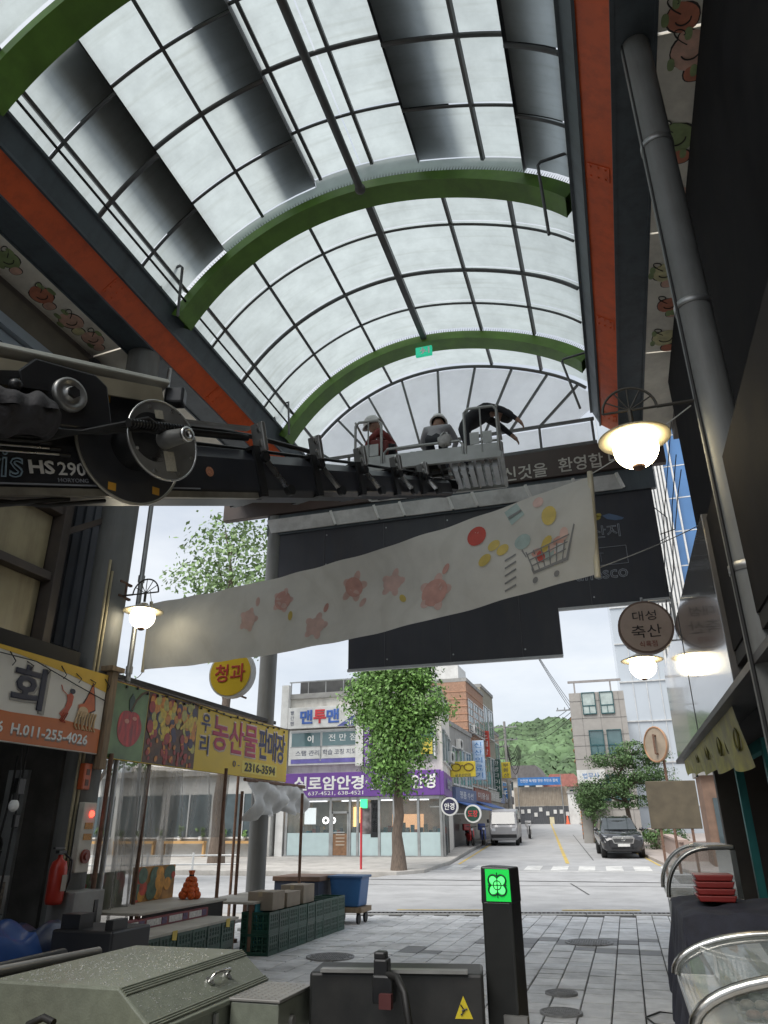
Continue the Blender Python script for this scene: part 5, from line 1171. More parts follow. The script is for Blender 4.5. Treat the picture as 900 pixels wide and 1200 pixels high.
b = MB(); b.tube([bp(-1.2, .16, -.28), bp(-.5, .18, -.36), bp(.1, .16, -.30), bp(.4, .12, -.27)], .02, 8); b.tube([bp(-.2, .12, -.28), bp(.2, .16, -.33), bp(.7, .12, -.28)], .016, 8); b.build('under_hose', RUBBER, tk)
# markings on the boom side
SN = SD
text('HS', LETW, tk, bp(.17, .20, -.065), D, UP, w=.19, h=.10, bold=.03, lift=.012)
text('290', LETW, tk, bp(.40, .20, -.07), D, UP, w=.22, h=.10, bold=.012, lift=.012)
text('ris', mat('pale_blue_script', (.30, .42, .52), rough=.4), tk, bp(-.09, .20, -.05), D, UP, w=.26, h=.20, lift=.012, outline=.022, shear=.2)
text('HORYONG', LETGREY, tk, bp(.40, .20, -.155), D, UP, w=.24, h=.03, lift=.012)
b = MB(); b.cyl(bp(1.75, .205, -.03), bp(1.75, .208, -.03), .045, n=20); b.build('round_sticker', mat('orange_sticker', (.55, .25, .15), rough=.4, var=.3, scale=60), tk)
# turret and chassis under the boom (left of the viewer)
b = MB(); b.cyl((-5.3, -1.2, 1.2), (-5.3, -1.2, 1.6), .55, n=24); b.build('turntable', BLACK, tk)
b = MB(); b.bar((-5.3, -1.2, 1.55), (-5.45, -1.7, 2.2), .6, .8); b.build('turret', NAVYB, tk, bevel=.03)
b = MB(); b.span((-6.1, -5.5, .75), (-1.45, 1.55, 1.0)); b.build('chassis_deck', mat('deck_grey', (.14, .14, .14), rough=.6, dirt=(.06, .06, .05), dirt_amt=.5), tk, bevel=.02)
for x_, y_ in ((-5.7, -4.2), (-2.0, -4.2), (-5.7, 0.3), (-2.0, .3)):
    b = MB(); b.cyl((x_-.14, y_, .45), (x_+.14, y_, .45), .45, n=24); wl = b.build('wheel', RUBBER, tk, bevel=.03); b = MB(); b.cyl((x_-.15, y_, .45), (x_+.15, y_, .45), .24, n=18); b.build('rim', GALV, wl)
b = MB(); b.span((-6.0, -5.4, 1.0), (-1.55, -3.4, 2.5)); b.build('cab', NAVYB, tk, bevel=.08)
# outrigger beam, jack with green lamp
b = MB(); b.bar((-1.37, 3.42, .945), (-.66, 3.55, .945), .26, .22); obm = b.build('outrigger_beam', mat('outrigger_black', (.011, .012, .012), rough=.4, var=.3, dirt=(.06, .055, .05), dirt_amt=.5), tk, bevel=.012)
b = MB(); b.bar((-1.3, 3.31, 1.062), (-.70, 3.42, 1.062), .05, .012); b.build('beam_edge', GUN, tk)
jx, jy = -.58, 3.66; rzj = R(-8)
JM = Matrix.Rotation(rzj, 3, 'Z')
b = MB(); b.box((jx, jy, .72), (.140, .15, 1.18), rz=rzj); jk = b.build('outrigger_jack', mat('jack_black', (.013, .014, .014), rough=.38, var=.3, dirt=(.05, .05, .045), dirt_amt=.4), tk, bevel=.012)
b = MB(); b.prism([(-.072, 0), (.072, 0), (.069, .145), (-.066, .15)], Vector((jx, jy, 1.295))+JM @ Vector((0, .075, 0)), JM @ EX, EZ, .15); hd = b.build('lamp_head', BLACK, tk, bevel=.008)
fo = Vector((jx, jy, 1.37))+JM @ Vector((.010, -.076, 0)); ju = JM @ EX
LG = emis('green_lamp_field', (.01, .50, .06), .28); LGB = emis('green_lamp_bright', (.10, .85, .18), .5)
b = MB(); b.prism([(-.054, -.064), (.058, -.064), (.056, .062), (-.054, .064)], fo, ju, EZ, .004); b.build('green_lamp', LG, hd)
b = MB()
for i in range(4):
    a0 = R(45+90*i); c_ = (.023*math.cos(a0), .023*math.sin(a0))
    b.prism(ell(c_[0], c_[1], .022, .016, 14, a0), fo+(ju.cross(EZ))*.004, ju, EZ, .002)
b.build('lamp_petal', LGB, hd)
b = MB()
for i in range(4):
    a0 = R(45+90*i); c_ = Vector((.026*math.cos(a0), .026*math.sin(a0)))
    b.tube([fo+ju.cross(EZ)*.006+ju*(c_.x+.022*math.cos(a_))+EZ*(c_.y+.022*math.sin(a_)) for a_ in [a0-1.7+3.4*i_/12 for i_ in range(13)]], .0042, 5)
b.tube([fo+ju.cross(EZ)*.007+ju*(.018*math.cos(a_))+EZ*(.018*math.sin(a_)) for a_ in [2*math.pi*i_/16 for i_ in range(17)]], .0025, 5)
b.tube([fo+ju.cross(EZ)*.006+ju*-.043, fo+ju.cross(EZ)*.006+ju*.043], .003, 4); b.tube([fo+ju.cross(EZ)*.006-EZ*.05, fo+ju.cross(EZ)*.006+EZ*.05], .003, 4)
b.build('lamp_grille', mat('dark_green_line', (.0, .06, .02), rough=.5), hd)
b = MB(); b.box((jx+.045, jy-.085, .84), (.1, .03, .1), rz=rzj); b.build('jack_bracket', GUN, tk)
b = MB(); b.cyl((jx, jy, .06), (jx, jy, .4), .055, n=14); b.cyl((jx, jy, 0), (jx, jy, .06), .2, n=20); b.build('jack_foot', GUN, tk)
# warning triangle on the beam
bd = (Vector((-.66, 3.55, 0))-Vector((-1.37, 3.42, 0))).normalized(); wo = Vector((-.66, 3.55, .935))-bd*.085-bd.cross(EZ)*-.131
b = MB(); b.prism([(-.036, -.033), (.036, -.033), (0, .045)], wo, bd, EZ, .002); b.build('warning_triangle', mat('warning_yellow', (.60, .48, .02), rough=.4), obm)
b = MB(); b.tube([wo+bd.cross(EZ)*.004+bd*x_+EZ*z_ for x_, z_ in ((-.012, .015), (.004, -.005), (-.012, -.02))], .003, 4); b.tube([wo+bd.cross(EZ)*.004+bd*x_+EZ*z_ for x_, z_ in ((.014, .002), (-.008, -.006))], .003, 4); b.build('warning_figure', BLACK, obm)
# hydraulic block and hose on the beam
b = MB(); b.box((-1.03, 3.30, 1.08), (.06, .06, .07)); b.box((-1.035, 3.30, 1.125), (.05, .05, .03)); b.box((-1.02, 3.29, 1.01), (.085, .06, .1)); b.build('valve_block', BLACK, tk, bevel=.008)
b = MB(); b.tube([(-1.0, 3.28, 1.06), (-.95, 3.24, 1.06), (-.90, 3.17, 1.02), (-.88, 3.16, .92), (-.87, 3.15, .7)], .014, 8); b.build('hydraulic_hose', RUBBER, tk)
b = MB(); b.box((-1.0, 3.25, .975), (.05, .03, .05)); b.build('valve_cap', mat('dull_red_cap', (.09, .025, .025), rough=.5), tk)
# tool box: flat top, sloping lid front with pressed ridges and a handle
TY0, TY1 = 2.56, 3.47
b = MB(); pr = [(-2.32, .80), (-1.61, .80), (-1.61, .985), (-1.76, 1.10), (-2.32, 1.10)]
b.prism([(x_, z_) for x_, z_ in pr], (0, TY1, 0), EX, EZ, TY1-TY0); tb = b.build('tool_box', TOOLG, tk, bevel=.008)
sl = Vector((-1.76, 0, 1.10))-Vector((-1.61, 0, .985)); sn = Vector((-sl.z, 0, sl.x)); sn = Vector((.115, 0, .15)).normalized()
def lid(t_, y_, l_=0.): return Vector((-1.61, y_, .985))+sl*t_+sn*l_
b = MB()
for t_ in (.05, .10, .15, .82, .87, .92, .97): b.tube([lid(t_, TY0+.004, .001), lid(t_, TY1-.004, .001)], .0045, 6)
b.build('lid_ridge', TOOLG, tb)
b = MB(); b.bar((-1.605, TY0-.004, .975), (-1.605, TY1+.004, .975), .02, .018); b.build('lid_edge', TOOLG, tb, bevel=.004)
b = MB(); y_ = 3.13; b.tube([lid(.50, y_-.07, 0), lid(.50, y_-.07, .028), lid(.5, y_-.055, .036), lid(.5, y_+.055, .036), lid(.5, y_+.07, .028), lid(.5, y_+.07, 0)], .0075, 8)
b.cyl(lid(.5, y_-.07, -.002), lid(.5, y_-.07, .006), .02, n=14); b.cyl(lid(.5, y_+.07, -.002), lid(.5, y_+.07, .006), .02, n=14); b.build('handle', CHROME, tb)
b = MB(); b.cyl((-1.612, 2.98, .90), (-1.595, 2.98, .90), .022, n=14); b.box((-1.60, 2.98, .935), (.012, .02, .04)); b.build('lock', GUN, tb)
dr = random.Random(8); b = MB()
for i in range(900):
    x_ = dr.uniform(-2.3, -1.77); y_ = dr.uniform(TY0+.02, TY1-.02); r_ = dr.uniform(.0012, .0042)
    b.add([(x_+r_*math.cos(k), y_+r_*math.sin(k), 1.1005) for k in (0, 1.26, 2.51, 3.77, 5.03)]+[(x_, y_, 1.1005+r_*.7)], [(k, (k+1) % 5, 5) for k in range(5)], True)
for i in range(260):
    p = lid(dr.uniform(.2, .8), dr.uniform(TY0+.02, TY1-.02), .0005); r_ = dr.uniform(.0012, .0034); a1 = EY; a2 = sl.normalized()
    b.add([p+(a1*math.cos(k)+a2*math.sin(k))*r_ for k in (0, 1.26, 2.51, 3.77, 5.03)]+[p+sn*r_*.7], [(k, (k+1) % 5, 5) for k in range(5)], True)
b.build('rain_drops', mat('rain_drop', (.34, .35, .34), rough=.05, spec=.8), tb, stuff=True)
# chequer plate locker beside it
CHQ = mat('chequer_plate', (.27, .265, .25), rough=.4, metal=.3, var=.12, scale=6)
b = MB(); b.span((-1.595, 3.08, .72), (-1.385, 3.42, .978)); lk = b.build('chequer_locker', TOOLG, tk, bevel=.006)
b = MB(); b.span((-1.60, 3.075, .979), (-1.38, 3.425, .990)); b.build('chequer_lid', CHQ, lk, bevel=.003)
b = MB()
for i in range(7):
    for j in range(10):
        a_ = .78 if (i+j) % 2 else -.78; c_ = Vector((-1.587+i*.030, 3.095+j*.031, .991)); d_ = Vector((math.cos(a_), math.sin(a_), 0))*.011; e_ = Vector((-d_.y, d_.x, 0))*.28
        b.add([c_-d_, c_-e_, c_+d_, c_+e_, c_+Vector((0, 0, .003))], [(0, 1, 4), (1, 2, 4), (2, 3, 4), (3, 0, 4)])
b.build('chequer_studs', CHQ, lk)
b = MB(); b.cyl((-1.387, 3.2, .90), (-1.37, 3.2, .90), .02, n=12); b.build('lock', GUN, lk)
# pipes and straps lying behind the tool box, second green lamp in front
for i, (x0_, y0_, x1_, y1_, r_, z_) in enumerate(((-2.42, 1.6, -2.36, 3.35, .028, 1.03), (-2.52, 1.6, -2.55, 3.5, .024, 1.05), (-2.60, 1.5, -2.40, 3.3, .022, 1.09), (-2.7, 1.6, -2.75, 3.5, .03, 1.04))):
    b = MB(); b.cyl((x0_, y0_, z_), (x1_, y1_, z_), r_, n=12); b.build('steel_tube', (mat('wet_dark_tube', (.09, .085, .08), rough=.25, metal=.5, var=.2), WOOD, GUN, BLACK)[i], tk)
b = MB(); b.span((-3.0, 1.4, .80), (-2.33, 3.6, 1.0)); b.build('side_deck', BLACK, tk)
b = MB(); b.span((-2.32, 1.5, .80), (-1.55, 2.54, .93)); b.build('front_deck', mat('yellow_stained_deck', (.24, .20, .10), rough=.6, var=.3, dirt=(.08, .08, .07), dirt_amt=.5), tk)
b = MB(); b.prism([(-.07, 0), (.07, 0), (.06, .075), (-.06, .075)], (-1.90, 2.42, .93), EX, EZ, .10); h2 = b.build('lamp_head', BLACK, tk, bevel=.01)
b = MB(); b.prism(ell(-.024, .035, .017, .024, 14), (-1.90, 2.319, .93), EX, EZ, .003); b.prism(ell(.026, .035, .017, .024, 14), (-1.90, 2.319, .93), EX, EZ, .003); b.build('green_lamp', LGB, h2)
b = MB(); b.prism([(-.062, .005), (.062, .005), (.056, .07), (-.056, .07)], (-1.90, 2.3205, .93), EX, EZ, .001); b.build('green_lamp_field', LG, h2)
b = MB(); b.tube([(-2.04, 2.45, .95), (-2.03, 2.46, 1.0), (-1.98, 2.47, 1.02), (-1.93, 2.46, 1.01)], .012, 8); b.build('strap', RUBBER, tk)
# ---- basket
bc = Vector((-2.1, 9.28, 6.30)); ba = R(4); bu = Vector((math.cos(ba), math.sin(ba), 0)); bv = Vector((-math.sin(ba), math.cos(ba), 0))
def bk(x_, y_, z_): return bc+bu*x_+bv*y_+EZ*z_
BM = Matrix.Rotation(ba, 3, 'Z'); SILV = mat('grey_basket_paint', (.46, .475, .46), rough=.45, metal=.3, var=.12, dirt=(.15, .14, .12), dirt_amt=.4)
bas = MB(); 
for sg in (-1, 1):
    bas.bar(bk(-1.05, sg*.5, .02), bk(1.05, sg*.5, .02), .05, .09)
    bas.bar(bk(sg*1.05, -.5, .02), bk(sg*1.05, .5, .02), .05, .085)
bk_o = bas.build('basket_floor_frame', SILV, tk)
b = MB()
for i in range(13): b.bar(bk(-1.0+i*.167, -.48, .01), bk(-1.0+i*.167, .48, .01), .03, .03)
for i in range(5): b.bar(bk(-1.0, -.4+i*.2, .03), bk(1.0, -.4+i*.2, .03), .02, .03)
b.build('floor_grating', GALV, bk_o)
b = MB(); b.span((0, 0, 0), (1, 1, 1)); b = MB(); b.box(bk(-.35, 0, .055), (1.2, .9, .02), M=BM); b.build('floor_plate', mat('dark_floor_plate', (.05, .05, .05), rough=.6), bk_o)
b = MB()
for i in range(6): b.box(bk(.40+i*.11, -.1, -.06), (.07, .6, .10), M=BM)
b.build('underside_ribs', GALV, bk_o)
for sg in (-1, 1):
    for (x0_, x1_) in ((-1.05, -.62), (-.62, .55), (.55, 1.05)):
        top = .80 if x1_ != .55 else .30
        b = MB(); b.tube([bk(x0_+.02, sg*.5, .06), bk(x0_+.02, sg*.5, top-.06), bk(x0_+.07, sg*.5, top), bk(x1_-.07, sg*.5, top), bk(x1_-.02, sg*.5, top-.06), bk(x1_-.02, sg*.5, .06)], .02, 8)
        if top > .5: b.tube([bk((x0_+x1_)/2, sg*.5, .06), bk((x0_+x1_)/2, sg*.5, top)], .014, 6)
        b.build('guard_rail', SILV, tk)
        b = MB(); b.box(bk((x0_+x1_)/2, sg*.5, .13), (x1_-x0_-.06, .012, .15), M=BM); b.build('toe_board', SILV, tk)
    for x_ in (-.9, -.75, .7, .88):
        b = MB(); b.box(bk(x_, sg*.5, .31), (.13, .01, .19), M=BM); b.build('rail_panel', SILV, tk)
    b = MB(); b.tube([bk(-.62, sg*.5, .55), bk(-.62, sg*.5, .82), bk(-.2, sg*.5, .84)] , .018, 6) if sg > 0 else b.tube([bk(-1.03, -.5, .8), bk(-1.03, .5, .8)], .018, 6); b.build('guard_rail', SILV, tk)
b = MB(); b.tube([bk(1.03, -.5, .8), bk(1.03, .5, .8)], .018, 6); b.tube([bk(1.03, -.5, .42), bk(1.03, .5, .42)], .015, 6); b.build('guard_rail', SILV, tk)
b = MB(); b.bar(bk(-.3, -.1, -.02), bp(6.2, 0, -.02), .22, .2); b.bar(bk(-.45, -.3, -.12), bk(.35, .1, -.12), .12, .14); b.cyl(bk(-.1, -.25, -.28), bk(-.1, -.25, .0), .09, n=14); b.build('basket_mount', BLACK, tk)
for nm, lab, cat_, c_, sz_, cl in (('red_tool_bag', 'dark red tool bag hanging on the lift basket rail', 'bag', (-.70, -.36, .42), (.26, .16, .2), (.20, .035, .03)), ('mint_crate', 'pale mint plastic crate inside the lift basket', 'crate', (-.12, -.2, .23), (.34, .3, .14), (.30, .40, .36)), ('white_carton', 'flat white carton lying in the lift basket', 'carton', (-.42, -.3, .20), (.36, .24, .07), (.60, .60, .58))):
    t = thing(nm, lab, cat_, tuple(bk(c_[0], c_[1], .06)))
    b = MB(); b.box(bk(*c_), sz_, M=BM @ Matrix.Rotation(.2, 3, 'Z')); b.build('body', mat(nm+'_m', cl, rough=.6, var=.15, bump=.3), t, bevel=.03)
    b = MB(); p_ = bk(*c_)+EZ*sz_[2]/2; b.tube([p_-bu*.08, p_-bu*.06+EZ*.07, p_+bu*.06+EZ*.07, p_+bu*.08], .010, 6); b.box(p_+EZ*.004, (sz_[0]*.8, sz_[1]*.8, .008), M=BM); b.build('grip', mat(nm+'_grip', tuple(x_*.6 for x_ in cl), rough=.6), t)
    if nm == 'white_carton' or nm == 'mint_crate': b = MB(); b.box(bk(c_[0], c_[1], (.06+c_[2]-sz_[2]/2)/2+.003), (sz_[0]*.8, sz_[1]*.8, max(.01, c_[2]-sz_[2]/2-.066)), M=BM); b.build('pallet', WOOD, t)
t = thing('crumpled_sack', 'crumpled white plastic sack on the lift basket rail', 'sack', tuple(bk(.3, -.45, .3)))
sr = random.Random(6); b = MB(); b.ball(bk(.28, -.5, .34), (.10, .07, .10), 12, 8); b.v = [tuple(c_+sr.gauss(0, .016) for c_ in p_) for p_ in b.v]; b.build('plastic', mat('white_plastic', (.66, .66, .64), rough=.4), t)
# ------------------------------------------------------------------ workers in the basket
SKIN = mat('skin', (.42, .26, .19), rough=.55, var=.08)
def person(label, J, R_, cloth, trouser, helmet, facing, loc, hair=(.02, .018, .016)):
    """J joint -> point, bones grown with a Skin modifier into one continuous body"""
    me = bpy.data.meshes.new('body'); names = list(J); idx = {n_: i for i, n_ in enumerate(names)}
    E_ = [('pelvis', 'belly'), ('belly', 'chest'), ('chest', 'neck'), ('neck', 'head'), ('head', 'crown')]
    for s_ in 'LR': E_ += [('chest', 'sh'+s_), ('sh'+s_, 'el'+s_), ('el'+s_, 'wr'+s_), ('wr'+s_, 'pa'+s_), ('pelvis', 'hip'+s_), ('hip'+s_, 'kn'+s_), ('kn'+s_, 'an'+s_), ('an'+s_, 'toe'+s_)]
    vv = [Vector(J[n_]) for n_ in names]; ee = [(idx[a_], idx[c_]) for a_, c_ in E_]; rad = [R_[n_.rstrip('LR') if n_ not in R_ else n_] for n_ in names]
    for s_ in 'LR':       # five fingers of unequal length, bent at the knuckle, the thumb leaving the side
        w_ = Vector(J['wr'+s_]); p_ = Vector(J['pa'+s_]); d_ = (p_-w_).normalized(); sd_ = d_.cross(EZ); sd_ = sd_.normalized() if sd_.length > .1 else EX.copy(); nn_ = sd_.cross(d_)
        for k_, (o_, l_) in enumerate(((-.030, .060), (-.010, .072), (.010, .066), (.030, .052))):
            a_ = len(vv); vv += [p_+sd_*o_+d_*.02, p_+sd_*o_*1.15+d_*(.02+l_*.55)-nn_*.006, p_+sd_*o_*1.2+d_*(.02+l_*.9)-nn_*.03]; rad += [.012, .010, .009]
            ee += [(idx['pa'+s_], a_), (a_, a_+1), (a_+1, a_+2)]
        a_ = len(vv); vv += [w_+d_*.03+sd_*.035-nn_*.01, w_+d_*.07+sd_*.055-nn_*.02]; rad += [.012, .010]; ee += [(idx['pa'+s_], a_), (a_, a_+1)]
    me.from_pydata([tuple(p_) for p_ in vv], ee, [])
    ob = bpy.data.objects.new('tmp_body', me); col.objects.link(ob)
    sk = ob.modifiers.new('s', 'SKIN'); sk.use_smooth_shade = True; sb_ = ob.modifiers.new('d', 'SUBSURF'); sb_.levels = 1; sb_.render_levels = 1
    for i, sv in enumerate(me.skin_vertices[0].data): sv.radius = (rad[i], rad[i]); sv.use_root = (i == idx['pelvis'])
    dg = bpy.context.evaluated_depsgraph_get(); m2 = bpy.data.meshes.new_from_object(ob.evaluated_get(dg)); bpy.data.objects.remove(ob)
    m2.materials.clear()
    for m_ in (SKIN, cloth, trouser, mat('dark_shoes', (.02, .02, .02), rough=.6)): m2.materials.append(m_)
    def near(p_):
        best = None
        for a_, c_ in E_:
            A_, C_ = Vector(J[a_]), Vector(J[c_]); t_ = max(0, min(1, (p_-A_).dot(C_-A_)/max(1e-6, (C_-A_).length_squared))); d_ = (p_-A_.lerp(C_, t_)).length
            if best is None or d_ < best[0]: best = (d_, a_, c_, t_)
        return best
    for pl in m2.polygons:
        _, a_, c_, t_ = near(pl.center); s_ = c_[:2]
        pl.material_index = 0 if c_ in ('head', 'crown') or c_[:2] in ('pa',) or (s_ == 'wr' and t_ > .9) else 3 if c_.startswith('toe') else 2 if (a_[:3] == 'pel' and c_[:3] == 'hip') or c_[:2] in ('kn', 'an') else 1
        pl.use_smooth = True
    t = thing('person', label, 'person', loc, 'workers in the lift basket')
    bo_ = bpy.data.objects.new('body', m2); col.objects.link(bo_); bo_.parent = t; bo_.location = tuple(-c_ for c_ in loc)
    hd_ = Vector(J['head']); cr_ = Vector(J['crown']); up_ = (cr_-hd_).normalized(); f_ = (Vector(facing)-up_*Vector(facing).dot(up_)).normalized(); sd_ = f_.cross(up_)
    hc = hd_.lerp(cr_, .45)
    b = MB(); b.ball((0, 0, 0), (.082, .098, .118), 20, 14); Mh = Matrix((sd_, f_, up_)).transposed(); b.v = [tuple(Mh @ Vector(p_)+hc) for p_ in b.v]
    b.v += []; n_ = len(b.v)
    b.ball((0, 0, 0), (.013, .022, .024), 8, 6); b.v = b.v[:n_]+[tuple(Mh @ (Vector(p_)+Vector((0, .1, -.012)))+hc) for p_ in b.v[n_:]]
    for sg in (-1, 1):
        n_ = len(b.v); b.ball((0, 0, 0), (.012, .022, .033), 8, 6); b.v = b.v[:n_]+[tuple(Mh @ (Vector(p_)+Vector((sg*.085, 0, 0)))+hc) for p_ in b.v[n_:]]
    b.build('head', SKIN, t)
    b = MB()
    for sg in (-1, 1):
        n_ = len(b.v); b.ball((0, 0, 0), (.014, .008, .008), 8, 5); b.v = b.v[:n_]+[tuple(Mh @ (Vector(p_)+Vector((sg*.032, .091, .02)))+hc) for p_ in b.v[n_:]]
    n_ = len(b.v); b.ball((0, 0, 0), (.025, .008, .006), 8, 5); b.v = b.v[:n_]+[tuple(Mh @ (Vector(p_)+Vector((0, .086, -.055)))+hc) for p_ in b.v[n_:]]
    b.build('face_features', mat('face_dark', (.06, .03, .025), rough=.5), t)
    b = MB(); b.lathe([(.0, .145), (.05, .138), (.09, .105), (.104, .05), (.106, .02)], (0, 0, 0), n=20); b.v = [tuple(Mh @ (Vector(p_)*1.02+Vector((0, -.01, .0)))+hc) for p_ in b.v]; b.build('hair', mat('black_hair', hair, rough=.6), t)
    if helmet:
        b = MB(); b.lathe([(.0, .175), (.06, .168), (.105, .13), (.125, .07), (.128, .045), (.145, .035), (.145, .028), (.12, .03)], (0, 0, 0), n=24); b.v = [tuple(Mh @ (Vector((p_[0], p_[1]*1.12+(.02 if p_[2] < .04 and p_[1] > 0 else 0), p_[2])))+hc) for p_ in b.v]; b.build('helmet', helmet, t)
    return t
RAD = dict(pelvis=.145, belly=.135, chest=.15, neck=.055, head=.06, crown=.05, sh=.075, el=.052, wr=.034, pa=.03, hip=.095, kn=.062, an=.042, toe=.04)
def J_(o, **k):
    return {n_: tuple(o+bu*v_[0]+bv*v_[1]+EZ*v_[2]) for n_, v_ in k.items()}
DKC = mat('black_work_jacket', (.018, .019, .024), rough=.75, var=.3, scale=14, bump=.4); DKT = mat('dark_work_trousers', (.03, .032, .04), rough=.8, var=.2); GRC = mat('pale_grey_shirt', (.36, .36, .38), rough=.75, var=.1, bump=.3); RDC = mat('dark_red_vest', (.22, .035, .03), rough=.7, var=.15, bump=.3)
WHH = mat('white_helmet', (.74, .74, .72), rough=.3, var=.03)
o = bk(.52, .05, .065)
person('worker in black bending over the end rail of the lift basket, arm reaching down', J_(o, pelvis=(-.02, .05, .80), belly=(.10, .04, .90), chest=(.29, .02, .99), neck=(.45, 0, .97), head=(.53, -.01, .92), crown=(.66, -.02, .82),
    shL=(.34, .17, .97), elL=(.55, .22, .80), wrL=(.70, .2, .62), paL=(.74, .19, .56), shR=(.34, -.15, .99), elR=(.60, -.20, .86), wrR=(.80, -.20, .66), paR=(.84, -.2, .60),
    hipL=(-.02, .14, .76), knL=(.05, .16, .42), anL=(-.05, .16, .06), toeL=(.10, .18, .03), hipR=(-.02, -.04, .76), knR=(.06, -.06, .42), anR=(-.03, -.06, .06), toeR=(.13, -.08, .03)), RAD, DKC, DKT, None, bu*.5-EZ, tuple(o))
o = bk(.06, .22, .065)
person('worker in a pale grey shirt and white helmet leaning forward in the lift basket', J_(o, pelvis=(0, -.10, .66), belly=(.0, .0, .78), chest=(.0, .15, .93), neck=(0, .26, 1.04), head=(0, .29, 1.09), crown=(0, .34, 1.25),
    shL=(-.18, .16, .97), elL=(-.27, .26, .78), wrL=(-.20, .40, .70), paL=(-.19, .45, .72), shR=(.18, .16, .97), elR=(.28, .25, .78), wrR=(.2, .40, .70), paR=(.19, .45, .72),
    hipL=(-.09, -.09, .64), knL=(-.11, .16, .40), anL=(-.11, 0, .06), toeL=(-.13, .15, .03), hipR=(.09, -.09, .64), knR=(.11, .16, .40), anR=(.11, 0, .06), toeR=(.13, .15, .03)), RAD, GRC, DKT, WHH, bv, tuple(o))
o = bk(-.72, .08, .065)
person('worker in a dark red vest and white helmet stooping in the lift basket', J_(o, pelvis=(.08, .05, .52), belly=(.06, .04, .62), chest=(-.02, .0, .76), neck=(-.10, -.04, .86), head=(-.13, -.06, .89), crown=(-.20, -.09, 1.03),
    shL=(-.02, .16, .80), elL=(-.14, .22, .60), wrL=(-.26, .12, .48), paL=(-.30, .08, .44), shR=(-.05, -.18, .78), elR=(-.18, -.26, .60), wrR=(-.27, -.22, .42), paR=(-.29, -.2, .36),
    hipL=(.07, .14, .50), knL=(-.22, .20, .42), anL=(-.05, .2, .06), toeL=(-.20, .22, .03), hipR=(.07, -.05, .50), knR=(-.22, -.12, .42), anR=(-.03, -.12, .06), toeR=(-.18, -.14, .03)), RAD, RDC, DKC, WHH, -bu-EZ*.3, tuple(o))
# ------------------------------------------------------------------ across the road: optician's corner building
OW = mat('cream_render', (.72, .69, .64), rough=.8, var=.07, dirt=(.3, .27, .24), dirt_amt=.5, streak=2)
PUR = mat('purple_sign_face', (.16, .065, .30), rough=.4, var=.05)
WF = mat('white_window_frame', (.60, .61, .61), rough=.4)
TEALG = mat('teal_window_glass', (.10, .17, .18), rough=.05, var=.3, scale=.6, spec=.9)
SHOPG = clearsheet('shop_glass', (.16, .20, .20), clear=.72, rough=.04, bump=0)
FROST = mat('frosted_strip', (.50, .62, .63), rough=.4, var=.05)
WARM = emis('warm_shop_light', (1., .62, .22), 1.4); COOL = emis('cool_shop_light', (.92, .96, 1.), 1.3)
ob_ = thing('optician_building', 'cream corner building with a purple optician sign and tutoring rooms above', 'building', (-12, 38, gz(36)))
Z0 = .44; YF = 36.0
b = MB(); b.span((-16.5, YF+.25, 3.0), (-8.2, 43, 8.0)); b.span((-16.5, 40.2, Z0-.3), (-8.2, 43, 3.0)); b.span((-16.5, YF+.25, Z0-.3), (-16.3, 40.2, 3.0)); b.build('wall', OW, ob_)
b = MB(); b.span((-16.55, YF-.05, Z0-.4), (-8.1, YF+4.3, Z0-.02)); b.build('plinth', CONC, ob_, bevel=.02)
b = MB(); b.span((-16.55, YF+.1, 7.98), (-8.15, 43.05, 8.25)); b.build('roof', CONC, ob_, bevel=.02)
rl = MB(); rl.bar((-16.5, YF+.3, 8.9), (-8.3, YF+.3, 8.9), .06, .06)
for i in range(9): rl.bar((-16.4+i*1.0, YF+.3, 8.2), (-16.4+i*1.0, YF+.3, 8.9), .05, .05)
rl.build('roof_rail', GALV, ob_)
b = MB(); b.span((-16.0, YF+.6, 8.25), (-10.5, 42, 9.0)); b.build('roof_shed', mat('dark_shed', (.10, .10, .10), rough=.7), ob_)
# white corner column
b = MB(); b.span((-16.75, YF-.12, Z0-.3), (-16.35, YF+.2, 8.7)); b.build('column', WHITEP, ob_)
# purple fascia, both fronts
b = MB(); b.span((-16.3, YF-.22, 3.07), (-8.25, YF+.2, 4.22)); fp = b.build('purple_fascia', PUR, ob_, bevel=.02)
b = MB(); b.span((-8.24, YF-.22, 3.07), (-8.05, 40.8, 4.15)); fp2 = b.build('purple_fascia', PUR, ob_, bevel=.02)
yf = YF-.22
text('실로암안경', LETW, fp, (-13.92, yf, 3.72), EX, EZ, w=3.7, h=.66, bold=.03, depth=.02)
text('·', LETW, fp, (-11.92, yf, 3.75), EX, EZ, w=.10, h=.10, depth=.02)
text('콘택트', LETW, fp, (-11.1, yf, 3.94), EX, EZ, w=1.2, h=.34, bold=.0, depth=.02); text('보청기', LETW, fp, (-11.1, yf, 3.50), EX, EZ, w=1.2, h=.34, bold=.0, depth=.02)
text('637-4521, 638-4521', LETW, fp, (-13.55, yf, 3.24), EX, EZ, w=2.9, h=.20, bold=.0, depth=.02)
text('안경', LETW, fp, (-9.05, yf, 3.70), EX, EZ, w=1.2, h=.66, bold=.03, depth=.02)
text('실로암안경', LETGREY, fp2, (-8.05, 38.6, 3.65), EY, EZ, w=3.2, h=.5, bold=.01, depth=.02)
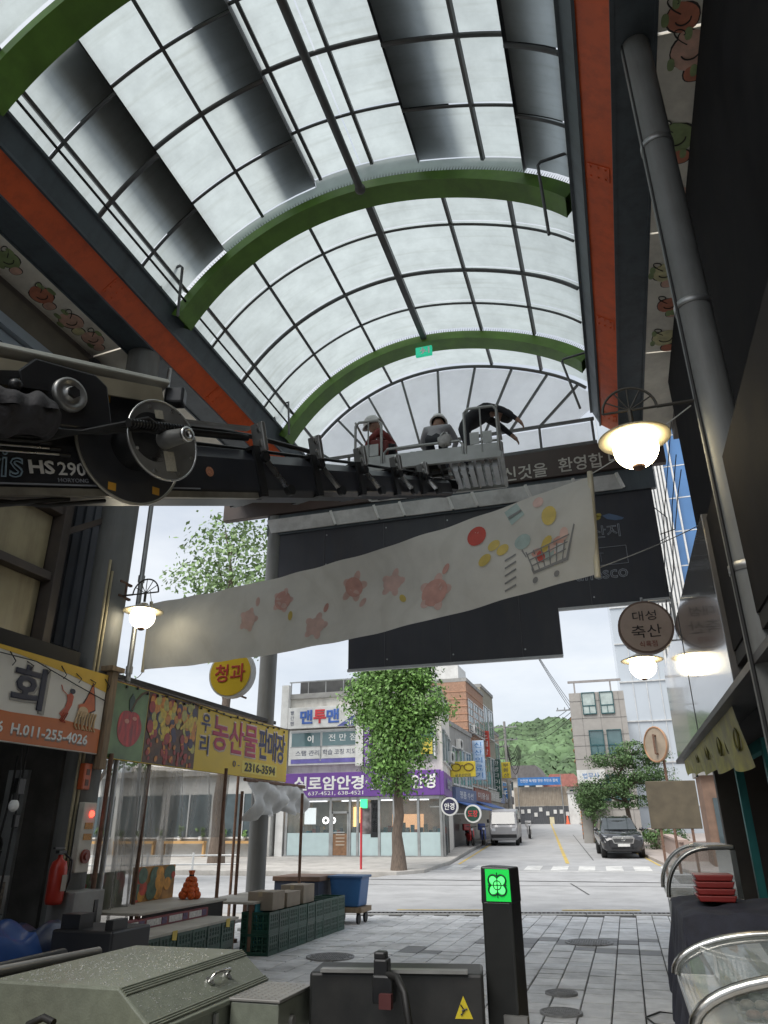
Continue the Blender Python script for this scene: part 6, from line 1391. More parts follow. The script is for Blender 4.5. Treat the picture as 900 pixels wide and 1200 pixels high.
# glazed shopfront: mullions, panes, frosted strip
ZT = 3.05
mull = [-16.2, -13.85, -12.85, -12.45, -11.35, -10.6, -9.4, -8.3]
for x_ in mull:
    b = MB(); b.span((x_-.06, YF-.05, Z0), (x_+.06, YF+.08, ZT)); b.build('mullion', GALV, ob_)
for x0_, x1_ in zip(mull, mull[1:]):
    b = MB(); b.span((x0_+.06, YF+.0, Z0), (x1_-.06, YF+.015, ZT)); b.build('pane', SHOPG, ob_)
    if not (x0_ == -13.85): b = MB(); b.span((x0_+.07, YF-.018, Z0+.02), (x1_-.07, YF-.006, Z0+1.02)); b.build('frosted_strip', FROST, ob_)
b = MB(); b.span((-16.3, YF-.06, Z0-.02), (-8.2, YF+.09, Z0+.02)); b.build('sill', GALV, ob_)
b = MB(); b.span((-16.3, YF-.04, 2.92), (-8.2, YF+.06, 3.06)); b.build('transom', WF, ob_)
# door with wooden lower panel
b = MB(); b.span((-13.74, YF-.05, Z0+.03), (-12.95, YF-.025, Z0+.98)); dr_ = b.build('door_panel', mat('shop_door_wood', (.24, .13, .07), rough=.55, var=.25, scale=8), ob_)
b = MB(); b.span((-13.78, YF-.07, 2.32), (-12.90, YF-.02, 2.42)); b.span((-13.78, YF-.07, Z0), (-13.70, YF-.02, 2.4)); b.span((-12.98, YF-.07, Z0), (-12.90, YF-.02, 2.4)); b.build('door_frame', GALV, ob_)
for z_ in (1.35, 1.2, 1.05, .9): b = MB(); b.span((-13.55, YF-.053, z_), (-13.1, YF-.05, z_+.05)); b.build('door_print', mat('pale_print', (.45, .38, .30), rough=.5), ob_)
b = MB(); b.span((-13.7, YF-.08, 1.46), (-13.1, YF-.05, 1.50)); b.build('door_handle', CHROME, ob_)
# lit inside: back wall, counters, shelves, ceiling
b = MB(); b.span((-16.3, 39.6, Z0), (-8.3, 39.7, 3.0)); b.build('inner_wall', mat('shop_inner_wall', (.42, .42, .42), rough=.7, var=.2), ob_)
b = MB(); b.span((-16.3, YF+.2, 2.98), (-8.3, 39.7, 3.04)); b.build('inner_ceiling', WHITEP, ob_)
for x_ in (-15.2, -13.3, -11.2, -9.6):
    b = MB(); b.span((x_-.5, 37.5, 2.93), (x_+.5, 37.8, 2.97)); b.build('ceiling_light', COOL, ob_)
b = MB(); b.span((-13.7, 39.4, 1.4), (-13.0, 39.55, 2.7)); b.build('lit_shelf', WARM, ob_)
b = MB(); b.span((-11.2, 38.4, .9), (-9.5, 38.6, 2.3)); b.build('lit_shelf', emis('amber_shop_light', (.9, .5, .25), .5), ob_)
sh = random.Random(12)
for i in range(34):
    x_ = -16.0+i*.23; b = MB(); h_ = sh.uniform(.15, .5); b.span((x_, 36.8+sh.uniform(0, .6), 1.4), (x_+.17, 37.5, 1.4+h_)); b.build('shelf_goods', mat('goods_%d' % (i % 6), [(.05, .05, .06), (.5, .5, .5), (.12, .35, .45), (.45, .10, .08), (.08, .08, .1), (.35, .28, .2)][i % 6], rough=.5), ob_)
b = MB(); b.span((-16.2, 36.7, Z0), (-14.0, 37.6, 1.4)); b.span((-12.4, 36.7, Z0), (-8.5, 37.6, 1.4)); b.build('counter', mat('shop_counter', (.10, .10, .11), rough=.4), ob_)
b = MB(); b.span((-15.35, YF+.25, 1.85), (-14.75, YF+.3, 2.6)); b.build('backlit_poster', emis('poster_white', (.88, .94, .95), .55), ob_)
text('OO', emis('neon_white', (1, 1, .98), 2.5), ob_, (-14.05, YF+.3, 2.02), EX, EZ, w=.72, h=.34, outline=.045)
b = MB(); b.span((-12.28, YF-.03, 1.4), (-11.75, YF-.02, 2.75)); b.build('poster', mat('portrait_poster', (.16, .14, .14), rough=.4, var=.8, scale=3), ob_)
b = MB(); b.span((-12.3, YF-.06, 2.55), (-11.95, YF-.035, 2.95)); b.build('green_lit_sign', emis('green_sign_light', (.05, .8, .25), .7), ob_)
text('누진다초점', LETW, ob_, (-11.62, YF-.045, 2.1), EX, EZ, w=.1, h=.1) if False else None
for i, s_ in enumerate('누진다초점'): text(s_, LETW, ob_, (-11.58, YF-.02, 2.72-i*.28), EX, EZ, w=.22, h=.22, bold=.0)
b = MB(); b.span((-11.78, YF-.028, 1.25), (-11.4, YF-.018, 2.9)); b.build('black_strip', BLACK, ob_)
# upper windows and tutoring-school signs
b = MB(); b.span((-16.25, YF-.02, 4.62), (-12.3, YF+.24, 6.35)); b.build('window_band', WHITEP, ob_)
for x0_, x1_ in ((-16.1, -14.5), (-14.4, -12.45)):
    b = MB(); b.span((x0_, YF-.035, 5.52), (x1_, YF-.025, 6.2)); b.build('window_pane', TEALG, ob_)
    b = MB(); b.span((x0_, YF-.04, 4.92), (x1_, YF-.025, 5.50)); b.build('window_banner', WHITEP, ob_)
    b = MB(); b.span((x0_-.05, YF-.05, 5.49), (x1_+.05, YF-.02, 5.53)); b.span((x0_-.05, YF-.05, 6.2), (x1_+.05, YF-.02, 6.26)); b.span((x1_, YF-.05, 4.8), (x1_+.05, YF-.02, 6.2)); b.build('window_frame', GALV, ob_)
b = MB(); b.span((-16.1, YF-.042, 4.70), (-12.45, YF-.03, 4.90)); b.build('violet_band', mat('violet_band', (.16, .14, .42), rough=.4), ob_)
NVY = mat('navy_sign_letters', (.05, .06, .12), rough=.5)
text('스탬 관리', NVY, ob_, (-15.2, YF-.04, 5.2), EX, EZ, w=1.3, h=.26); text('학습 코칭 지도', NVY, ob_, (-13.45, YF-.04, 5.22), EX, EZ, w=1.8, h=.26)
text('이', LETW, ob_, (-15.05, YF-.035, 5.88), EX, EZ, w=.34, h=.36, bold=.04); text('전 만 점', LETW, ob_, (-13.3, YF-.035, 5.92), EX, EZ, w=1.5, h=.34)
b = MB(); b.span((-16.3, YF-.2, 6.42), (-12.55, YF+.2, 7.48)); sg2 = b.build('tutoring_sign', WHITEP, ob_, bevel=.02)
BLU = mat('blue_sign_letters', (.06, .14, .45), rough=.45); RDL = mat('red_sign_letters', (.60, .05, .06), rough=.45)
for s_, x_, m_ in (('맨', -15.25, BLU), ('투', -14.5, RDL), ('맨', -13.78, BLU)): text(s_, m_, sg2, (x_, YF-.2, 6.98), EX, EZ, w=.70, h=.70, bold=.05, depth=.03)
b = MB(); b.prism([(-13.55, 6.45), (-12.6, 6.45), (-12.6, 6.98)], (0, YF-.2, 0), EX, EZ, .012); b.build('corner_flash', mat('navy_corner', (.10, .12, .32), rough=.4), sg2)
text('2F', LETW, sg2, (-12.86, YF-.21, 6.60), EX, EZ, w=.36, h=.22, bold=.02)
for i, s_ in enumerate('빨간펜'): text(s_, NVY, sg2, (-16.05, YF-.2, 7.22-i*.27), EX, EZ, w=.2, h=.2)
# vertical signs on the front
b = MB(); b.span((-12.5, YF-.3, 4.5), (-12.1, YF-.1, 6.9)); b.build('vertical_sign', WHITEP, ob_); b = MB(); b.span((-12.05, YF-.3, 4.4), (-11.7, YF-.05, 6.9)); vs_ = b.build('vertical_sign', PUR, ob_)
for i, s_ in enumerate('눈높이학원'): text(s_, LETW, vs_, (-11.88, YF-.3, 6.6-i*.46), EX, EZ, w=.24, h=.28)
b = MB(); b.span((-11.2, YF-.02, 4.9), (-8.5, YF+.24, 6.3)); b.build('window_pane', TEALG, ob_)
for x_ in (-11.2, -10.3, -9.4, -8.5): b = MB(); b.span((x_-.04, YF-.05, 4.85), (x_+.04, YF+.0, 6.35)); b.build('window_frame', WF, ob_)
b = MB(); b.span((-9.2, YF-.04, 4.95), (-8.6, YF-.03, 5.7)); b.build('yellow_poster', mat('yellow_poster', (.62, .50, .08), rough=.5), ob_)
# side front windows along the street
for y0_ in (37.0, 39.2, 41.2):
    b = MB(); b.span((-8.2, y0_, 4.7), (-8.17, y0_+1.5, 6.2)); b.build('window_pane', TEALG, ob_); b = MB(); b.span((-8.18, y0_-.06, 4.62), (-8.1, y0_+1.56, 4.7)); b.span((-8.18, y0_-.06, 6.2), (-8.1, y0_+1.56, 6.27)); b.span((-8.18, y0_+.72, 4.7), (-8.13, y0_+.78, 6.2)); b.build('window_frame', WF, ob_)
for y0_ in (36.2, 37.6): b = MB(); b.span((-8.25, y0_, Z0), (-8.2, y0_+1.2, 3.0)); b.build('pane', SHOPG, ob_)
for y_ in (36.1, 37.5, 38.9): b = MB(); b.span((-8.28, y_-.06, Z0), (-8.16, y_+.06, 3.05)); b.build('mullion', GALV, ob_)
b = MB(); b.span((-8.3, 39.0, Z0), (-8.2, 43, 3.05)); b.build('side_wall', OW, ob_)
for ch in ob_.children_recursive:        # the side front follows the line of the street
    if ch.type == 'MESH':
        for v_ in ch.data.vertices:
            X2 = v_.co.x-12; Y2 = v_.co.y+38
            v_.co.x -= .155*max(0, Y2-36.3)*min(1, max(0, (X2+16.5)/8.3))
def round_sign(x_, y_, z_, r_, fm, s_, lab, tm):
    t = thing('round_optician_sign', lab, 'sign', (x_, y_, z_)); b = MB(); b.cyl((x_, y_+.18, z_), (x_, y_, z_), r_, n=32); b.build('case', WHITEP, t)
    b = MB(); b.cyl((x_, y_, z_), (x_, y_-.012, z_), r_*.82, n=32); b.build('face', fm, t)
    b = MB(); b.bar((x_-r_-.55, y_+.1, z_), (x_-r_+.05, y_+.1, z_), .05, .05); b.build('bracket', GALV, t)
    text(s_, tm, t, (x_, y_-.012, z_), EX, EZ, w=r_*1.2, h=r_*.75, bold=.02)
round_sign(-7.75, 35.4, 2.55, .40, mat('navy_round_face', (.03, .03, .07), rough=.4), '안경', 'round navy sign with white letters beside the optician door', LETW)
round_sign(-6.9, 36.6, 2.25, .40, mat('dark_green_round_face', (.02, .07, .05), rough=.4), '도장', 'round dark green sign with red letters beyond the optician', RDL)
# ------------------------------------------------------------------ street trees and greenery
BARK = mat('grey_brown_bark', (.15, .115, .09), rough=.9, var=.3, scale=8, stretch=(3, 3, .5), bump=.8, bscale=25)
GK = mat('ginkgo_leaves', (.14, .27, .06), rough=.55, var=.25, scale=1.2, island=.45)
def tree(name, label, x_, y_, z_, trunk_h, tr, blobs, n, size, lm, seed, limbs=6, lean=(0, 0)):
    t = thing(name, label, 'tree', (x_, y_, z_)); rg = random.Random(seed)
    b = MB(); top = Vector((x_+lean[0], y_+lean[1], z_+trunk_h)); base = Vector((x_, y_, z_))
    pts = [base.lerp(top, i/8)+Vector((rg.gauss(0, tr*.18), rg.gauss(0, tr*.18), 0))*(1 if 0 < i else 0) for i in range(9)]
    b.tube(pts, [tr*(1.5 if i == 0 else 1.12 if i == 1 else 1-.055*i) for i in range(9)], 12); b.build('trunk', BARK, t)
    b = MB()
    for i in range(limbs):
        bl = blobs[i % len(blobs)]; s_ = pts[5+i % 4]; e_ = Vector(bl[:3])+Vector((rg.uniform(-.4, .4)*bl[3], rg.uniform(-.4, .4)*bl[4], rg.uniform(-.2, .5)*bl[5])); mdp = s_.lerp(e_, .5)+Vector((rg.gauss(0, .15), rg.gauss(0, .15), .1))
        b.tube([s_, mdp, e_], [tr*.42, tr*.28, tr*.10], 7)
    b.build('limb', BARK, t)
    b = MB(); leaves(b, blobs, n, size, rg); b.build('crown', lm, t)
    return t
rt = random.Random(31); X_, Y_ = -8.38, 29.0
bl = [(X_+.0, Y_, 6.6, 1.7, 1.7, 1.5), (X_-1.3, Y_+.2, 6.4, 1.1, 1.2, .9), (X_+1.2, Y_-.1, 6.3, 1.1, 1.1, .9), (X_+.1, Y_, 8.2, 1.4, 1.4, 1.3), (X_+.2, Y_, 5.0, 1.3, 1.3, 1.2), (X_+.1, Y_, 4.0, 1.25, 1.2, 1.0), (X_+.0, Y_, 3.3, .8, .8, .6), (X_-.9, Y_, 7.8, .9, .9, .8), (X_+1.0, Y_, 7.7, .9, .9, .9), (X_-.6, Y_-.5, 5.6, .9, .8, .8), (X_+.85, Y_-.4, 5.4, .8, .8, .8)]
tree('ginkgo_tree', 'dense green street tree with a grey trunk in front of the optician', X_, Y_, .13, 5.2, .22, bl, 32000, .13, GK, 32, 10)
LF2 = mat('fresh_green_leaves', (.14, .25, .07), rough=.55, var=.3, scale=.9, island=.45)
tree('tall_leafy_tree', 'tall leafy tree rising behind the hanging banner beyond the fruit stall', -17.2, 31, .1, 11, .28, [(-17.2, 31, 14.2, 2.6, 2.6, 2.5), (-15.4, 31, 13.0, 1.8, 2, 1.8), (-18.9, 31, 12.6, 1.6, 2, 1.6), (-18.2, 31, 15.9, 1.3, 1.5, 1.5), (-17, 30, 10.4, 2.0, 1.8, 1.8), (-15.6, 31, 10.6, 1.5, 1.5, 1.4)], 4600, .24, mat('pale_leaves', (.20, .30, .12), rough=.55, var=.3, scale=.9, island=.4), 33, 9)
tree('small_leafy_tree', 'low bushy tree showing above the fruit banner', -17.6, 22.5, .1, 3.6, .14, [(-17.6, 22.5, 5.0, 1.7, 1.5, 1.3), (-16.2, 22.5, 4.7, 1.3, 1.2, 1.0), (-18.9, 22.5, 5.6, 1.2, 1.2, 1.0)], 5000, .17, LF2, 34, 6)
# hedge of shrubs left of the tree line
# neighbour across the road on the left
nb = thing('cafe_building', 'low pale building with a wooden counter and plants, left of the optician', 'building', (-21, 38, .3))
b = MB(); b.span((-30, 35.6, .1), (-16.9, 42, 4.2)); b.build('wall', mat('pale_stucco', (.50, .50, .48), rough=.8, var=.08, dirt=(.35, .33, .3), dirt_amt=.4), nb)
b = MB(); b.span((-30.1, 35.3, 4.2), (-16.85, 42, 4.5)); b.build('roof', CONC, nb)
for x_ in (-28.5, -25.6, -22.7, -19.6):
    b = MB(); b.span((x_, 35.55, 1.3), (x_+2.4, 35.6, 3.3)); wi_ = b.build('window_pane', GLASS, nb); b = MB(); b.span((x_-.06, 35.5, 1.22), (x_+2.46, 35.58, 1.3)); b.span((x_+1.15, 35.5, 1.3), (x_+1.22, 35.58, 3.3)); b.build('window_frame', WF, wi_)
    b = MB(); b.span((x_, 35.2, 1.0), (x_+2.4, 35.5, 1.12)); b.span((x_, 35.25, .4), (x_+.08, 35.45, 1.0)); b.span((x_+2.3, 35.25, .4), (x_+2.4, 35.45, 1.0)); b.build('counter', mat('orange_wood', (.50, .30, .12), rough=.5, var=.15), nb)
for i in range(9):
    x_ = -27.8+i*1.2; t = thing('potted_plant', 'small potted plant on the cafe window counter', 'plant', (x_, 35.35, 1.12), 'plants on the cafe counter')
    b = MB(); b.lathe([(0, 0), (.09, 0), (.12, .22), (.1, .22)], (x_, 35.35, 1.12), n=12); b.build('pot', WHITEP, t)
    b = MB(); leaves(b, [(x_, 35.35, 1.55, .2, .2, .28)], 60, .16, rt); b.build('foliage', LF2, t)
# red lower roof and wall glimpsed above the banner
t = thing('red_roof_house', 'small house with a red roof behind the bushy tree', 'house', (-27, 46, 0)); b = MB(); b.span((-32, 45, 0), (-22, 52, 6.2)); b.build('wall', OW, t); b = MB(); b.prism([(-32.4, 6.2), (-21.6, 6.2), (-27, 8.0)], (0, 52.3, 0), EX, EZ, 7.6); b.build('roof', mat('red_tile', (.38, .11, .06), rough=.7), t)
for x_ in (-30.5, -27.6, -24.7): b = MB(); b.span((x_, 44.95, 3.4), (x_+1.2, 45, 4.8)); b.build('window', GLASS, t)
# white railing along the far pavement
t = thing('pavement_railing', 'white roadside railing seen through the stall', 'railing', (-17, 19, 0))
for z_ in (.45, .75): b = MB(); b.tube([(-28, kerb_y(-20)+8.2, z_), (-14, 27.0, z_)], .03, 6); b.build('rail', WHITEP, t)
for i in range(10): x_ = -28+i*1.55; y_ = 21.55+(27-21.55)*(x_+28)/14; b = MB(); b.cyl((x_, y_, 0), (x_, y_, .85), .04, n=8); b.build('post', WHITEP, t)
# ------------------------------------------------------------------ left side of the far street
def row_house(label, cat, y0, y1, h, wall, wins, floors, glass=TEALG, depth=7, awning=None, face=-8.35):
    ym = (y0+y1)/2; xf = face-.078*(y0-40); zb = gz(y0)
    t = thing('street_house', label, cat, (xf-3, ym, zb))
    b = MB(); b.span((xf-depth, y0+.03, zb-.4), (xf, y1-.03, h)); b.build('wall', wall, t)
    b = MB(); b.span((xf-depth-.06, y0+.02, h), (xf+.08, y1-.02, h+.25)); b.build('parapet', CONC, t)
    fh = (h-zb-3.2)/max(1, floors)
    for f_ in range(floors):
        z0_ = zb+3.5+f_*fh
        for k in range(wins):
            yy = y0+.5+k*(y1-y0-.6)/wins; ww = (y1-y0-.6)/wins-.5
            b = MB(); b.span((xf-.02, yy, z0_), (xf+.02, yy+ww, z0_+fh*.58)); wn = b.build('window', glass, t)
            b = MB(); b.span((xf, yy-.08, z0_-.10), (xf+.09, yy+ww+.08, z0_)); b.span((xf, yy-.06, z0_), (xf+.06, yy, z0_+fh*.58)); b.span((xf, yy+ww, z0_), (xf+.06, yy+ww+.06, z0_+fh*.58)); b.span((xf, yy+ww/2-.03, z0_), (xf+.05, yy+ww/2+.03, z0_+fh*.58)); b.span((xf, yy-.06, z0_+fh*.58), (xf+.06, yy+ww+.06, z0_+fh*.58+.08)); b.build('window_frame', WF, wn)
    for k in range(wins):          # end windows, seen from the road
        b = MB(); b.span((xf-1.2-k*1.9, y0-.0, zb+4.0), (xf-.4-k*1.9, y0+.028, zb+5.3)); b.build('window', glass, t)
    b = MB(); b.span((xf-.02, y0+.3, zb), (xf+.015, y1-.3, zb+2.5)); b.build('shopfront', mat('dim_shopfront', (.07, .07, .07), rough=.3, var=.6, scale=.8), t)
    b = MB(); b.span((xf+.016, y0+.25, zb+2.55), (xf+.22, y1-.25, zb+3.3)); fa = b.build('shop_fascia', mat('fascia_'+str(int(y0)), [(.10, .10, .11), (.45, .44, .42), (.30, .10, .08), (.12, .16, .3)][int(y0) % 4], rough=.5), t)
    text(('화장품 전문점', '열쇠 도장', '미용실', '명품 수선')[int(y0) % 4], LETW, fa, (xf+.22, ym, zb+2.92), EY, EZ, w=(y1-y0)*.6, h=.4)
    if awning:
        b = MB(); b.prism([(0, .0), (1.3, -.45), (1.3, -.5), (0, -.05)], (xf+.02, y1-.3, zb+2.6), EX, EZ, y1-y0-.6); b.build('awning', awning, t)
    return t, xf, zb
GST = mat('grey_stone_cladding', (.34, .335, .32), rough=.7, var=.1, dirt=(.2, .19, .18), dirt_amt=.5, streak=2)
BRK = mat('orange_brick_wall', (.38, .23, .16), rough=.85, var=.2, scale=10, dirt=(.25, .13, .08), dirt_amt=.4)
BAW = mat('blue_awning', (.06, .14, .40), rough=.6, var=.1)
row_house('grey stone faced house with blue awning next to the optician', 'house', 43.1, 50, 7.2, GST, 3, 1, awning=BAW, face=-9.05)
t, xf, zb = row_house('tall orange brick house beyond the grey stone one', 'house', 50.1, 57, 11.0, BRK, 3, 2, awning=BAW, face=-8.7)
b = MB(); b.span((xf-3, 50.2, 11.2), (xf-.5, 53, 12.2)); b.build('roof_shed', WHITEP, t)
# brick courses stand proud on the brick house
for i in range(14):
    z_ = 3.8+i*.5; b = MB(); b.span((xf, 50.1, z_), (xf+.03, 57, z_+.06)); b.build('brick_course', mat('brick_course', (.46, .26, .17), rough=.85), t); b = MB(); b.span((xf-7, 50.1-.0, z_), (xf, 50.128, z_+.06)); b.build('brick_course', MATS['brick_course'], t)
row_house('olive topped narrow house beyond the brick house', 'house', 57.1, 63, 11.8, mat('olive_render', (.34, .31, .24), rough=.8, dirt=(.2, .18, .14), dirt_amt=.5), 2, 2, face=-8.35)
row_house('pinkish beige house near the far end of the street', 'house', 63.1, 72, 9.6, mat('beige_render', (.46, .36, .28), rough=.8, var=.1), 3, 2, face=-8.9)
row_house('low brown house at the far end of the street', 'house', 72.1, 86, 6.4, mat('brown_render', (.26, .20, .16), rough=.8, var=.2), 4, 1, face=-9.2)
# air conditioners on the walls
def aircon(x_, y_, z_, side, lab):
    t = thing('air_conditioner', lab, 'air conditioner', (x_, y_, z_), 'air conditioners on the street walls')
    u_ = EY if side else EX; n_ = EX if side else -EY; o_ = Vector((x_, y_, z_))
    b = MB(); b.prism([(-.42, 0), (.42, 0), (.42, .58), (-.42, .58)], o_, u_, EZ, .30); b.build('case', WHITEP, t, bevel=.02)
    b = MB()
    for r_ in (.22, .15, .08): b.tube([o_+n_*.31+u_*(-.1+r_*math.cos(a_))+EZ*(.29+r_*math.sin(a_)) for a_ in [2*math.pi*i/20 for i in range(21)]], .012, 5)
    b.build('fan_grille', BLACK, t); b = MB(); b.bar(o_-u_*.35-EZ*.03+n_*.15, o_+u_*.35-EZ*.03+n_*.15, .3, .05); b.build('bracket', GALV, t)
aircon(-8.95, 40.9, 4.9, True, 'air conditioner on the side wall of the optician building'); aircon(-9.27, 45.2, 6.0, True, 'air conditioner on the grey stone house'); aircon(-9.47, 51.5, 7.6, True, 'air conditioner high on the orange brick house'); aircon(.35, 49.98, 4.4, False, 'air conditioner beside the windows of the grey office building')
# projecting shop signs on the left of the street
def proj_sign(name, lab, x_, y_, z_, w_, h_, m_, s_, tm, vertical=True, glasses=False):
    t = thing(name, lab, 'sign', (x_, y_, z_-h_/2)); b = MB(); b.span((x_-w_/2, y_, z_-h_/2), (x_+w_/2, y_+.2, z_+h_/2)); b.build('case', m_, t, bevel=.02)
    b = MB(); b.bar((x_-w_/2-.9, y_+.1, z_+h_*.3), (x_-w_/2, y_+.1, z_+h_*.3), .06, .06); b.bar((x_-w_/2-.9, y_+.1, z_-h_*.3), (x_-w_/2, y_+.1, z_-h_*.3), .06, .06); b.build('bracket', GALV, t)
    if glasses:
        b = MB()
        for sg in (-1, 1): b.tube([(x_+sg*.36+.26*math.cos(a_), y_-.02, z_+.10+.19*math.sin(a_)) for a_ in [2*math.pi*i/20 for i in range(21)]], .025, 5)
        b.tube([(x_-.1, y_-.02, z_+.16), (x_, y_-.02, z_+.2), (x_+.1, y_-.02, z_+.16)], .025, 5); b.build('spectacles_outline', mat('spectacle_brown', (.16, .09, .04), rough=.5), t)
        text(s_, tm, t, (x_, y_, z_-.32), EX, EZ, w=w_*.62, h=.18)
    elif vertical:
        n_ = len(s_)
        for i, c_ in enumerate(s_): text(c_, tm, t, (x_, y_, z_+h_/2-h_*(i+.6)/(n_+.2)), EX, EZ, w=w_*.62, h=h_/(n_+.2)*.72)
    else: text(s_, tm, t, (x_, y_, z_), EX, EZ, w=w_*.8, h=h_*.5)
    return t
YS = mat('yellow_plastic_sign', (.70, .55, .06), rough=.4); BS = mat('pale_blue_sign', (.42, .55, .72), rough=.4); RS = mat('red_plastic_sign', (.55, .08, .06), rough=.4); GS = mat('dark_green_sign', (.04, .10, .08), rough=.4); DBS = mat('deep_blue_sign', (.05, .18, .45), rough=.4)
proj_sign('spectacles_sign', 'yellow projecting sign with a spectacles drawing', -8.4, 42.2, 4.66, 1.42, .82, YS, '글로리안경', NVY, glasses=True)
proj_sign('clinic_sign', 'tall pale blue projecting sign with vertical lettering', -8.92, 50.4, 5.8, .8, 2.5, BS, '신산의료기', DBS)
proj_sign('red_sign', 'tall red projecting sign higher than the pale blue one', -9.5, 57.0, 7.5, .62, 1.9, RS, '노래방', LETW)
proj_sign('green_sign', 'tall dark green projecting sign with white vertical letters', -9.55, 62.0, 5.3, .62, 2.95, GS, '한방다이어트', LETW)
proj_sign('yellow_sign', 'small yellow projecting sign in front of the utility pole', -9.35, 66.0, 6.2, .75, 1.3, YS, '부동산', NVY)
proj_sign('small_yellow_sign', 'narrow yellow projecting sign beside the dark green sign', -9.95, 64.0, 5.9, .5, 1.1, YS, '약국', NVY)
proj_sign('blue_box_sign', 'blue box sign near the ground at the end of the street', -11.4, 80, 4.9, .8, 1.0, DBS, 'P', LETW)
# utility poles and wires
def pole(x_, y_, h_, lab, arms=2, m_=CONC):
    zb = gz(y_); t = thing('utility_pole', lab, 'pole', (x_, y_, zb)); b = MB(); b.cyl((x_, y_, zb-.2), (x_, y_, zb+h_), .17, .11, n=12); b.build('shaft', m_, t)
    for k in range(arms):
        b = MB(); z_ = zb+h_-.5-k*1.1; b.bar((x_-1.1, y_, z_), (x_+1.1, y_, z_), .09, .09)
        for q in (-1, -.5, .5, 1): b.cyl((x_+q, y_, z_+.04), (x_+q, y_, z_+.2), .04, n=8)
        b.build('cross_arm', GALV, t)
    return t
pole(-9.5, 68, 9.2, 'concrete utility pole with cross arms in front of the wooded hill')
pole(-10.8, 72, 7.8, 'shorter utility pole with tangled cables behind the yellow sign')
p3 = pole(-2.75, 55, 9.0, 'brown striped utility pole beside the parked car street', 1, mat('weathered_pole', (.20, .15, .12), rough=.8))
b = MB()
for i in range(7): b.cyl((-2.75, 55, 1.2+i*.22), (-2.75, 55, 1.31+i*.22), .172, n=12)
b.build('warning_band', mat('orange_band', (.60, .20, .04), rough=.6), p3)
b = MB()
for i in range(40): b.tube([(-2.75+.19*math.cos(i*.8), 55+.19*math.sin(i*.8), 5.5+i*.09), (-2.75+.19*math.cos(i*.8+.8), 55+.19*math.sin(i*.8+.8), 5.59+i*.09)], .03, 5)
b.build('spiral_wrap', mat('orange_wrap', (.48, .18, .06), rough=.6), p3)
t = thing('overhead_cables', 'overhead cables strung between the utility poles and across the street', 'cables', (-5, 60, 8))
b = MB()
def wire(a_, c_, sag, r_=.02): 
    a_, c_ = Vector(a_), Vector(c_); b.tube([a_.lerp(c_, i/12)-EZ*sag*math.sin(math.pi*i/12) for i in range(13)], r_, 4)
for q in range(3):
    wire((-9.5+q*.5, 68, 10.0-q*.5), (-2.75, 55, 9.6-q*.3), .8); wire((-9.5, 68, 9.8-q*.4), (-10.8, 72, 8.8-q*.4), .7+.4*q); wire((-9.5, 68, 9.8-q*.3), (-9.3, 50, 8.0-q*.3), .5)
    wire((-2.75, 55, 9.8-q*.3), (-5.2, 22, 14.0+q*.25), .7, .018)
for q in range(6): wire((-9.5, 68, 8.8-.1*q), (-8.4+.06*q, 67.5, 8.4-.1*q), .9+.25*q, .03)
b.build('cable', WIRE, t)
# ------------------------------------------------------------------ end of the street: hoarding, banner, houses, hill
t = thing('site_hoarding', 'tall hoarding of beige and dark grey corrugated panels closing the street', 'hoarding', (-9, 90, 2))
HB = mat('beige_corrugated', (.36, .31, .25), rough=.6, var=.12, dirt=(.2, .16, .12), dirt_amt=.5, streak=2); HG = mat('dark_grey_corrugated', (.10, .105, .115), rough=.6, var=.1)
zb = 1.95
for i in range(10):
    x0_ = -12.0+i*.6
    for z0_, z1_, m_ in ((zb, zb+1.95, HG), (zb+1.97, zb+4.0, HB)):
        b = MB(); pr = []
        for k in range(7): pr += [(x0_+k*.1, 90.0-(.05 if k % 2 else 0))]
        vv = [(x_, y_, z0_) for x_, y_ in pr]+[(x_, y_, z1_) for x_, y_ in pr]; b.add(vv, [(k, k+1, 8+k, 7+k) for k in range(6)]); b.build('corrugated_panel', m_, t)
hr = random.Random(3)
for i in range(8):
    x_ = -11.3+i*.7+hr.uniform(-.1, .1); z_ = zb+1.0+hr.uniform(-.2, .5); b = MB(); b.span((x_, 89.92, z_), (x_+.36, 89.94, z_+.42)); b.build('notice', WHITEP, t)
b = MB(); b.span((-8.2, 89.9, zb), (-7.7, 89.92, zb+.8)); b.build('notice', mat('cream_notice', (.66, .60, .42), rough=.5), t)
t = thing('gate_pillar', 'white gate pillar at the right end of the hoarding', 'pillar', (-5.5, 89.8, 2)); b = MB(); b.span((-5.95, 89.6, 1.8), (-4.9, 90.2, 5.2)); b.build('shaft', WHITEP, t); b = MB(); b.span((-6.05, 89.5, 5.2), (-4.8, 90.3, 5.4)); b.build('cap', CONC, t)
t = thing('street_banner', 'long blue banner with white lettering above the hoarding', 'banner', (-9, 89.5, 6.1)); b = MB(); b.span((-11.4, 89.4, 6.1), (-6.6, 89.45, 6.95)); b.build('cloth', DBS, t); text('안전한 재개발 현장 주민과 함께', LETW, t, (-9, 89.4, 6.6), EX, EZ, w=4.2, h=.34); b = MB(); b.cyl((-11.45, 89.45, 1.9), (-11.45, 89.45, 7.2), .06, n=8); b.cyl((-6.55, 89.45, 1.9), (-6.55, 89.45, 7.2), .06, n=8); b.split('post', GALV, t)
t = thing('traffic_cone', 'orange traffic cone at the foot of the white gate pillar', 'cone', (-6.1, 88.6, 2)); b = MB(); b.lathe([(.3, 0), (.3, .05), (.2, .05), (.05, .9), (0, .9)], (-6.15, 88.6, 1.97), n=14); b.build('cone', mat('cone_orange', (.65, .12, .05), rough=.5), t); b = MB(); b.lathe([(.152, .3), (.117, .5)], (-6.15, 88.6, 1.975), n=14); b.build('band', WHITEP, t)
